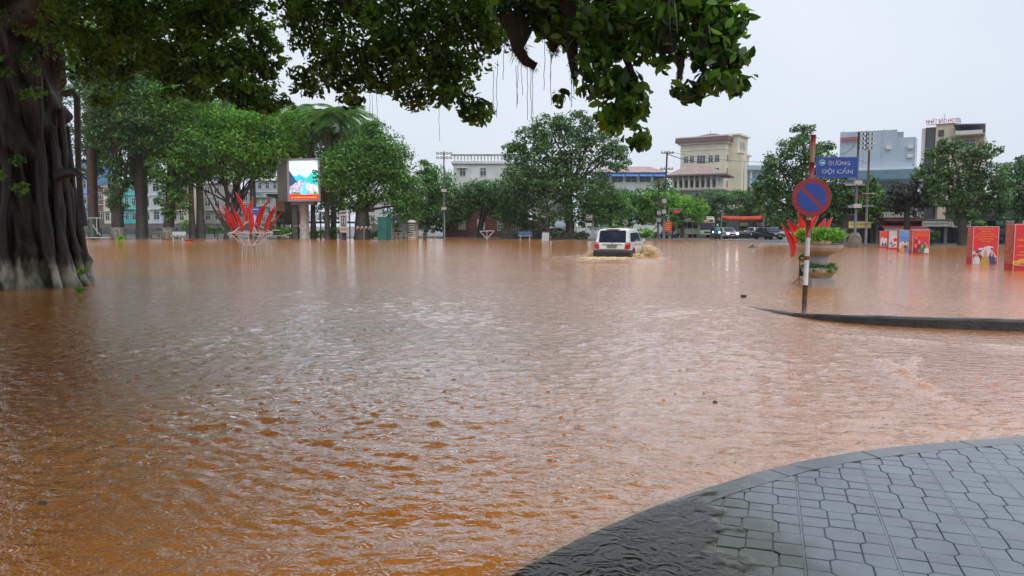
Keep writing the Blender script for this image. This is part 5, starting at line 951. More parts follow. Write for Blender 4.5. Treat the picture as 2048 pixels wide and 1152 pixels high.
# ---------------- wire basket full of red flags
c = gp(502, 513); e = thing('flag_basket', 'white wire basket stand on splayed legs holding a fan of red flags', 'stand', c); m_wire = M('white_wire', (.55,.54,.51), .45, .2, 4)
s_ = c.y/F; zl = at(502, 490, c.y).z; zr2 = at(502, 466, c.y).z; zk = at(502, 450, c.y).z; rl, rw, rf = 15*s_, 42*s_, 20*s_
def ring(r_, z, rad, n_=28): b = MB(); b.tube([(r_*math.cos(k*2*math.pi/n_), r_*math.sin(k*2*math.pi/n_), z) for k in range(n_+1)], rad, 6, False); return b
ring(rl, zl, .022).build('waist_ring', m_wire, e); ring(rw, zr2, .024).build('rim_ring', m_wire, e); ring(rw*.72, zr2+.1, .02).build('inner_ring', m_wire, e)
for k in range(10):
    a = k*math.pi/5 + .15; b = MB(); b.tube([(rf*math.cos(a), rf*math.sin(a), -.35), (rl*math.cos(a), rl*math.sin(a), zl), (rw*math.cos(a), rw*math.sin(a), zr2)], .02, 6); b.build('leg', m_wire, e)
for k in range(5): a = k*math.pi*.4 + .3; b = MB(); b.tube([(rw*math.cos(a), rw*math.sin(a), zr2), (.1*math.cos(a), .1*math.sin(a), zk+.2)], .026, 6); b.build('brace', m_wire, e)
for k in range(8): a = k*math.pi/4; b = MB(); cx_, cy_ = rw*.86*math.cos(a), rw*.86*math.sin(a); b.tube([(cx_+.24*math.cos(t), cy_+.1*math.sin(t), zr2-.06+.12*math.sin(t)) for t in np.linspace(0, 6.283, 13)], .014, 5, False); b.build('scroll', m_wire, e)
for i, (bx, by, tx, ty, dy, sd) in enumerate([(470,468,434,415,-.6,1),(474,468,443,410,.3,1),(476,467,448,408,-.2,1),(484,464,464,412,-.9,1),(494,448,472,386,.3,1),(499,464,496,413,-1.1,1),(502,450,506,394,.5,-1),(508,452,541,396,.1,-1),(516,464,532,412,-.8,-1),(527,468,551,412,.2,-1),(529,468,556,411,-.4,-1),(532,469,567,420,.5,-1)]):
    D = c.y + dy; flag('wet red flag standing in the white wire basket', at(bx, by, D), at(tx, ty, D), 'red flags in the wire basket', .92, .85, i, .34, sd)

# ---------------- big outdoor screen on one pillar
D = 97; c = at(603, 473, D); c.z = GZ; e = thing('outdoor_screen', 'big outdoor video screen on a round concrete pillar showing a green valley', 'screen', c, math.radians(-9)); s_ = D/F
Z = lambda y: at(603, y, D).z - GZ
zb, zt_ = Z(403), Z(317); ww = 70*s_*.99; b = MB(); b.tube([(0,1,-.3),(0,1,Z(405)-.2)], .58, 20); b.build('pillar', m_conc, e, smooth=True); b = MB(); b.box(-1.6,1.6,.5,1.5,Z(405)-.25,Z(404)+.15); b.build('pillar_head', M('screen_casing', (.26,.25,.25), .5, .15, 1), e)
x0, x1 = -1.75, -1.75+ww; b = MB(); b.box(x0-1.4, x1, .05, 2.1, zb, zt_); b.build('cabinet', M('screen_cabinet', (.10,.095,.09), .55, .2, .6), e); fr2 = M('screen_frame', (.34,.34,.35), .4, .1, 1)
b = MB(); f = .28; b.box(x0,x1,-.06,.0499,zb,zb+f); b.box(x0,x1,-.06,.0499,zt_-f,zt_); b.box(x0,x0+f,-.06,.0499,zb+f,zt_-f); b.box(x1-f,x1,-.06,.0499,zb+f,zt_-f); b.build('frame', fr2, e)
sx0, sx1, sz0, sz1 = x0+f, x1-f, zb+f, zt_-f; SW, SH = sx1-sx0, sz1-sz0
def em(name, c1, c2=None, scale=1.5, st=.95): return M('lit_' + name, c1, .4, .12, scale, c2=c2, emit=st)
b = MB(); b.box(sx0,sx1,.0,.049,sz0,sz1); scr = b.build('picture', em('sky', (.55,.76,.98), (.72,.86,1.0), .4, .8), e)
def sp_(pts, y, m, nm): b_ = MB(); b_.prismy([(sx0+u*SW, sz0+v*SH) for u, v in pts], -y, -y+.003); return b_.build(nm, m, scr)
sp_([(0,.3),(1,.3),(1,.55),(.8,.58),(.55,.56),(.4,.62),(.33,.66),(.26,.6),(.12,.62),(0,.55)], .006, em('far_hills', (.02,.55,.75), (.05,.4,.62), 1), 'far_hills')
sp_([(.5,.5),(1,.35),(1,.72),(.93,.7),(.88,.74),(.82,.68),(.74,.66),(.66,.6),(.58,.55)], .011, em('green_ridge', (.03,.62,.38), (.02,.45,.5), 1), 'green_ridge')
sp_([(0,.25),(.3,.45),(.22,.5),(.12,.62),(0,.75)], .012, em('dark_ridge', (.03,.06,.14), (.02,.04,.1), 1), 'dark_ridge')
sp_([(0,.1),(1,.1),(1,.34),(.85,.38),(.6,.44),(.35,.5),(.15,.4),(0,.33)], .016, em('town', (.75,.70,.80), (.03,.07,.20), 3.2), 'town')
sp_([(.55,.28),(1,.12),(1,.35),(.85,.37),(.62,.42)], .02, em('pale_town', (.85,.78,.80), (.45,.38,.5), 2.5), 'pale_town')
sp_([(.36,.1),(.6,.1),(.56,.40),(.5,.42)], .024, em('river', (.05,.55,.75), (.10,.65,.85), 1), 'river')
sp_([(.1,.1),(.4,.1),(.36,.17),(.14,.2)], .026, em('near_trees', (.03,.16,.06), (.08,.25,.1), 3), 'near_trees'); sp_([(.8,.1),(1,.1),(.96,.17),(.86,.22)], .027, em('tree', (.08,.35,.08), (.04,.2,.05), 3), 'tree')
sp_([(0,0),(1,0),(1,.12),(0,.13)], .03, em('red_band', (.80,.015,.01)), 'caption_band'); text('ĐẠI HỘI ĐẢNG BỘ CÁC CẤP NHIỆM KỲ', em('yellow', (1,.62,.05)), scr, (sx0+SW*.5, -.034, sz0+SH*.055), width=SW*.88, height=SH*.06)
for q in range(1, 5): b = MB(); b.box(sx0+SW*q/5-.012, sx0+SW*q/5+.012, -.0345, -.0325, sz0+SH*.62, sz1); b.build('panel_joint', em('joint', (.6,.72,.85), None, 1, .6), scr)

# ---------------- boards, booth, lantern, bollards, benches by the park
def board(name, label, x0, x1, y0, y1, D, mat, feet=True, cat='sign'):
    a, b_ = at(x0, y1, D), at(x1, y0, D); e = thing(name, label, cat, ((a.x+b_.x)/2, D, GZ)); w = b_.x-a.x; z0, z1 = a.z-GZ, b_.z-GZ
    q = MB(); q.box(-w/2, w/2, -.05, .05, z0, z1); q.build('panel', mat, e)
    q = MB()
    if feet:
        for sx in (-1, 1): q = MB(); q.box(sx*w*.38-.04, sx*w*.38+.04, .051, .12, -.2, z1*.9); q.build('post', m_steel, e)
    return e, w, z0, z1
e, w, z0, z1 = board('notice_board', 'tall white notice board with a black phone drawing by the fig tree', 680, 694, 421, 465, 94, m_wht); m_blk = M('print_black', (.03,.03,.03), .5, .1, 4)
h_ = z1-z0; q = MB(); q.box(-w*.3, w*.3, -.056, -.051, z0+h_*.28, z0+h_*.76); o = q.build('phone_print', m_blk, e); q = MB(); q.box(-w*.2, w*.2, -.06, -.057, z0+h_*.34, z0+h_*.7); q.build('phone_screen', m_wht, o); q = MB(); q.prismy([(-w*.14,z0+h_*.36),(w*.14,z0+h_*.36),(.04,z0+h_*.5),(w*.12,z0+h_*.66),(-w*.12,z0+h_*.66),(-.04,z0+h_*.5)], -.064, -.061); q.build('figure_print', m_blk, o)
for k, zz2 in enumerate((.9, .84)): q = MB(); q.box(-w*.4, w*.4*(1-.3*k), -.056, -.051, z0+h_*zz2, z0+h_*zz2+.1); q.build('print_line', m_blk, e)
q = MB(); q.box(-w*.42, w*.42, -.056, -.051, z0+h_*.08, z0+h_*.2); q.build('orange_print', M('print_orange', (.5,.25,.1), .5, .2, 5), e)
e, w, z0, z1 = board('advertising_board', 'blue advertising board with a white curved shape behind the flags', 504, 519, 414, 452, 93, M('board_blue', (.02,.07,.30), .4, .25, 1, c2=(.03,.12,.42))); h_ = z1-z0
q = MB(); q.prismy([(-w*.45+w*.62*math.sin(t)**2*.0 + w*.3*(1-math.sin(t)), z0+h_*(.05+.55*(t/math.pi))) for t in np.linspace(0, math.pi, 10)] + [(w*.1, z0+h_*.5), (w*.1, z0+h_*.12)], -.056, -.051); q.build('curve_print', m_wht, e); q = MB(); q.box(-w*.32, w*.36, -.056, -.051, z0+h_*.85, z0+h_*.9); q.build('print_line', m_wht, e)
# green booth
D = 92; c = at(769, 473, D); e = thing('booth', 'plain green metal booth with a door at the water edge', 'booth', (c.x, D, GZ), math.radians(-24)); s_ = D/F; m_gr = M('green_metal', (.02,.17,.13), .45, .15, 1); h_ = at(769, 436, D).z
q = MB(); q.box(-.62,.62,-.55,.55,-.1,h_); q.build('body', m_gr, e, bevel=.02); q = MB(); q.box(-.5,.38,-.575,-.551,.1,h_-.2); q.build('door', M('green_door', (.018,.15,.115), .4, .15, 1), e); q = MB(); q.box(-.68,.68,-.62,.62,h_,h_+.07); q.build('roof', m_gr, e); q = MB(); q.box(.28,.32,-.6,-.576,h_*.5,h_*.5+.16); q.build('handle', m_steel, e)
# stone lantern
D = 92; c = at(824, 473, D); e = thing('stone_lantern', 'banded pale stone lantern with a domed white cap', 'lantern', (c.x, D, GZ)); h_ = at(824, 441, D).z
for k in range(6): q = MB(); q.lathe([(.34,h_*.12+k*h_*.12),(.40,h_*.12+k*h_*.12+.05),(.40,h_*.12+k*h_*.12+.13),(.34,h_*.12+k*h_*.12+.18)], 16); q.build('drum', m_conc, e)
q = MB(); q.lathe([(.55,-.1),(.55,.18),(.42,h_*.12)], 16); q.build('base', M('orange_stone', (.45,.33,.22), .6, .2, 2), e); q = MB(); q.lathe([(.34,h_*.84),(.56,h_*.86),(.5,h_*.93),(.3,h_*.99),(.04,h_*1.01)], 18); q.build('cap', m_wht, e, smooth=True)
# park gate shelter behind the booth
D = 97; c = at(808, 473, D); e = thing('gate_shelter', 'small open shelter with dark roof behind the stone lantern', 'shelter', (c.x, D, GZ))
for sx in (-1.6, 1.6):
    for sy in (0, 1.6): q = MB(); q.box(sx-.1, sx+.1, sy-.1, sy+.1, -.1, 2.3); q.build('post', m_conc, e)
q = MB(); q.add([(-2.3,-.6,2.3),(2.3,-.6,2.3),(2.3,2.2,2.3),(-2.3,2.2,2.3),(-1.2,.8,2.9),(1.2,.8,2.9)], [(3,2,1,0),(0,1,5,4),(1,2,5),(2,3,4,5),(3,0,4)]); q.build('roof', m_wood, e); q = MB(); q.box(-.7,.5,.9,1.0,1.0,1.9); q.build('notice_panel', m_steel, e)
def bollard(label, x, yb, yt, D, group='dark bollards along the park edge', r=.07):
    c = at(x, yb, D); e = thing('bollard', label, 'bollard', (c.x, D, -.2), 0, group); h_ = at(x, yt, D).z + .2; q = MB(); q.lathe([(r*1.3,0),(r*1.3,.3),(r,.33),(r,h_-.08),(r*1.25,h_-.07),(r*1.2,h_-.01),(r*.4,h_)], 10); q.build('post', m_fen, e, smooth=False)
for lab, x, yb, yt in (('left dark post of the pair left of the flag basket', 435.5, 479, 448), ('right dark post of the pair left of the flag basket', 450.5, 479, 447), ('short dark post standing before the green booth', 774, 475, 457), ('short dark post before the stone lantern', 814, 475, 451), ('short dark post in the gap of the white railing', 848, 475, 450)): bollard(lab, x, yb, yt, 91)
def low_rail(label, x0, x1, D, h, posts):
    e, w = site('low_railing', label, x0, x1, D, 0, 'railing'); m_ = M('grey_pipe', (.38,.38,.37), .4, .2, 2)
    for z in (h, h*.55): q = MB(); q.tube([(-w/2,0,z),(w/2,0,z)], .04, 8); q.build('rail', m_, e)
    for k in range(posts): x = -w/2 + w*k/(posts-1); q = MB(); q.tube([(x,0,-.2),(x,0,h+.06)], .05, 8); q.build('post', m_, e)
low_rail('low grey pipe railing between the green booth and the stone lantern', 782, 812, 93, .75, 4); low_rail('low grey pipe railing right of the stone lantern', 832, 870, 93, .75, 4)
def conc_bench(label, x, D, mat, rz=0, blue=False, y_=477):
    c = at(x, y_, D); e = thing('bench', label, 'bench', (c.x, D, GZ), rz)
    for sx in (-.55, .55): q = MB(); q.prismx([(-.2,-.1),(.2,-.1),(.14,.2),(.2,.42),(-.2,.42),(-.14,.2)], sx-.07, sx+.07); q.build('leg', mat, e)
    q = MB(); q.box(-.85,.85,-.26,.26,.42,.50); q.build('seat', mat, e, bevel=.015); q = MB(); q.box(-.8,.8,.2,.27,.58,.95); q.build('backrest', M('bench_blue', (.06,.13,.32), .5, .2, 2) if blue else mat, e, bevel=.015)
    for sx in (-.5, .5): q = MB(); q.box(sx-.05, sx+.05, .2, .26, .5, .58); q.build('back_support', mat, e)
conc_bench('white concrete bench beside the whitewashed tree', 357, 88, m_wht); conc_bench('grey concrete bench behind the white one near the railing', 310, 99, m_conc); conc_bench('bench with a blue backrest in front of the restaurant hedge', 1050, 89, m_conc, 0, True)
# leaning hoarding, two bench-like pipe frames, swing
c = at(1091, 480, 88); e = thing('hoarding', 'plain grey A-board leaning at the hedge end', 'sign', (c.x, 88, GZ)); q = MB(); q.add([(-.45,0,-.1),(.4,0,-.1),(.45,.3,.85),(-.38,.3,.85),(-.45,.06,-.1),(.4,.06,-.1),(.45,.36,.85),(-.38,.36,.85)], [(0,1,2,3),(7,6,5,4),(0,4,5,1),(1,5,6,2),(2,6,7,3),(3,7,4,0)]); q.build('panel', M('grey_panel2', (.38,.39,.39), .5, .12, 1), e); q = MB(); q.bar((0,.9,-.1),(0,.36,.8), .05); q.build('stay', m_steel, e)
m_pipe = M('white_pipe', (.5,.5,.48), .4, .2, 2)
c = at(974, 479, 89); e = thing('exercise_apparatus', 'white triangular pipe exercise frame before the brick restaurant', 'exercise frame', (c.x, 89, GZ))
for p, q_ in (((-.85,0,1.0),(.85,0,1.05)), ((-.85,0,1.0),(0,0,.1)), ((.85,0,1.05),(0,0,.1)), ((0,0,-.1),(0,0,1.05))): b = MB(); b.tube([p, q_], .045, 8); b.build('pipe', m_pipe, e)
c = at(185, 479, 92); e = thing('exercise_swing', 'white pipe exercise swing on a slatted base beside the banyan', 'exercise frame', (c.x, 92, GZ))
for p, q_ in (((-.9,0,2.6),(1.1,0,2.6)), ((-.2,0,2.5),(.3,0,1.4)), ((.6,0,2.6),(.6,0,.6)), ((.3,0,1.4),(1.0,0,.5)), ((-.9,0,2.6),(-.9,0,.4))): b = MB(); b.tube([p, q_], .05, 8); b.build('pipe', m_pipe, e)
for k in range(3): b = MB(); b.box(-1.6,2.2,-.5+k*.35,-.25+k*.35,.15,.25); b.build('base_slat', m_pipe, e)
b = MB(); b.box(-.1,.15,-.1,.1,-.1,2.5); b.build('post', m_gr, e)
e = thing('exercise_bench', 'tangle of pipe exercise seats by the garden right of the flag basket', 'exercise frame', tuple(at(555,477,92).to_2d()) + (GZ,))
for p, q_ in (((-1.6,0,.9),(-1.2,0,.1)), ((-.6,0,1.1),(-.9,0,.1)), ((-.6,0,1.1),(.3,0,1.1)), ((.6,0,.4),(1.8,0,.8)), ((-1.2,.3,.4),(1.0,.3,.4))): b = MB(); b.tube([p, q_], .05, 8); b.build('pipe', m_pipe, e)
b = MB(); b.box(-1.4,.9,-.4,.4,.06,.16); b.build('base', m_fen, e)
for lab, x, y, D, m_ in (('broad-leaved plants below the ochre hut', 560, 452, 101, m_leaf_a), ('bright green garden plants beside the stone pillar', 579, 452, 99, m_leaf_c), ('garden shrubs behind the screen pillar', 640, 460, 100, m_leaf_a), ('ivy mound under the palms', 668, 455, 99, m_leaf_a), ('shrubs by the foot of the fig tree', 745, 460, 99, m_leaf_c), ('shrubs behind the green booth', 790, 458, 99, m_leaf_c), ('river-bank bush seen behind the slim palms', 372, 432, 120, m_leaf_c), ('river-bank creeper behind the many-stemmed tree', 430, 450, 118, m_leaf_c)):
    p = at(x, y, D); q = thing('shrub', lab, 'shrub', (p.x, D, GZ)); hh = p.z - GZ; crown('foliage', [((dx*.9, 0, hh*.55), (.8,.6,max(.4, hh*.5)), 180) for dx in (-1, 0, 1)], .3, m_, q, x, per=14); b = MB(); b.tube([(0,0,-.1),(0,0,hh*.8)], [.06,.03], 6); b.build('stem', m_bark, q)
# aloes and clipped mushrooms sculpture beside the fig
e = thing('pipe_lamps', 'cluster of short grey spotlights on a stand by the fig tree', 'spotlights', tuple(at(728,472,91).to_2d()) + (GZ,)); b = MB(); b.tube([(0,0,-.1),(0,0,1.3)], .05, 8); b.build('stand', m_steel, e)
for k in range(4): b = MB(); b.tube([(-.9+k*.5, 0, 1.25), (-.65+k*.5, -.25, 1.5)], .13, 10); b.build('spotlight', m_conc, e)

# ---------------- flood-light masts
def mast(label, x, yb, yt, D, rows, cols, wpx, hpx, xo, base=True, m_=None):
    c = at(x, yb, D); e = thing('floodlight_mast', label, 'light mast', (c.x, D, -.1)); s_ = D/F; zt_ = at(x, yt, D).z + .1; b = MB(); b.tube([(0,0,-.3),(0,0,zt_*.5),(0,0,zt_)], [.11,.09,.07], 12); b.build('pole', m_ or M('mast_steel', (.11,.12,.12), .4, .2, 2), e, smooth=True)
    W, Hh = wpx*s_, hpx*s_; dx = xo*s_
    b = MB()
    for r in range(rows): z = zt_ - Hh*(r+.5)/rows; b.box(dx-W/2, dx+W/2, -.14, -.08, z-.03, z+.03)
    b.box(dx-.05, dx+.05, -.2, -.141, zt_-Hh, zt_); b.build('lamp_frame', m_fen, e)
    for r in range(rows):
        for k in range(cols):
            xx = dx - W/2 + W*(k+.5)/cols + (W*.05 if k >= cols/2 else -W*.05); z = zt_ - Hh*(r+.5)/rows; lw, lh = W/cols*.34, Hh/rows*.30
            q = MB(); q.add([(xx-lw,-.42,z-lh),(xx+lw,-.42,z-lh),(xx+lw,-.36,z+lh),(xx-lw,-.36,z+lh),(xx-lw*.6,-.15,z-lh*.6),(xx+lw*.6,-.15,z-lh*.6),(xx+lw*.6,-.15,z+lh*.6),(xx-lw*.6,-.15,z+lh*.6)], [(3,2,1,0),(4,5,6,7),(0,1,5,4),(1,2,6,5),(2,3,7,6),(3,0,4,7)]); o = q.build('floodlight', m_df, e)
            q = MB(); q.add([(xx-lw*.75,-.428,z-lh*.7),(xx+lw*.75,-.428,z-lh*.7),(xx+lw*.75,-.378,z+lh*.7),(xx-lw*.75,-.378,z+lh*.7)], [(0,1,2,3)]); q.build('lens', M('lamp_lens', (.45,.46,.45), .15, .1, 2), o)
    for zf in (.35, .55): b = MB(); b.box(-.3, .3, -.32, -.1, zt_*zf, zt_*zf+.32); b.build('control_box', M('grey_box', (.42,.42,.40), .5, .15, 2), e)
    if base: b = MB(); b.lathe([(.62,-.3),(.58,.5),(.45,1.0),(.3,1.25)], 8); b.build('concrete_foot', M('stained_foot', (.16,.13,.11), .7, .4, 3), e)
    return e
mast('slim floodlight mast with eight lamps in front of the brick restaurant', 889, 476, 303, 90, 2, 4, 31, 17, 1, False)
mast('tall floodlight mast with sixteen lamps among the shop trees', 1709, 494, 264, 60, 4, 4, 29, 36, 13)
# bare lamp post beside it
c = at(1731, 492, 64); e = thing('lamp_post', 'bare concrete street post right of the sixteen-lamp mast', 'post', (c.x, 64, -.1)); zt_ = at(1731, 300, 64).z+.1; b = MB(); b.tube([(0,0,-.2),(0,0,zt_)], [.11,.08], 10); b.build('post', M('post_grey', (.13,.13,.125), .6, .2, 2), e, smooth=True); b = MB(); b.tube([(0,0,zt_*.86),(-.9,-.1,zt_*.9),(-1.8,-.2,zt_*.88)], .03, 6); b.build('arm', m_steel, e)
for z in (.25,.42,.55): b = MB(); b.box(-.5,.5,-.16,-.10,zt_*z,zt_*z+.06); b.build('cross_arm', m_steel, e)
# ---------------- utility poles and cables
def upole(label, x, yb, yt, D, arms, lean=0):
    c = at(x, yb, D); e = thing('utility_pole', label, 'utility pole', (c.x, D, -.1)); zt_ = at(x, yt, D).z + .1; m_ = M('pole_concrete', (.11,.105,.10), .7, .25, 2); b = MB(); b.tube([(0,0,-.3),(lean,0,zt_)], [.16,.10], 10); b.build('pole', m_, e, smooth=True)
    for f_ in arms:
        b = MB(); b.box(lean*f_-.8, lean*f_+.8, -.22, -.12, zt_*f_-.06, zt_*f_+.06); o = b.build('cross_arm', m_, e)
        for k in (-.7,-.3,.3,.7): b = MB(); b.lathe([(.06,.06),(.09,.12),(.05,.2),(.07,.26)], 8, (lean*f_+k, -.17, zt_*f_)); b.build('insulator', M('insulator', (.25,.12,.08), .3, .2, 2), o)
    for f_ in (.3, .42): b = MB(); b.box(-.25,.25,-.45,-.18,zt_*f_,zt_*f_+.5); b.build('meter_box', M('grey_box', (.42,.42,.40), .5, .15, 2), e)
    return c.x + lean, zt_ - .1
u1 = upole('tall concrete utility pole with cable arms behind the round bush', 1326, 478, 303, 96, (.98, .8, .68), .35); u2 = upole('shorter utility pole strung with meter boxes left of the tall one', 1316, 478, 360, 97, (.95, .6))
m_cab = M('cable', (.03,.03,.03), .6, .1, 2)
def cable(label, a, b_, sag, r=.025):
    a, b_ = Vector(a), Vector(b_); q = MB(); q.tube([a.lerp(b_, k/14) - Vector((0,0,sag*4*(k/14)*(1-k/14))) for k in range(15)], r, 5); tag(q.build('cable', m_cab), label, 'cable', 'overhead cables')
cable('overhead cable sagging right from the tall utility pole toward the rounded tree', (u1[0], 95.8, u1[1]), at(1545, 325, 80), .3, .022); cable('thick overhead cable bundle falling toward the right from the tall utility pole', (u1[0], 95.8, u1[1]*.97), at(1440, 322, 110), .5, .05)
cable('slack black cable loop hanging left of the tall utility pole', (u1[0], 95.8, u1[1]*.45), at(1180, 440, 93), 1.0, .03); cable('stay cable slanting down from the utility pole to the bush', (u1[0]-.1, 95.7, 3.0), at(1304, 462, 95), .1, .06)
cable('thin overhead cable from the sixteen-lamp mast to the bare post', at(1709, 290, 60), at(1680, 308, 64), .2, .02)
# ---------------- café sign
c = at(1186, 482, 86); e = thing('cafe_sign', 'black café signboard on a thin post above the hedge', 'sign', (c.x, 86, GZ)); s_ = 86/F; zz2 = lambda y: at(1180, y, 86).z-GZ; b = MB(); b.tube([(0,0,-.2),(0,0,zz2(428))], .045, 8); b.build('post', m_steel, e); b = MB(); b.box(-16*s_, 1*s_, -.12, -.05, zz2(441), zz2(428.5)); o = b.build('board', m_blk, e)
text('Café', m_wht, o, (-8*s_, -.125, zz2(433)), width=13*s_, height=.34, shear=.3); text('Trà Thái', m_wht, o, (-7.5*s_, -.125, zz2(438.5)), width=10*s_, height=.16); b = MB(); b.box(-15*s_, -3*s_, -.1, -.06, zz2(452), zz2(446)); b.build('lower_plate', M('pale_plate', (.45,.47,.5), .5, .2, 4), e)
c = at(1265, 478, 92); e = thing('green_post', 'thin green pole standing behind the four-wheel drive', 'post', (c.x, 92, GZ)); b = MB(); b.tube([(0,0,-.2),(0,0,at(1265,418,92).z)], [.06,.05], 8); b.build('pole', m_gr, e); b = MB(); b.sphere((0,0,at(1265,418,92).z), .09); b.build('finial', m_gr, e)
# ---------------- red notices and banner of the street
e, w, z0, z1 = board('red_notice', 'orange red notice board beside the utility pole', 1328, 1344, 443, 463, 96, m_flag); 
for k in range(4): b = MB(); b.box(-w*.35, w*.35, -.056, -.051, z1-(k+1)*(z1-z0)/5-.05, z1-(k+1)*(z1-z0)/5+.05); b.build('print_line', M('print_yellow', (.6,.38,.05), .5, .1, 4), e)
e, w, z0, z1 = board('red_notice', 'pair of red notice panels in the tree shade left of the bus', 1372, 1386, 446, 470, 118, m_flag)
e, w, z0, z1 = board('street_notice', 'small red hanging street sign on an arm by the utility pole', 1346, 1360, 420, 426, 97, M('orange_red', (.55,.08,.03), .5, .15, 3), False); b = MB(); b.tube([(-w/2-.5,.1,z1+.15),(w/2+.3,.1,z1+.1)], .04, 6); b.build('arm', m_steel, e); b = MB(); b.tube([(-w/2-.5,.1,-.2),(-w/2-.5,.1,z1+.2)], .06, 6); b.build('post', m_steel, e)
D = 112; a, b_ = at(1443, 433, D), at(1528, 436, D); e = thing('street_banner', 'long red banner strung across the tree-shaded street', 'banner', ((a.x+b_.x)/2, D, GZ)); w = b_.x-a.x; q = MB(); vs_ = []; zz0, zz1 = at(1480,440,D).z-GZ, at(1480,431,D).z-GZ
for k in range(25): x = -w/2 + w*k/24; yo = .12*math.sin(k*.9); sg = -.12*math.sin(math.pi*k/24); vs_ += [(x, yo, zz0+sg+.02*math.sin(k)), (x, yo*.4, zz1+sg)]
me = MB().add(vs_, [(2*k, 2*k+2, 2*k+3, 2*k+1) for k in range(24)]).mesh('cloth', M('banner_red', (.62,.05,.035), .6, .15, 2), True); o = obj('cloth', me, e); o.modifiers.new('t', 'SOLIDIFY').thickness = .02
text('CHÀO MỪNG ĐẠI HỘI ĐẢNG BỘ', M('print_yellow', (.6,.38,.05), .5, .1, 4), e, (0, -.16, (zz0+zz1)/2-.1), width=w*.8, height=.28)
for sx in (-1, 1): q = MB(); q.tube([(sx*w/2, 0, -.2), (sx*w/2, 0, zz1+.3)], .07, 8); q.build('post', m_steel, e)

# ---------------- red display boxes in the square
def dbox(label, xl, xm, xr, yt, yb, face, lines, art, edge=None, foot=.35):
    """a four-sided printed box; xl..xm is its narrow side, xm..xr its front in photo pixels."""
    c = gp((xm+xr)/2, yb); D = c.y; s_ = D/F; w = (xr-xm)*s_; h = (yb-yt)*s_; ang = math.radians(3); e = thing('display_box', label, 'display box', (c.x, D, -.4), -ang); z0 = .4
    dp = .42*w; sd = (xm-xl)*s_
    m_e = M('box_edge', (.62,.36,.34), .5, .15, 4)
    b = MB(); b.box(-w/2, w/2, 0, dp, -.1, z0+h); b.build('body', M('box_red', (.60,.025,.035), .5, .15, 2), e)
    b = MB(); t = .03; b.box(-w/2-.002, -w/2+t, -.012, -.001, z0-.1, z0+h); b.box(w/2-t, w/2+.002, -.012, -.001, z0-.1, z0+h); b.box(-w/2+t, w/2-t, -.012, -.001, z0+h-t, z0+h+.002); b.box(-w/2-.012, -w/2-.001, 0, dp, z0+h-t, z0+h); b.build('edge_trim', m_e, e)
    b = MB(); b.box(-w/2+t, w/2-t, -.008, -.002, z0+h*.12, z0+h-t); f_ = b.build('front_print', face, e); b = MB(); b.box(-w/2-.008, -w/2-.002, .04, dp-.04, z0+h*.14, z0+h-.05); sfc = b.build('side_print', M('side_orange', (.55,.20,.10), .5, .5, 6, c2=(.45,.05,.04)), e)
    b = MB(); b.box(-w/2+t, w/2-t, -.02, -.009, z0+h*.10, z0+h*.125); b.build('foot_ledge', m_e, e)
    for txt, u, v, tw, th, m_ in lines: text(txt, m_, f_, (u*w/2, -.010, z0+h*v), width=tw*w, height=th*h, depth=.003)
    k = .0005
    for i, (m_, pts) in enumerate(art): b = MB(); b.prismy([(u*w/2, z0+h*v) for u, v in pts], -.0125-.0012*i, -.0085); b.build('print_shape', m_, f_)
    return e
m_yl = M('print_gold', (.78,.42,.04), .5, .1, 6); m_skin = M('print_skin', (.60,.33,.22), .5, .1, 9); m_pw = M('print_white', (.62,.64,.68), .5, .1, 6); m_nav = M('print_navy', (.06,.05,.17), .5, .2, 6); m_pgrn = M('print_green', (.05,.18,.06), .5, .2, 6); m_gold2 = M('print_tan', (.5,.30,.07), .5, .2, 8); m_mar2 = M('print_maroon', (.22,.02,.03), .5, .2, 6); m_rf = M('face_red', (.66,.03,.04), .5, .12, 3); m_bf = M('face_blue', (.08,.26,.62), .5, .15, 2); m_wfce = M('face_white', (.62,.58,.58), .5, .1, 3)
def el(u, v, ru, rv, n_=14, a0=0, a1=6.2832): return [(u+ru*math.cos(a0+(a1-a0)*k/n_), v+rv*math.sin(a0+(a1-a0)*k/n_)) for k in range(n_)]
def bust(u, v, s_, body, hat=None): 
    a = [(body, [(u-.26*s_, v-.17*s_), (u+.26*s_, v-.17*s_), (u+.2*s_, v-.03*s_), (u+.07*s_, v+.02*s_), (u-.07*s_, v+.02*s_), (u-.2*s_, v-.03*s_)]), (m_skin, el(u, v+.06*s_, .085*s_, .062*s_))]
    if hat: a.append((hat, el(u, v+.10*s_, .12*s_, .05*s_, 10, -.2, 3.4)))
    return a
art1 = [(m_pw, el(.25,.42,.4,.06)), (m_pw, el(-.35,.40,.2,.03)), (m_pw, el(-.75,.30,.25,.05)), (m_pw, [(-.5,.2),(.9,.18),(.55,.36),(0,.4),(-.4,.33)])] + bust(.5,.30,.9,m_nav,m_nav) + bust(-.42,.24,.9,m_mar2,m_nav) + bust(.5,.2,1.35,m_nav) + bust(0,.19,1.5,m_gold2) + bust(-.66,.19,1.1,m_pw,m_nav)
dbox('red display box with six lines of gold lettering and painted workers', 1931, 1944, 1994, 453, 528, m_rf, [('ĐẢNG CỘNG SẢN', 0, .93, .62, .042, m_yl), ('VIỆT NAM', 0, .865, .36, .042, m_yl), ('NGƯỜI LÃNH ĐẠO,', 0, .80, .64, .042, m_yl), ('TỔ CHỨC MỌI THẮNG LỢI', 0, .735, .86, .042, m_yl), ('CỦA CÁCH MẠNG', 0, .67, .62, .042, m_yl), ('VIỆT NAM', 0, .605, .4, .042, m_yl)], art1)
cx_, cy_ = .25, .86; rays = []
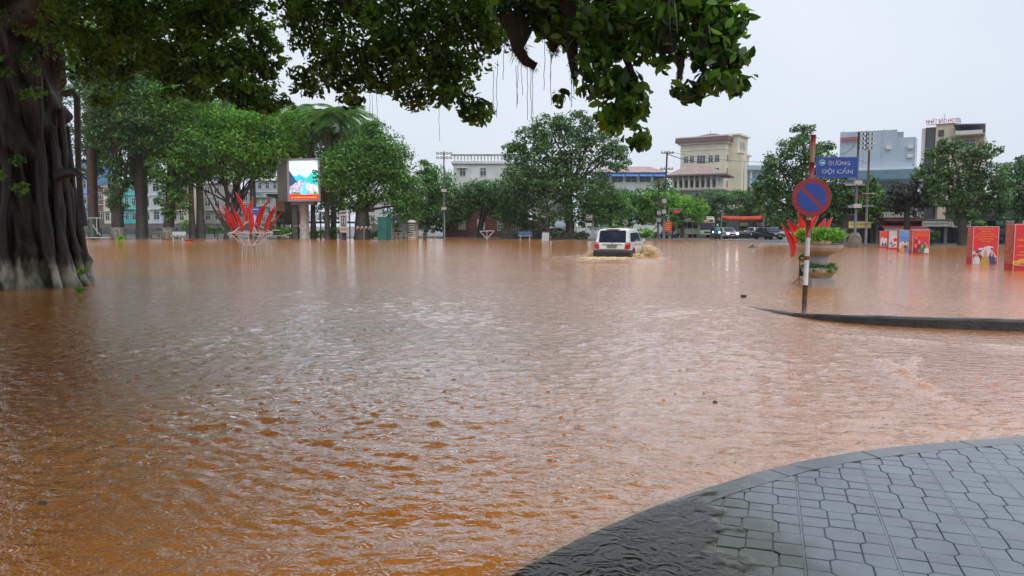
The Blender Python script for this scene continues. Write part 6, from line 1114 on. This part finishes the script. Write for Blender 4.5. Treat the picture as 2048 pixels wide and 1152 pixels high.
for k in range(22): a = k*math.pi*2/22; rays.append((M('ray_orange', (.72,.22,.03), .5, .1, 6), [(cx_+.12*math.cos(a), cy_+.03*math.sin(a)), (cx_+.62*math.cos(a-.05), max(.73, min(.975, cy_+.16*math.sin(a-.05)))), (cx_+.62*math.cos(a+.05), max(.73, min(.975, cy_+.16*math.sin(a+.05))))]))
rays = [r_ for r_ in rays if r_[1][1] != r_[1][2]]
sunf = [q for u, v in ((-.85,.16),(-.55,.2),(-.2,.165),(.15,.2),(.5,.165),(.8,.2)) for q in ((m_yl, el(u, v, .2, .05)), (m_gold2, el(u, v, .09, .022)))]
dbox('red display box with a gold sunburst and sunflowers', 2014, 2026, 2096, 448, 541, m_rf, [('NHÂN DÂN', 0, .66, .8, .045, m_yl), ('KHÔNG', 0, .595, .4, .045, m_yl), ('NGỪNG PHẤN ĐẤU', 0, .53, .84, .045, m_yl), ('KHÔNG', 0, .465, .4, .045, m_yl), ('MỆT MỎI', 0, .40, .6, .045, m_yl), ('CỦA CẢ NƯỚC', 0, .335, .8, .045, m_yl), ('VIỆT NAM', 0, .27, .5, .04, m_yl)], rays + [(m_yl, [(cx_+(.16 if k % 2 == 0 else .065)*math.sin(k*math.pi/5), cy_+(.05 if k % 2 == 0 else .02)*math.cos(k*math.pi/5)) for k in range(10)])] + sunf)
dbox('red display box with three gold lines and painted children', 1821, 1824, 1857, 460, 508, m_rf, [('TƯ TƯỞNG HỒ CHÍ MINH', 0, .92, .66, .045, m_yl), ('SOI SÁNG CON ĐƯỜNG', 0, .83, .76, .05, m_yl), ('CÁCH MẠNG VIỆT NAM', 0, .745, .8, .05, m_yl)], bust(-.55,.6,.9,m_mar2) + bust(-.2,.4,1.0,m_mar2,m_pw) + bust(.5,.4,1.0,m_pgrn,m_nav) + bust(-.6,.26,1.2,m_mar2) + bust(.15,.26,1.3,m_pgrn,m_nav) + bust(.7,.24,1.2,m_pw))
dbox('blue display box with white lettering and painted farmers', 1795, 1798, 1823, 460, 503, m_bf, [('THI ĐUA YÊU NƯỚC', 0, .91, .6, .045, m_pw), ('CHÀO MỪNG ĐẠI HỘI', 0, .82, .8, .05, m_pw), ('ĐẢNG CÁC CẤP', 0, .73, .7, .05, m_pw)], [(m_pw, [(-.95,.13),(.95,.13),(.95,.35),(.3,.44),(-.4,.46),(-.95,.42)])] + bust(.4,.34,1.2,m_pgrn,m_pgrn) + bust(-.1,.28,1.2,m_mar2,m_nav) + bust(-.5,.22,1.4,m_gold2) + bust(.4,.2,1.3,m_bf))
dbox('white display box with dark lettering and a red emblem', 1774, 1777, 1796, 462, 499, m_wfce, [('BẦU CỬ ĐẠI BIỂU', -.1, .90, .7, .05, m_nav), ('QUỐC HỘI', -.05, .80, .6, .05, m_nav)], [(m_flag, el(.3,.52,.4,.1)), (m_flag, [(0,.3),(.5,.3),(.45,.2),(.1,.2)])] + bust(-.5,.4,.9,m_bf) + bust(-.2,.25,1.0,m_bf))
dbox('farthest red display box with two gold lines and a white crowd', 1757, 1760, 1776, 462, 496, m_rf, [('ĐẢNG QUANG VINH', 0, .90, .8, .05, m_yl), ('MUÔN NĂM', 0, .81, .7, .05, m_yl)], [(m_pw, [(-.9,.15),(.9,.15),(.8,.5),(.2,.62),(-.1,.5),(-.5,.68),(-.9,.5)])] + bust(-.4,.3,1.2,m_nav) + bust(.3,.28,1.3,m_nav))

# ---------------- things adrift
def tub(label, x, y, r_, h_, mat, tilt=(0, 0)):
    c = gp(x, y); b = MB(); b.lathe([(r_*.78,-h_*.4),(r_,h_*.6),(r_*1.08,h_*.6),(r_*1.06,h_*.66),(r_*.95,h_*.62),(r_*.74,-h_*.3)], 18); e = thing('plastic_tub', label, 'tub', c); o = b.build('bowl', mat, e); o.rotation_euler = (*tilt, 0); q = MB(); q.tube([(r_*1.04*math.cos(t), r_*1.04*math.sin(t), h_*.63) for t in np.linspace(0, 6.2832, 19)], r_*.05, 6, False); k = q.build('rim', mat, o)
tub('lime green plastic tub floating on its side by the whitewashed tree', 243, 481, .42, .55, M('lime_plastic', (.18,.55,.06), .4, .1, 2), (1.1, .4)); tub('flat red plastic basin floating before the white bench', 378, 482, .45, .22, M('red_plastic', (.55,.02,.02), .4, .1, 2)); tub('dark green plastic basin afloat by the spotlights', 725, 475.5, .5, .35, M('green_plastic', (.02,.28,.05), .4, .1, 2))
c = gp(1501, 496); b = MB(); b.add([(-.35,-.1,-.05),(.55,-.15,-.05),(.4,.2,-.05),(-.2,.25,-.05),(.18,.02,.28),(.3,.06,.16)], [(0,1,5,4),(1,2,5),(2,3,4,5),(3,0,4),(3,2,1,0)]); tag(b.build('green_tarpaulin', M('dark_green_tarp', (.02,.09,.06), .5, .2, 3), loc=c), 'crumpled dark green tarpaulin sticking up from the flood', 'tarpaulin')
for i, (x, y, w) in enumerate([(1030,481.5,10),(975,482,8),(862,505,3),(1748,520,4),(1780,523,5),(1870,528,5),(1905,529,4),(1000,476,8),(1690,512,3),(85,1010,4),(1430,806,3)]):
    c = gp(x, y); s_ = c.y/F; b = MB(); ww_ = max(.035, w*s_*.5); b.add([(-ww_,-.4*ww_,-.01),(ww_,-.3*ww_,-.01),(.8*ww_,.4*ww_,-.01),(-.7*ww_,.5*ww_,-.01),(-.4*ww_,0,.16*ww_+.02),(.5*ww_,.1*ww_,.12*ww_+.015)], [(0,1,5,4),(1,2,5),(2,3,4,5),(3,0,4),(3,2,1,0)]); tag(b.build('floating_debris', M('debris', (.07,.055,.03), .7, .4, 6, c2=(.03,.05,.02)), loc=c), 'dark scrap of floating debris on the flood', 'debris', 'scraps adrift on the flood')
# ================================================================ vehicles
m_cw = M('car_white', (.84,.84,.83), .2, .03, 1, coat=.6); m_tint = M('tinted_glass', (.015,.025,.05), .06, .2, 1); m_blkp = M('black_plastic', (.02,.02,.022), .5, .2, 3); m_tyre = M('tyre', (.015,.015,.015), .8, .2, 6); m_rim = M('alloy', (.35,.35,.36), .3, .1, 3, metal=.6)
m_tail = M('tail_red', (.50,.006,.006), .12, .2, 4, emit=.10, coat=.5); m_amb = M('lamp_clear', (.5,.45,.44), .15, .1, 5); m_mud2 = M('mud_film', (.62,.52,.38), .5, .2, 3)
def loft(rings):
    b = MB(); n_ = len(rings[0]); vs_ = [p for r_ in rings for p in r_]; fs = [(i*n_+k, i*n_+(k+1) % n_, (i+1)*n_+(k+1) % n_, (i+1)*n_+k) for i in range(len(rings)-1) for k in range(n_)]
    fs += [tuple(range(n_-1, -1, -1)), tuple(range((len(rings)-1)*n_, len(rings)*n_))]; return b.add(vs_, fs)
def wheel(e, x, y, r_=.39, w=.26):
    o = MB().lathe([(r_*.62,-w/2),(r_*.9,-w/2),(r_,-w*.38),(r_,w*.38),(r_*.9,w/2),(r_*.62,w/2)], 26).build('wheel', m_tyre, e, loc=(x, y, r_)); o.rotation_euler = (0, math.pi/2, 0)
    MB().lathe([(r_*.1,-w*.42),(r_*.6,-w*.46),(r_*.64,-w*.4),(r_*.64,w*.4),(r_*.6,w*.46),(r_*.1,w*.42)], 20).build('rim', m_rim, o)
# the four-wheel drive: y forward from the tail, x across, z up from the road
c = gp(1223.5, 517); HD = math.radians(-20); suv = thing('suv', 'white four-wheel drive ploughing through the flood, seen from behind', 'car', (c.x, c.y, -.30), HD)
def sect(y, hw, z0, zs, hr, zr):      # cross-section: sill, shoulder, roof
    r_ = []
    for x, z in ((hw*.93,z0),(hw*.985,z0+.08),(hw,z0+.3),(hw*.995,zs-.12),(hw*.965,zs),(hr+.02,zr-.12),(hr-.03,zr-.05),(hr-.14,zr-.012),(hr*.45,zr+.012)): r_.append((x, y, z))
    return r_ + [(-x, y, z) for x, _, z in r_[::-1]]
W2 = .95
low = [sect(y, hw, .48, zs, hw*.955, zs+.03) for y, hw, zs in ((.02,.90,1.04),(.10,.945,1.10),(.4,W2,1.12),(1.5,W2+.01,1.12),(3.2,W2+.01,1.11),(3.6,W2,1.09),(4.45,W2-.02,1.03),(4.72,.86,.94),(4.80,.78,.8))]
loft(low).build('body', m_cw, suv, smooth=True).data.set_sharp_from_angle(angle=math.radians(40))
def gh(y, hw, zb, hr, zr): r_ = [(hw,y,zb),(hr+.035,y,zr-.14),(hr,y,zr-.06),(hr-.07,y,zr-.015),(hr*.5,y,zr+.005)]; return r_ + [(-x,y,z) for x, _, z in r_[::-1]]
cab = []
for t, hw, zb, hr, zr in ((0,.89,1.06,.745,1.80),(1,.90,1.08,.76,1.845),(2,.905,1.09,.765,1.855),(3,.90,1.09,.755,1.84)):
    yb, yt = ((.05,.27),(.25,.42),(1.6,1.6),(3.55,2.75))[t]; r_ = []
    for x, z in ((hw,zb),(hr+.05,zr-.16),(hr+.01,zr-.06),(hr-.08,zr-.015),(hr*.5,zr+.006)): f_ = (z-zb)/(zr-zb); r_.append((x, yb+(yt-yb)*f_, z))
    cab.append(r_ + [(-x,y,z) for x,y,z in r_[::-1]])
loft(cab).build('cabin', m_cw, suv, smooth=True).data.set_sharp_from_angle(angle=math.radians(35))
# glazing sits a few millimetres proud of the cabin
def rear_pt(u, v, off=.012): z = 1.14 + v*.60; f_ = (z-1.06)/.745; y = .05+.22*f_ - off; hw = .885 + (.785-.885)*f_; return (u*hw, y, z)
def pane(ptsf, n_, mat, parent, nm, th=.006):
    vs_ = [ptsf(*p) for p in n_]; bk = [tuple(Vector(ptsf(*p)) + Vector((0, th*2, 0))) for p in n_]; k = len(vs_); return MB().add(vs_ + bk, [tuple(range(k)), tuple(range(2*k-1, k-1, -1))] + [(i, k+i, k+(i+1) % k, (i+1) % k) for i in range(k)]).build(nm, mat, parent)
rw_ = [(-.78,.06),(-.72,0),(.72,0),(.78,.06),(.82,.88),(.76,.97),(-.76,.97),(-.82,.88)]; rwin = pane(rear_pt, rw_, m_tint, suv, 'rear_window'); pane(lambda u, v: rear_pt(u, v, .006), [(u*1.05, v*1.08-.035) for u, v in rw_], m_blkp, suv, 'window_seal')
MB().bar((-.05,.045,1.17),(-.42,.06,1.2), .018).build('wiper', m_blkp, suv)
MB().box(-.22,.22,.19,.235,1.775,1.805).build('brake_light', M('dark_red', (.10,.01,.01), .2, .1, 4), suv); MB().box(-.36,.36,.15,.30,1.81,1.835).build('spoiler', m_cw, suv, bevel=.01)
for s_ in (1, -1):
    def side_pt(y, v, s_=s_): z = 1.13+v*.52; f_ = (z-1.09)/.76; return (s_*(.915-(.915-.80)*f_+.008), y, z)
    for nm, pts in (('rear_quarter_window', [(.42,.08),(1.25,.06),(1.25,.95),(.60,.93)]), ('rear_door_window', [(1.33,.06),(2.22,.05),(2.22,.96),(1.33,.96)]), ('front_door_window', [(2.3,.05),(3.18,.05),(2.78,.93),(2.3,.96)])):
        vs_ = [side_pt(*p) for p in pts]; bk = [(x-s_*.01, y, z) for x, y, z in vs_]; k = len(vs_); MB().add(vs_+bk, [tuple(range(k)) if s_ > 0 else tuple(range(k-1,-1,-1)), tuple(range(2*k-1,k-1,-1)) if s_ > 0 else tuple(range(k, 2*k))] + [(i,k+i,k+(i+1)%k,(i+1)%k) for i in range(k)]).build(nm, m_tint, suv)
    for y in (1.29, 2.26, 3.25): MB().box(s_*.9505-.0015+(.012 if s_>0 else -.012), s_*.9505+.0015+(.012 if s_>0 else -.012), y-.005, y+.005, .6, 1.1).build('door_gap', m_blkp, suv)
    for y in (1.45, 2.4): MB().box(min(s_*.957, s_*.985), max(s_*.957, s_*.985), y, y+.2, .985, 1.02).build('door_handle', m_blkp, suv, bevel=.006)
    # wrap-round tail lamps
    q = MB(); q.add([(s_*.655,-.012,.80),(s_*.93,.0,.80),(s_*.955,.13,.80),(s_*.955,.14,1.08),(s_*.91,.03,1.13),(s_*.70,.01,1.13),(s_*.655,.3,.80),(s_*.70,.3,1.13)], [(0,1,4,5),(1,2,3,4),(0,5,7,6)] if s_ > 0 else [(5,4,1,0),(4,3,2,1),(6,7,5,0)]); tl = q.build('tail_lamp', m_tail, suv)
    MB().box(min(s_*.70,s_*.90), max(s_*.70,s_*.90), -.014+.012, .06, 1.035, 1.085).build('reverse_lens', m_amb, tl); MB().box(min(s_*.785,s_*.795), max(s_*.785,s_*.795), -.018, .02, .82, 1.02).build('lamp_rib', M('dark_red', (.10,.01,.01), .2, .1, 4), tl)
    q = MB(); q.add([(s_*1.0,3.05,1.12),(s_*1.2,3.03,1.13),(s_*1.2,3.0,1.30),(s_*1.02,3.03,1.30),(s_*1.0,3.15,1.12),(s_*1.18,3.12,1.13),(s_*1.18,3.12,1.28),(s_*1.02,3.15,1.28),(s_*.9,3.12,1.15),(s_*.9,3.16,1.18)], [(0,1,2,3),(7,6,5,4),(0,4,5,1),(1,5,6,2),(2,6,7,3),(3,7,4,0),(0,3,8),(4,9,7)]); q.build('wing_mirror', m_cw, suv)
    for y in (.98, 3.78): wheel(suv, s_*.80, y)
    for y in (.98, 3.78):
        q = MB(); P_ = [(math.cos(t), math.sin(t)) for t in np.linspace(-.3, math.pi+.3, 14)]; q.add([(s_*.962, y+.46*a, .42+.46*b_) for a, b_ in P_] + [(s_*.968, y+.52*a, .42+.53*b_) for a, b_ in P_] , [(k, k+1, 14+k+1, 14+k) for k in range(13)]); q.build('wheel_arch', m_cw, suv); MB().prismx([(y+.455*math.cos(t), max(.482, .42+.455*math.sin(t))) for t in np.linspace(-.1, math.pi+.1, 14)], s_*.958 - .004, s_*.958 + .004).build('wheel_well', m_blkp, suv)
    MB().tube([(s_*.70,.55,1.86),(s_*.71,.7,1.905),(s_*.71,2.3,1.905),(s_*.70,2.5,1.85)], .014, 6).build('roof_rail', m_rim, suv)
MB().prismx([(-.10,.40),(.35,.40),(.35,.70),(.02,.74),(-.06,.72),(-.10,.64)], -.965, .965).build('rear_bumper', m_blkp, suv, bevel=.03); MB().prismx([(.1,.18),(.4,.18),(.4,.40),(.05,.40)], -.8, .8).build('underbody', m_blkp, suv)
for s_ in (-1, 1): MB().cbox((s_*.95, .2, .58), (.06, .55, .3)).build('bumper_corner', m_blkp, suv, bevel=.03)
MB().box(-.52,.52,-.022,.03,1.015,1.045).build('tailgate_handle', m_rim, suv, bevel=.006); pl = MB().box(-.245,.245,-.035,.03,.865,.995).build('number_plate', M('plate_grey', (.10,.095,.09), .5, .2, 6), suv, bevel=.004); text('22A 003.58', M('plate_letters', (.45,.44,.42), .5, .1, 6), pl, (0,-.0365,.93), width=.43, height=.075, depth=.002)
MB().box(-.6,.6,.012,.02,.78,.785).build('tailgate_seam', m_blkp, suv); MB().box(-.82,.82,-.004,.018,.765,.772).build('tailgate_gap', m_blkp, suv); b = MB(); b.lathe([(.045,0),(.045,.012)], 16); o = b.build('badge', m_rim, suv, loc=(0,.03,1.095)); o.rotation_euler = (math.pi/2,0,0)
# water thrown up by the wheels
m_foam = M('thrown_water', (.88,.74,.50), .25, .3, 9, c2=(.72,.48,.22)); rv = np.random.default_rng(77)
def splash(label, centre, dirs, n_str, n_drop, hgt, spread, seed):
    r_ = np.random.default_rng(seed); e = thing('water_splash', label, 'splash', centre, HD); q = MB()
    for i in range(int(n_str*1.7)):
        a = dirs[0] + r_.normal()*dirs[1]; v = r_.uniform(.35, 1)*hgt; L_ = spread*r_.uniform(.25, 1); x0_, y0_ = r_.normal()*.14*spread, r_.normal()*.35*spread; pts = []; t1 = r_.uniform(.55, 1.02)
        for k in range(7): t = k/6*t1; pts.append((x0_+math.cos(a)*L_*t + r_.normal()*.012, y0_+math.sin(a)*L_*t + r_.normal()*.012, max(-.05, 4*v*t*(1-t)) - .02))
        w = r_.uniform(.007, .032); q.tube(pts, [w*1.4, w*1.5, w*1.2, w, w*.9, w*.7, w*.25], 5)
    o = q.build('water_sheet', m_foam, e, smooth=True); o['kind'] = 'stuff'; q = MB()
    for i in range(n_drop*2):
        a = dirs[0] + r_.normal()*dirs[1]*1.2; L_ = spread*r_.uniform(.2, 1.3); z = r_.uniform(0, 1)**1.3*hgt*1.15*max(0, 1 - (L_/spread/1.35)**2) + .02; d = r_.uniform(.006, .022); q.sphere((math.cos(a)*L_, math.sin(a)*L_ + r_.normal()*.3*spread, z), d, 6, 4, r_.uniform(.7, 1.6))
    o = q.build('droplets', m_foam, e, smooth=True); o['kind'] = 'stuff'
Rm = Matrix.Rotation(HD, 3, 'Z'); carp = lambda x, y: Vector((c.x, c.y, 0)) + Rm @ Vector((x, y, 0))
splash('tall fan of muddy water thrown out by the front right wheel', carp(1.0, 3.7), (-.15, .55), 150, 220, .62, .85, 1); splash('low muddy wave curling off the rear right wheel', carp(1.02, 1.0), (-.3, .6), 80, 90, .26, .5, 2); splash('muddy bow wave boiling out beyond the left side of the car', carp(-1.0, 1.2), (3.3, .5), 120, 150, .36, .75, 3); splash('far muddy spray at the front left wheel', carp(-1.0, 3.7), (3.2, .5), 70, 90, .38, .6, 4)
splash('churned muddy wake trailing behind the car bumper', carp(0, -.35), (-1.57, 1.3), 260, 200, .10, 1.7, 5)

# ---------------- traffic under the street trees
def car(label, x, y, D, colr, rz, lights=False, scale=1.0):
    p = at(x, y, D); e = thing('car', label, 'car', (p.x, D, GZ+.006), rz, 'cars and bikes under the street trees'); mb_ = M('paint_%d' % int(x), colr, .25, .05, 1, coat=.5)   # y forward is towards -y local (front)
    L_ = 4.3; prof = [(-2.1,.35),(-2.15,.62),(-2.0,.80),(-1.2,.92),(-.55,1.40),(.9,1.44),(1.75,1.0),(2.1,.93),(2.15,.4)]
    rings = []
    for s_, k in ((-.86,.94),(-.82,1),(.82,1),(.86,.94)): rings.append([(s_*(1 if z < 1.0 else .84), y_*k, z if z < .4 else z*(.98 if abs(s_) > .84 else 1)) for y_, z in prof])
    loft(rings).build('body', mb_, e)
    q = MB(); q.add([(-.66,-1.17,.95),(.66,-1.17,.95),(.58,-.64,1.36),(-.58,-.64,1.36)], [(0,1,2,3)]); q.v = [(x_, y_-.035, z_+.02) for x_, y_, z_ in q.v]; q.build('windscreen', m_tint, e)
    for s_ in (-1, 1):
        q = MB(); q.add([(s_*.80,-.95,1.0),(s_*.80,1.45,1.02),(s_*.745,.85,1.36),(s_*.745,-.52,1.34)], [(0,1,2,3) if s_ > 0 else (3,2,1,0)]); q.v = [(x_+s_*.04, y_, z_) for x_, y_, z_ in q.v]; q.build('side_window', m_tint, e); wheel(e, s_*.72, -1.35, .31, .2); wheel(e, s_*.72, 1.3, .31, .2)
        q = MB(); q.cbox((s_*.62,-2.10,.68), (.34,.12,.15)); q.build('headlight', M('lit_headlight', (1,.97,.88), .2, .02, 1, emit=6) if lights else m_amb, e, bevel=.03)
    MB().box(-.42,.42,-2.19,-2.12,.48,.62).build('grille', m_blkp, e); MB().box(-.25,.25,-2.2,-2.165,.38,.46).build('number_plate', m_wht, e)
    return e
car('silver car with glaring headlights coming out of the tree-shaded street', 1451, 478, 96, (.35,.30,.32), math.radians(8), True); car('dark car parked at the right kerb of the street', 1536, 480, 90, (.02,.022,.03), math.radians(20)); car('pale car parked behind the dark one at the right kerb', 1556, 479, 98, (.45,.46,.47), math.radians(8)); car('white car half hidden behind the parked motorbikes', 1512, 478, 106, (.5,.5,.5), math.radians(12)); car('dark car parked under the trees beside the rightmost shops', 2002, 492, 68, (.03,.035,.045), math.radians(70)); car('white car parked under the trees behind the restaurant hedge', 1103, 476, 97, (.55,.55,.54), math.radians(-60))
# bus
p = at(1414, 478, 106); e = thing('bus', 'cream and green city bus waiting in the tree shade', 'bus', (p.x, 106, GZ+.006), math.radians(16)); m_bus = M('bus_cream', (.52,.54,.36), .35, .1, .8, coat=.3)
MB().box(-1.2,1.2,0,8.5,.35,2.75).build('body', m_bus, e, bevel=.12); MB().box(-1.12,1.12,-.02,.03,1.05,2.1).build('windscreen', m_tint, e, bevel=.03); MB().box(-.9,.9,-.03,.02,2.2,2.48).build('destination_sign', m_blk, e); MB().box(-.6,.3,-.045,-.031,2.27,2.4).build('sign_letters', M('led_orange', (.9,.25,.06), .5, .1, 3, emit=.5), e); MB().box(-1.15,1.15,.1,8.3,2.75,2.95).build('roof_pod', m_wht, e, bevel=.08)
for s_ in (-1, 1):
    for k in range(5): MB().box(min(s_*1.19,s_*1.215), max(s_*1.19,s_*1.215), .5+k*1.55, 1.9+k*1.55, 1.25, 2.2).build('side_window', m_tint, e)
    for y in (1.5, 6.6): wheel(e, s_*1.05, y, .48, .28)
    MB().cbox((s_*.85,-.03,.72), (.4,.08,.2)).build('headlight', m_amb, e, bevel=.03); MB().cbox((s_*1.4,-.1,2.0), (.14,.08,.36)).build('wing_mirror', m_blkp, e)
MB().box(-1.15,1.15,-.06,.01,.36,.56).build('bumper', M('bus_bumper', (.3,.31,.22), .4, .1, 1), e, bevel=.02); MB().box(-.5,.5,-.04,.02,.62,.85).build('grille', m_blkp, e)
# motorbikes
def make_bike(label, colr, group=None, lit=False):
    e = thing('motorbike', label, 'motorbike', (0,0,0), 0, group); mb_ = M('bike_%s' % label[:18], colr, .3, .1, 2, coat=.4)
    for y in (-.62,.62): 
        o = MB().lathe([(.17,-.045),(.25,-.05),(.28,0),(.25,.05),(.17,.045)], 18).build('wheel', m_tyre, e, loc=(0,y,.28)); o.rotation_euler = (0, math.pi/2, 0); MB().lathe([(.03,-.05),(.17,-.02),(.17,.02),(.03,.05)], 12).build('rim', m_rim, o)
    loft([[(x*w, y, z) for x, z in ((-.1,z0),(.1,z0),(.12,(z0+z1)/2),(.07,z1),(-.07,z1),(-.12,(z0+z1)/2))] for y, w, z0, z1 in ((-.55,.9,.6,.95),(-.38,1.5,.35,1.0),(-.15,1.2,.3,.5),(.2,1.4,.32,.72),(.62,1.2,.5,.78),(.85,.6,.62,.75))]).build('fairing', mb_, e, smooth=True)
    MB().cbox((0,.32,.79), (.26,.75,.09)).build('seat', m_blkp, e, bevel=.03); b = MB(); b.tube([(-.34,-.38,1.02),(-.1,-.47,1.04),(.1,-.47,1.04),(.34,-.38,1.02)], .02, 6); b.build('handlebar', m_blkp, e); b = MB(); b.tube([(0,-.45,1.0),(0,-.62,.28)], .04, 8); b.build('fork', m_rim, e)
    b = MB(); b.sphere((0,-.56,.86), .085, 10, 6); b.build('headlight', M('lit_headlight', (1,.97,.88), .2, .02, 1, emit=6) if lit else m_amb, e, smooth=True)
    for s_ in (-1, 1): b = MB(); b.tube([(s_*.25,-.4,1.03),(s_*.3,-.42,1.17)], .012, 5); b.lathe([(.05,0),(.05,.015)], 10, (s_*.32,-.42,1.18)); b.build('mirror', m_blkp, e)
    return e
proto = make_bike('motorbike parked in the row below the red banner', (.12,.12,.14), 'motorbikes parked below the banner'); proto.location = (*at(1462, 479, 104).to_2d(), GZ); proto.rotation_euler = (0,0,math.radians(70))
for i, x in enumerate((1468,1474,1480,1487,1494,1500,1506)): o = copy_tree(proto); o.location = (at(x, 479, 104+i*.5).x, 104+i*.5, GZ); o.rotation_euler = (0,0,math.radians(60+7*(i % 3)))
for i, x in enumerate((1318,1334,1343)): o = copy_tree(proto); o['label'] = 'motorbike parked below the red notice by the utility pole'; o['group'] = 'motorbikes parked at the utility pole'; o.location = (at(x, 479, 98).x, 98, GZ); o.rotation_euler = (0,0,math.radians(50+20*i))
rb_ = make_bike('motorbike carrying a rider in a teal rain cape', (.2,.2,.22), None, True); p = at(1435, 482, 92); rb_.location = (p.x, 92, GZ); rb_.rotation_euler = (0,0,math.radians(6))
rb2 = make_bike('motorbike carrying a rider in dark clothes beside the bus', (.1,.1,.12), None, True); p2 = at(1424.5, 481, 95); rb2.location = (p2.x, 95, GZ); rb2.rotation_euler = (0,0,math.radians(-4))
def rider(label, loc, rz, cloth, cape, helmet):
    e = thing('person', label, 'person', loc, rz); vs_ = [(0,.25,.86),(0,.22,1.1),(0,.16,1.34),(0,.12,1.46),(0,.1,1.56),(0,.08,1.68), (.19,.14,1.36),(.27,-.08,1.16),(.3,-.34,1.06),(.31,-.42,1.04), (-.19,.14,1.36),(-.27,-.08,1.16),(-.3,-.34,1.06),(-.31,-.42,1.04), (.12,.22,.84),(.2,-.16,.82),(.2,-.1,.42),(.2,-.22,.36), (-.12,.22,.84),(-.2,-.16,.82),(-.2,-.1,.42),(-.2,-.22,.36)]
    ed = [(0,1),(1,2),(2,3),(3,4),(4,5),(2,6),(6,7),(7,8),(8,9),(2,10),(10,11),(11,12),(12,13),(0,14),(14,15),(15,16),(16,17),(0,18),(18,19),(19,20),(20,21)]; rad = [.15,.14,.15,.07,.08,.09,.075,.055,.042,.03,.075,.055,.042,.03,.1,.085,.055,.05,.1,.085,.055,.05]
    me = bpy.data.meshes.new('body'); me.from_pydata(vs_, ed, []); me.materials.append(M('cloth_%s' % label[-12:], cloth, .7, .2, 4)); o = obj('body', me, e); sk = o.modifiers.new('skin', 'SKIN'); 
    for i, r_ in enumerate(rad): me.skin_vertices[0].data[i].radius = (r_, r_)
    me.skin_vertices[0].data[0].use_root = True; o.modifiers.new('sub', 'SUBSURF').render_levels = 1
    if cape: q = MB(); q.lathe([(.50,.55),(.46,.75),(.38,1.1),(.25,1.40),(.12,1.52),(.09,1.54)], 18, (0,.08,0), 1.25); q.v = [(x*(1+.08*math.sin(x*23+y*17)), y-(.12 if z < 1.2 else 0)*(1.2-z), z+.03*math.sin(x*15)) for x, y, z in q.v]; q.build('rain_cape', cape, e, smooth=True)
    q = MB(); q.sphere((0,.08,1.70), .135, 14, 8, 1.05); q.build('helmet', helmet, e, smooth=True); q = MB(); q.sphere((0,-.0,1.64), .085, 10, 6, 1.1); q.build('face', M('skin', (.35,.20,.13), .5, .1, 5), e, smooth=True)
rider('person on a motorbike wearing a teal rain cape and pale helmet', (p.x, 92, GZ), math.radians(6), (.05,.05,.06), M('teal_cape', (.02,.18,.18), .35, .2, 3), M('pale_helmet', (.45,.5,.5), .3, .1, 3)); rider('person on a motorbike in dark clothes beside the bus', (p2.x, 95, GZ), math.radians(-4), (.03,.03,.04), None, m_blkp)

# ================================================================ rain haze
b = MB(); b.box(-420, 420, -80, 460, -1.6, 34); hz = bpy.data.materials.new('rain_haze'); hz.use_nodes = True; n, l = hz.node_tree.nodes, hz.node_tree.links; n.remove(n['Principled BSDF'])
pv = n.new('ShaderNodeVolumePrincipled'); pv.inputs['Color'].default_value = (.86, .92, 1, 1); pv.inputs['Density'].default_value = .00018; pv.inputs['Anisotropy'].default_value = .2; l.new(pv.outputs[0], n['Material Output'].inputs['Volume'])
tag(b.build('haze', hz), 'thin grey rain haze filling the air over the flood', 'haze', kind='stuff')
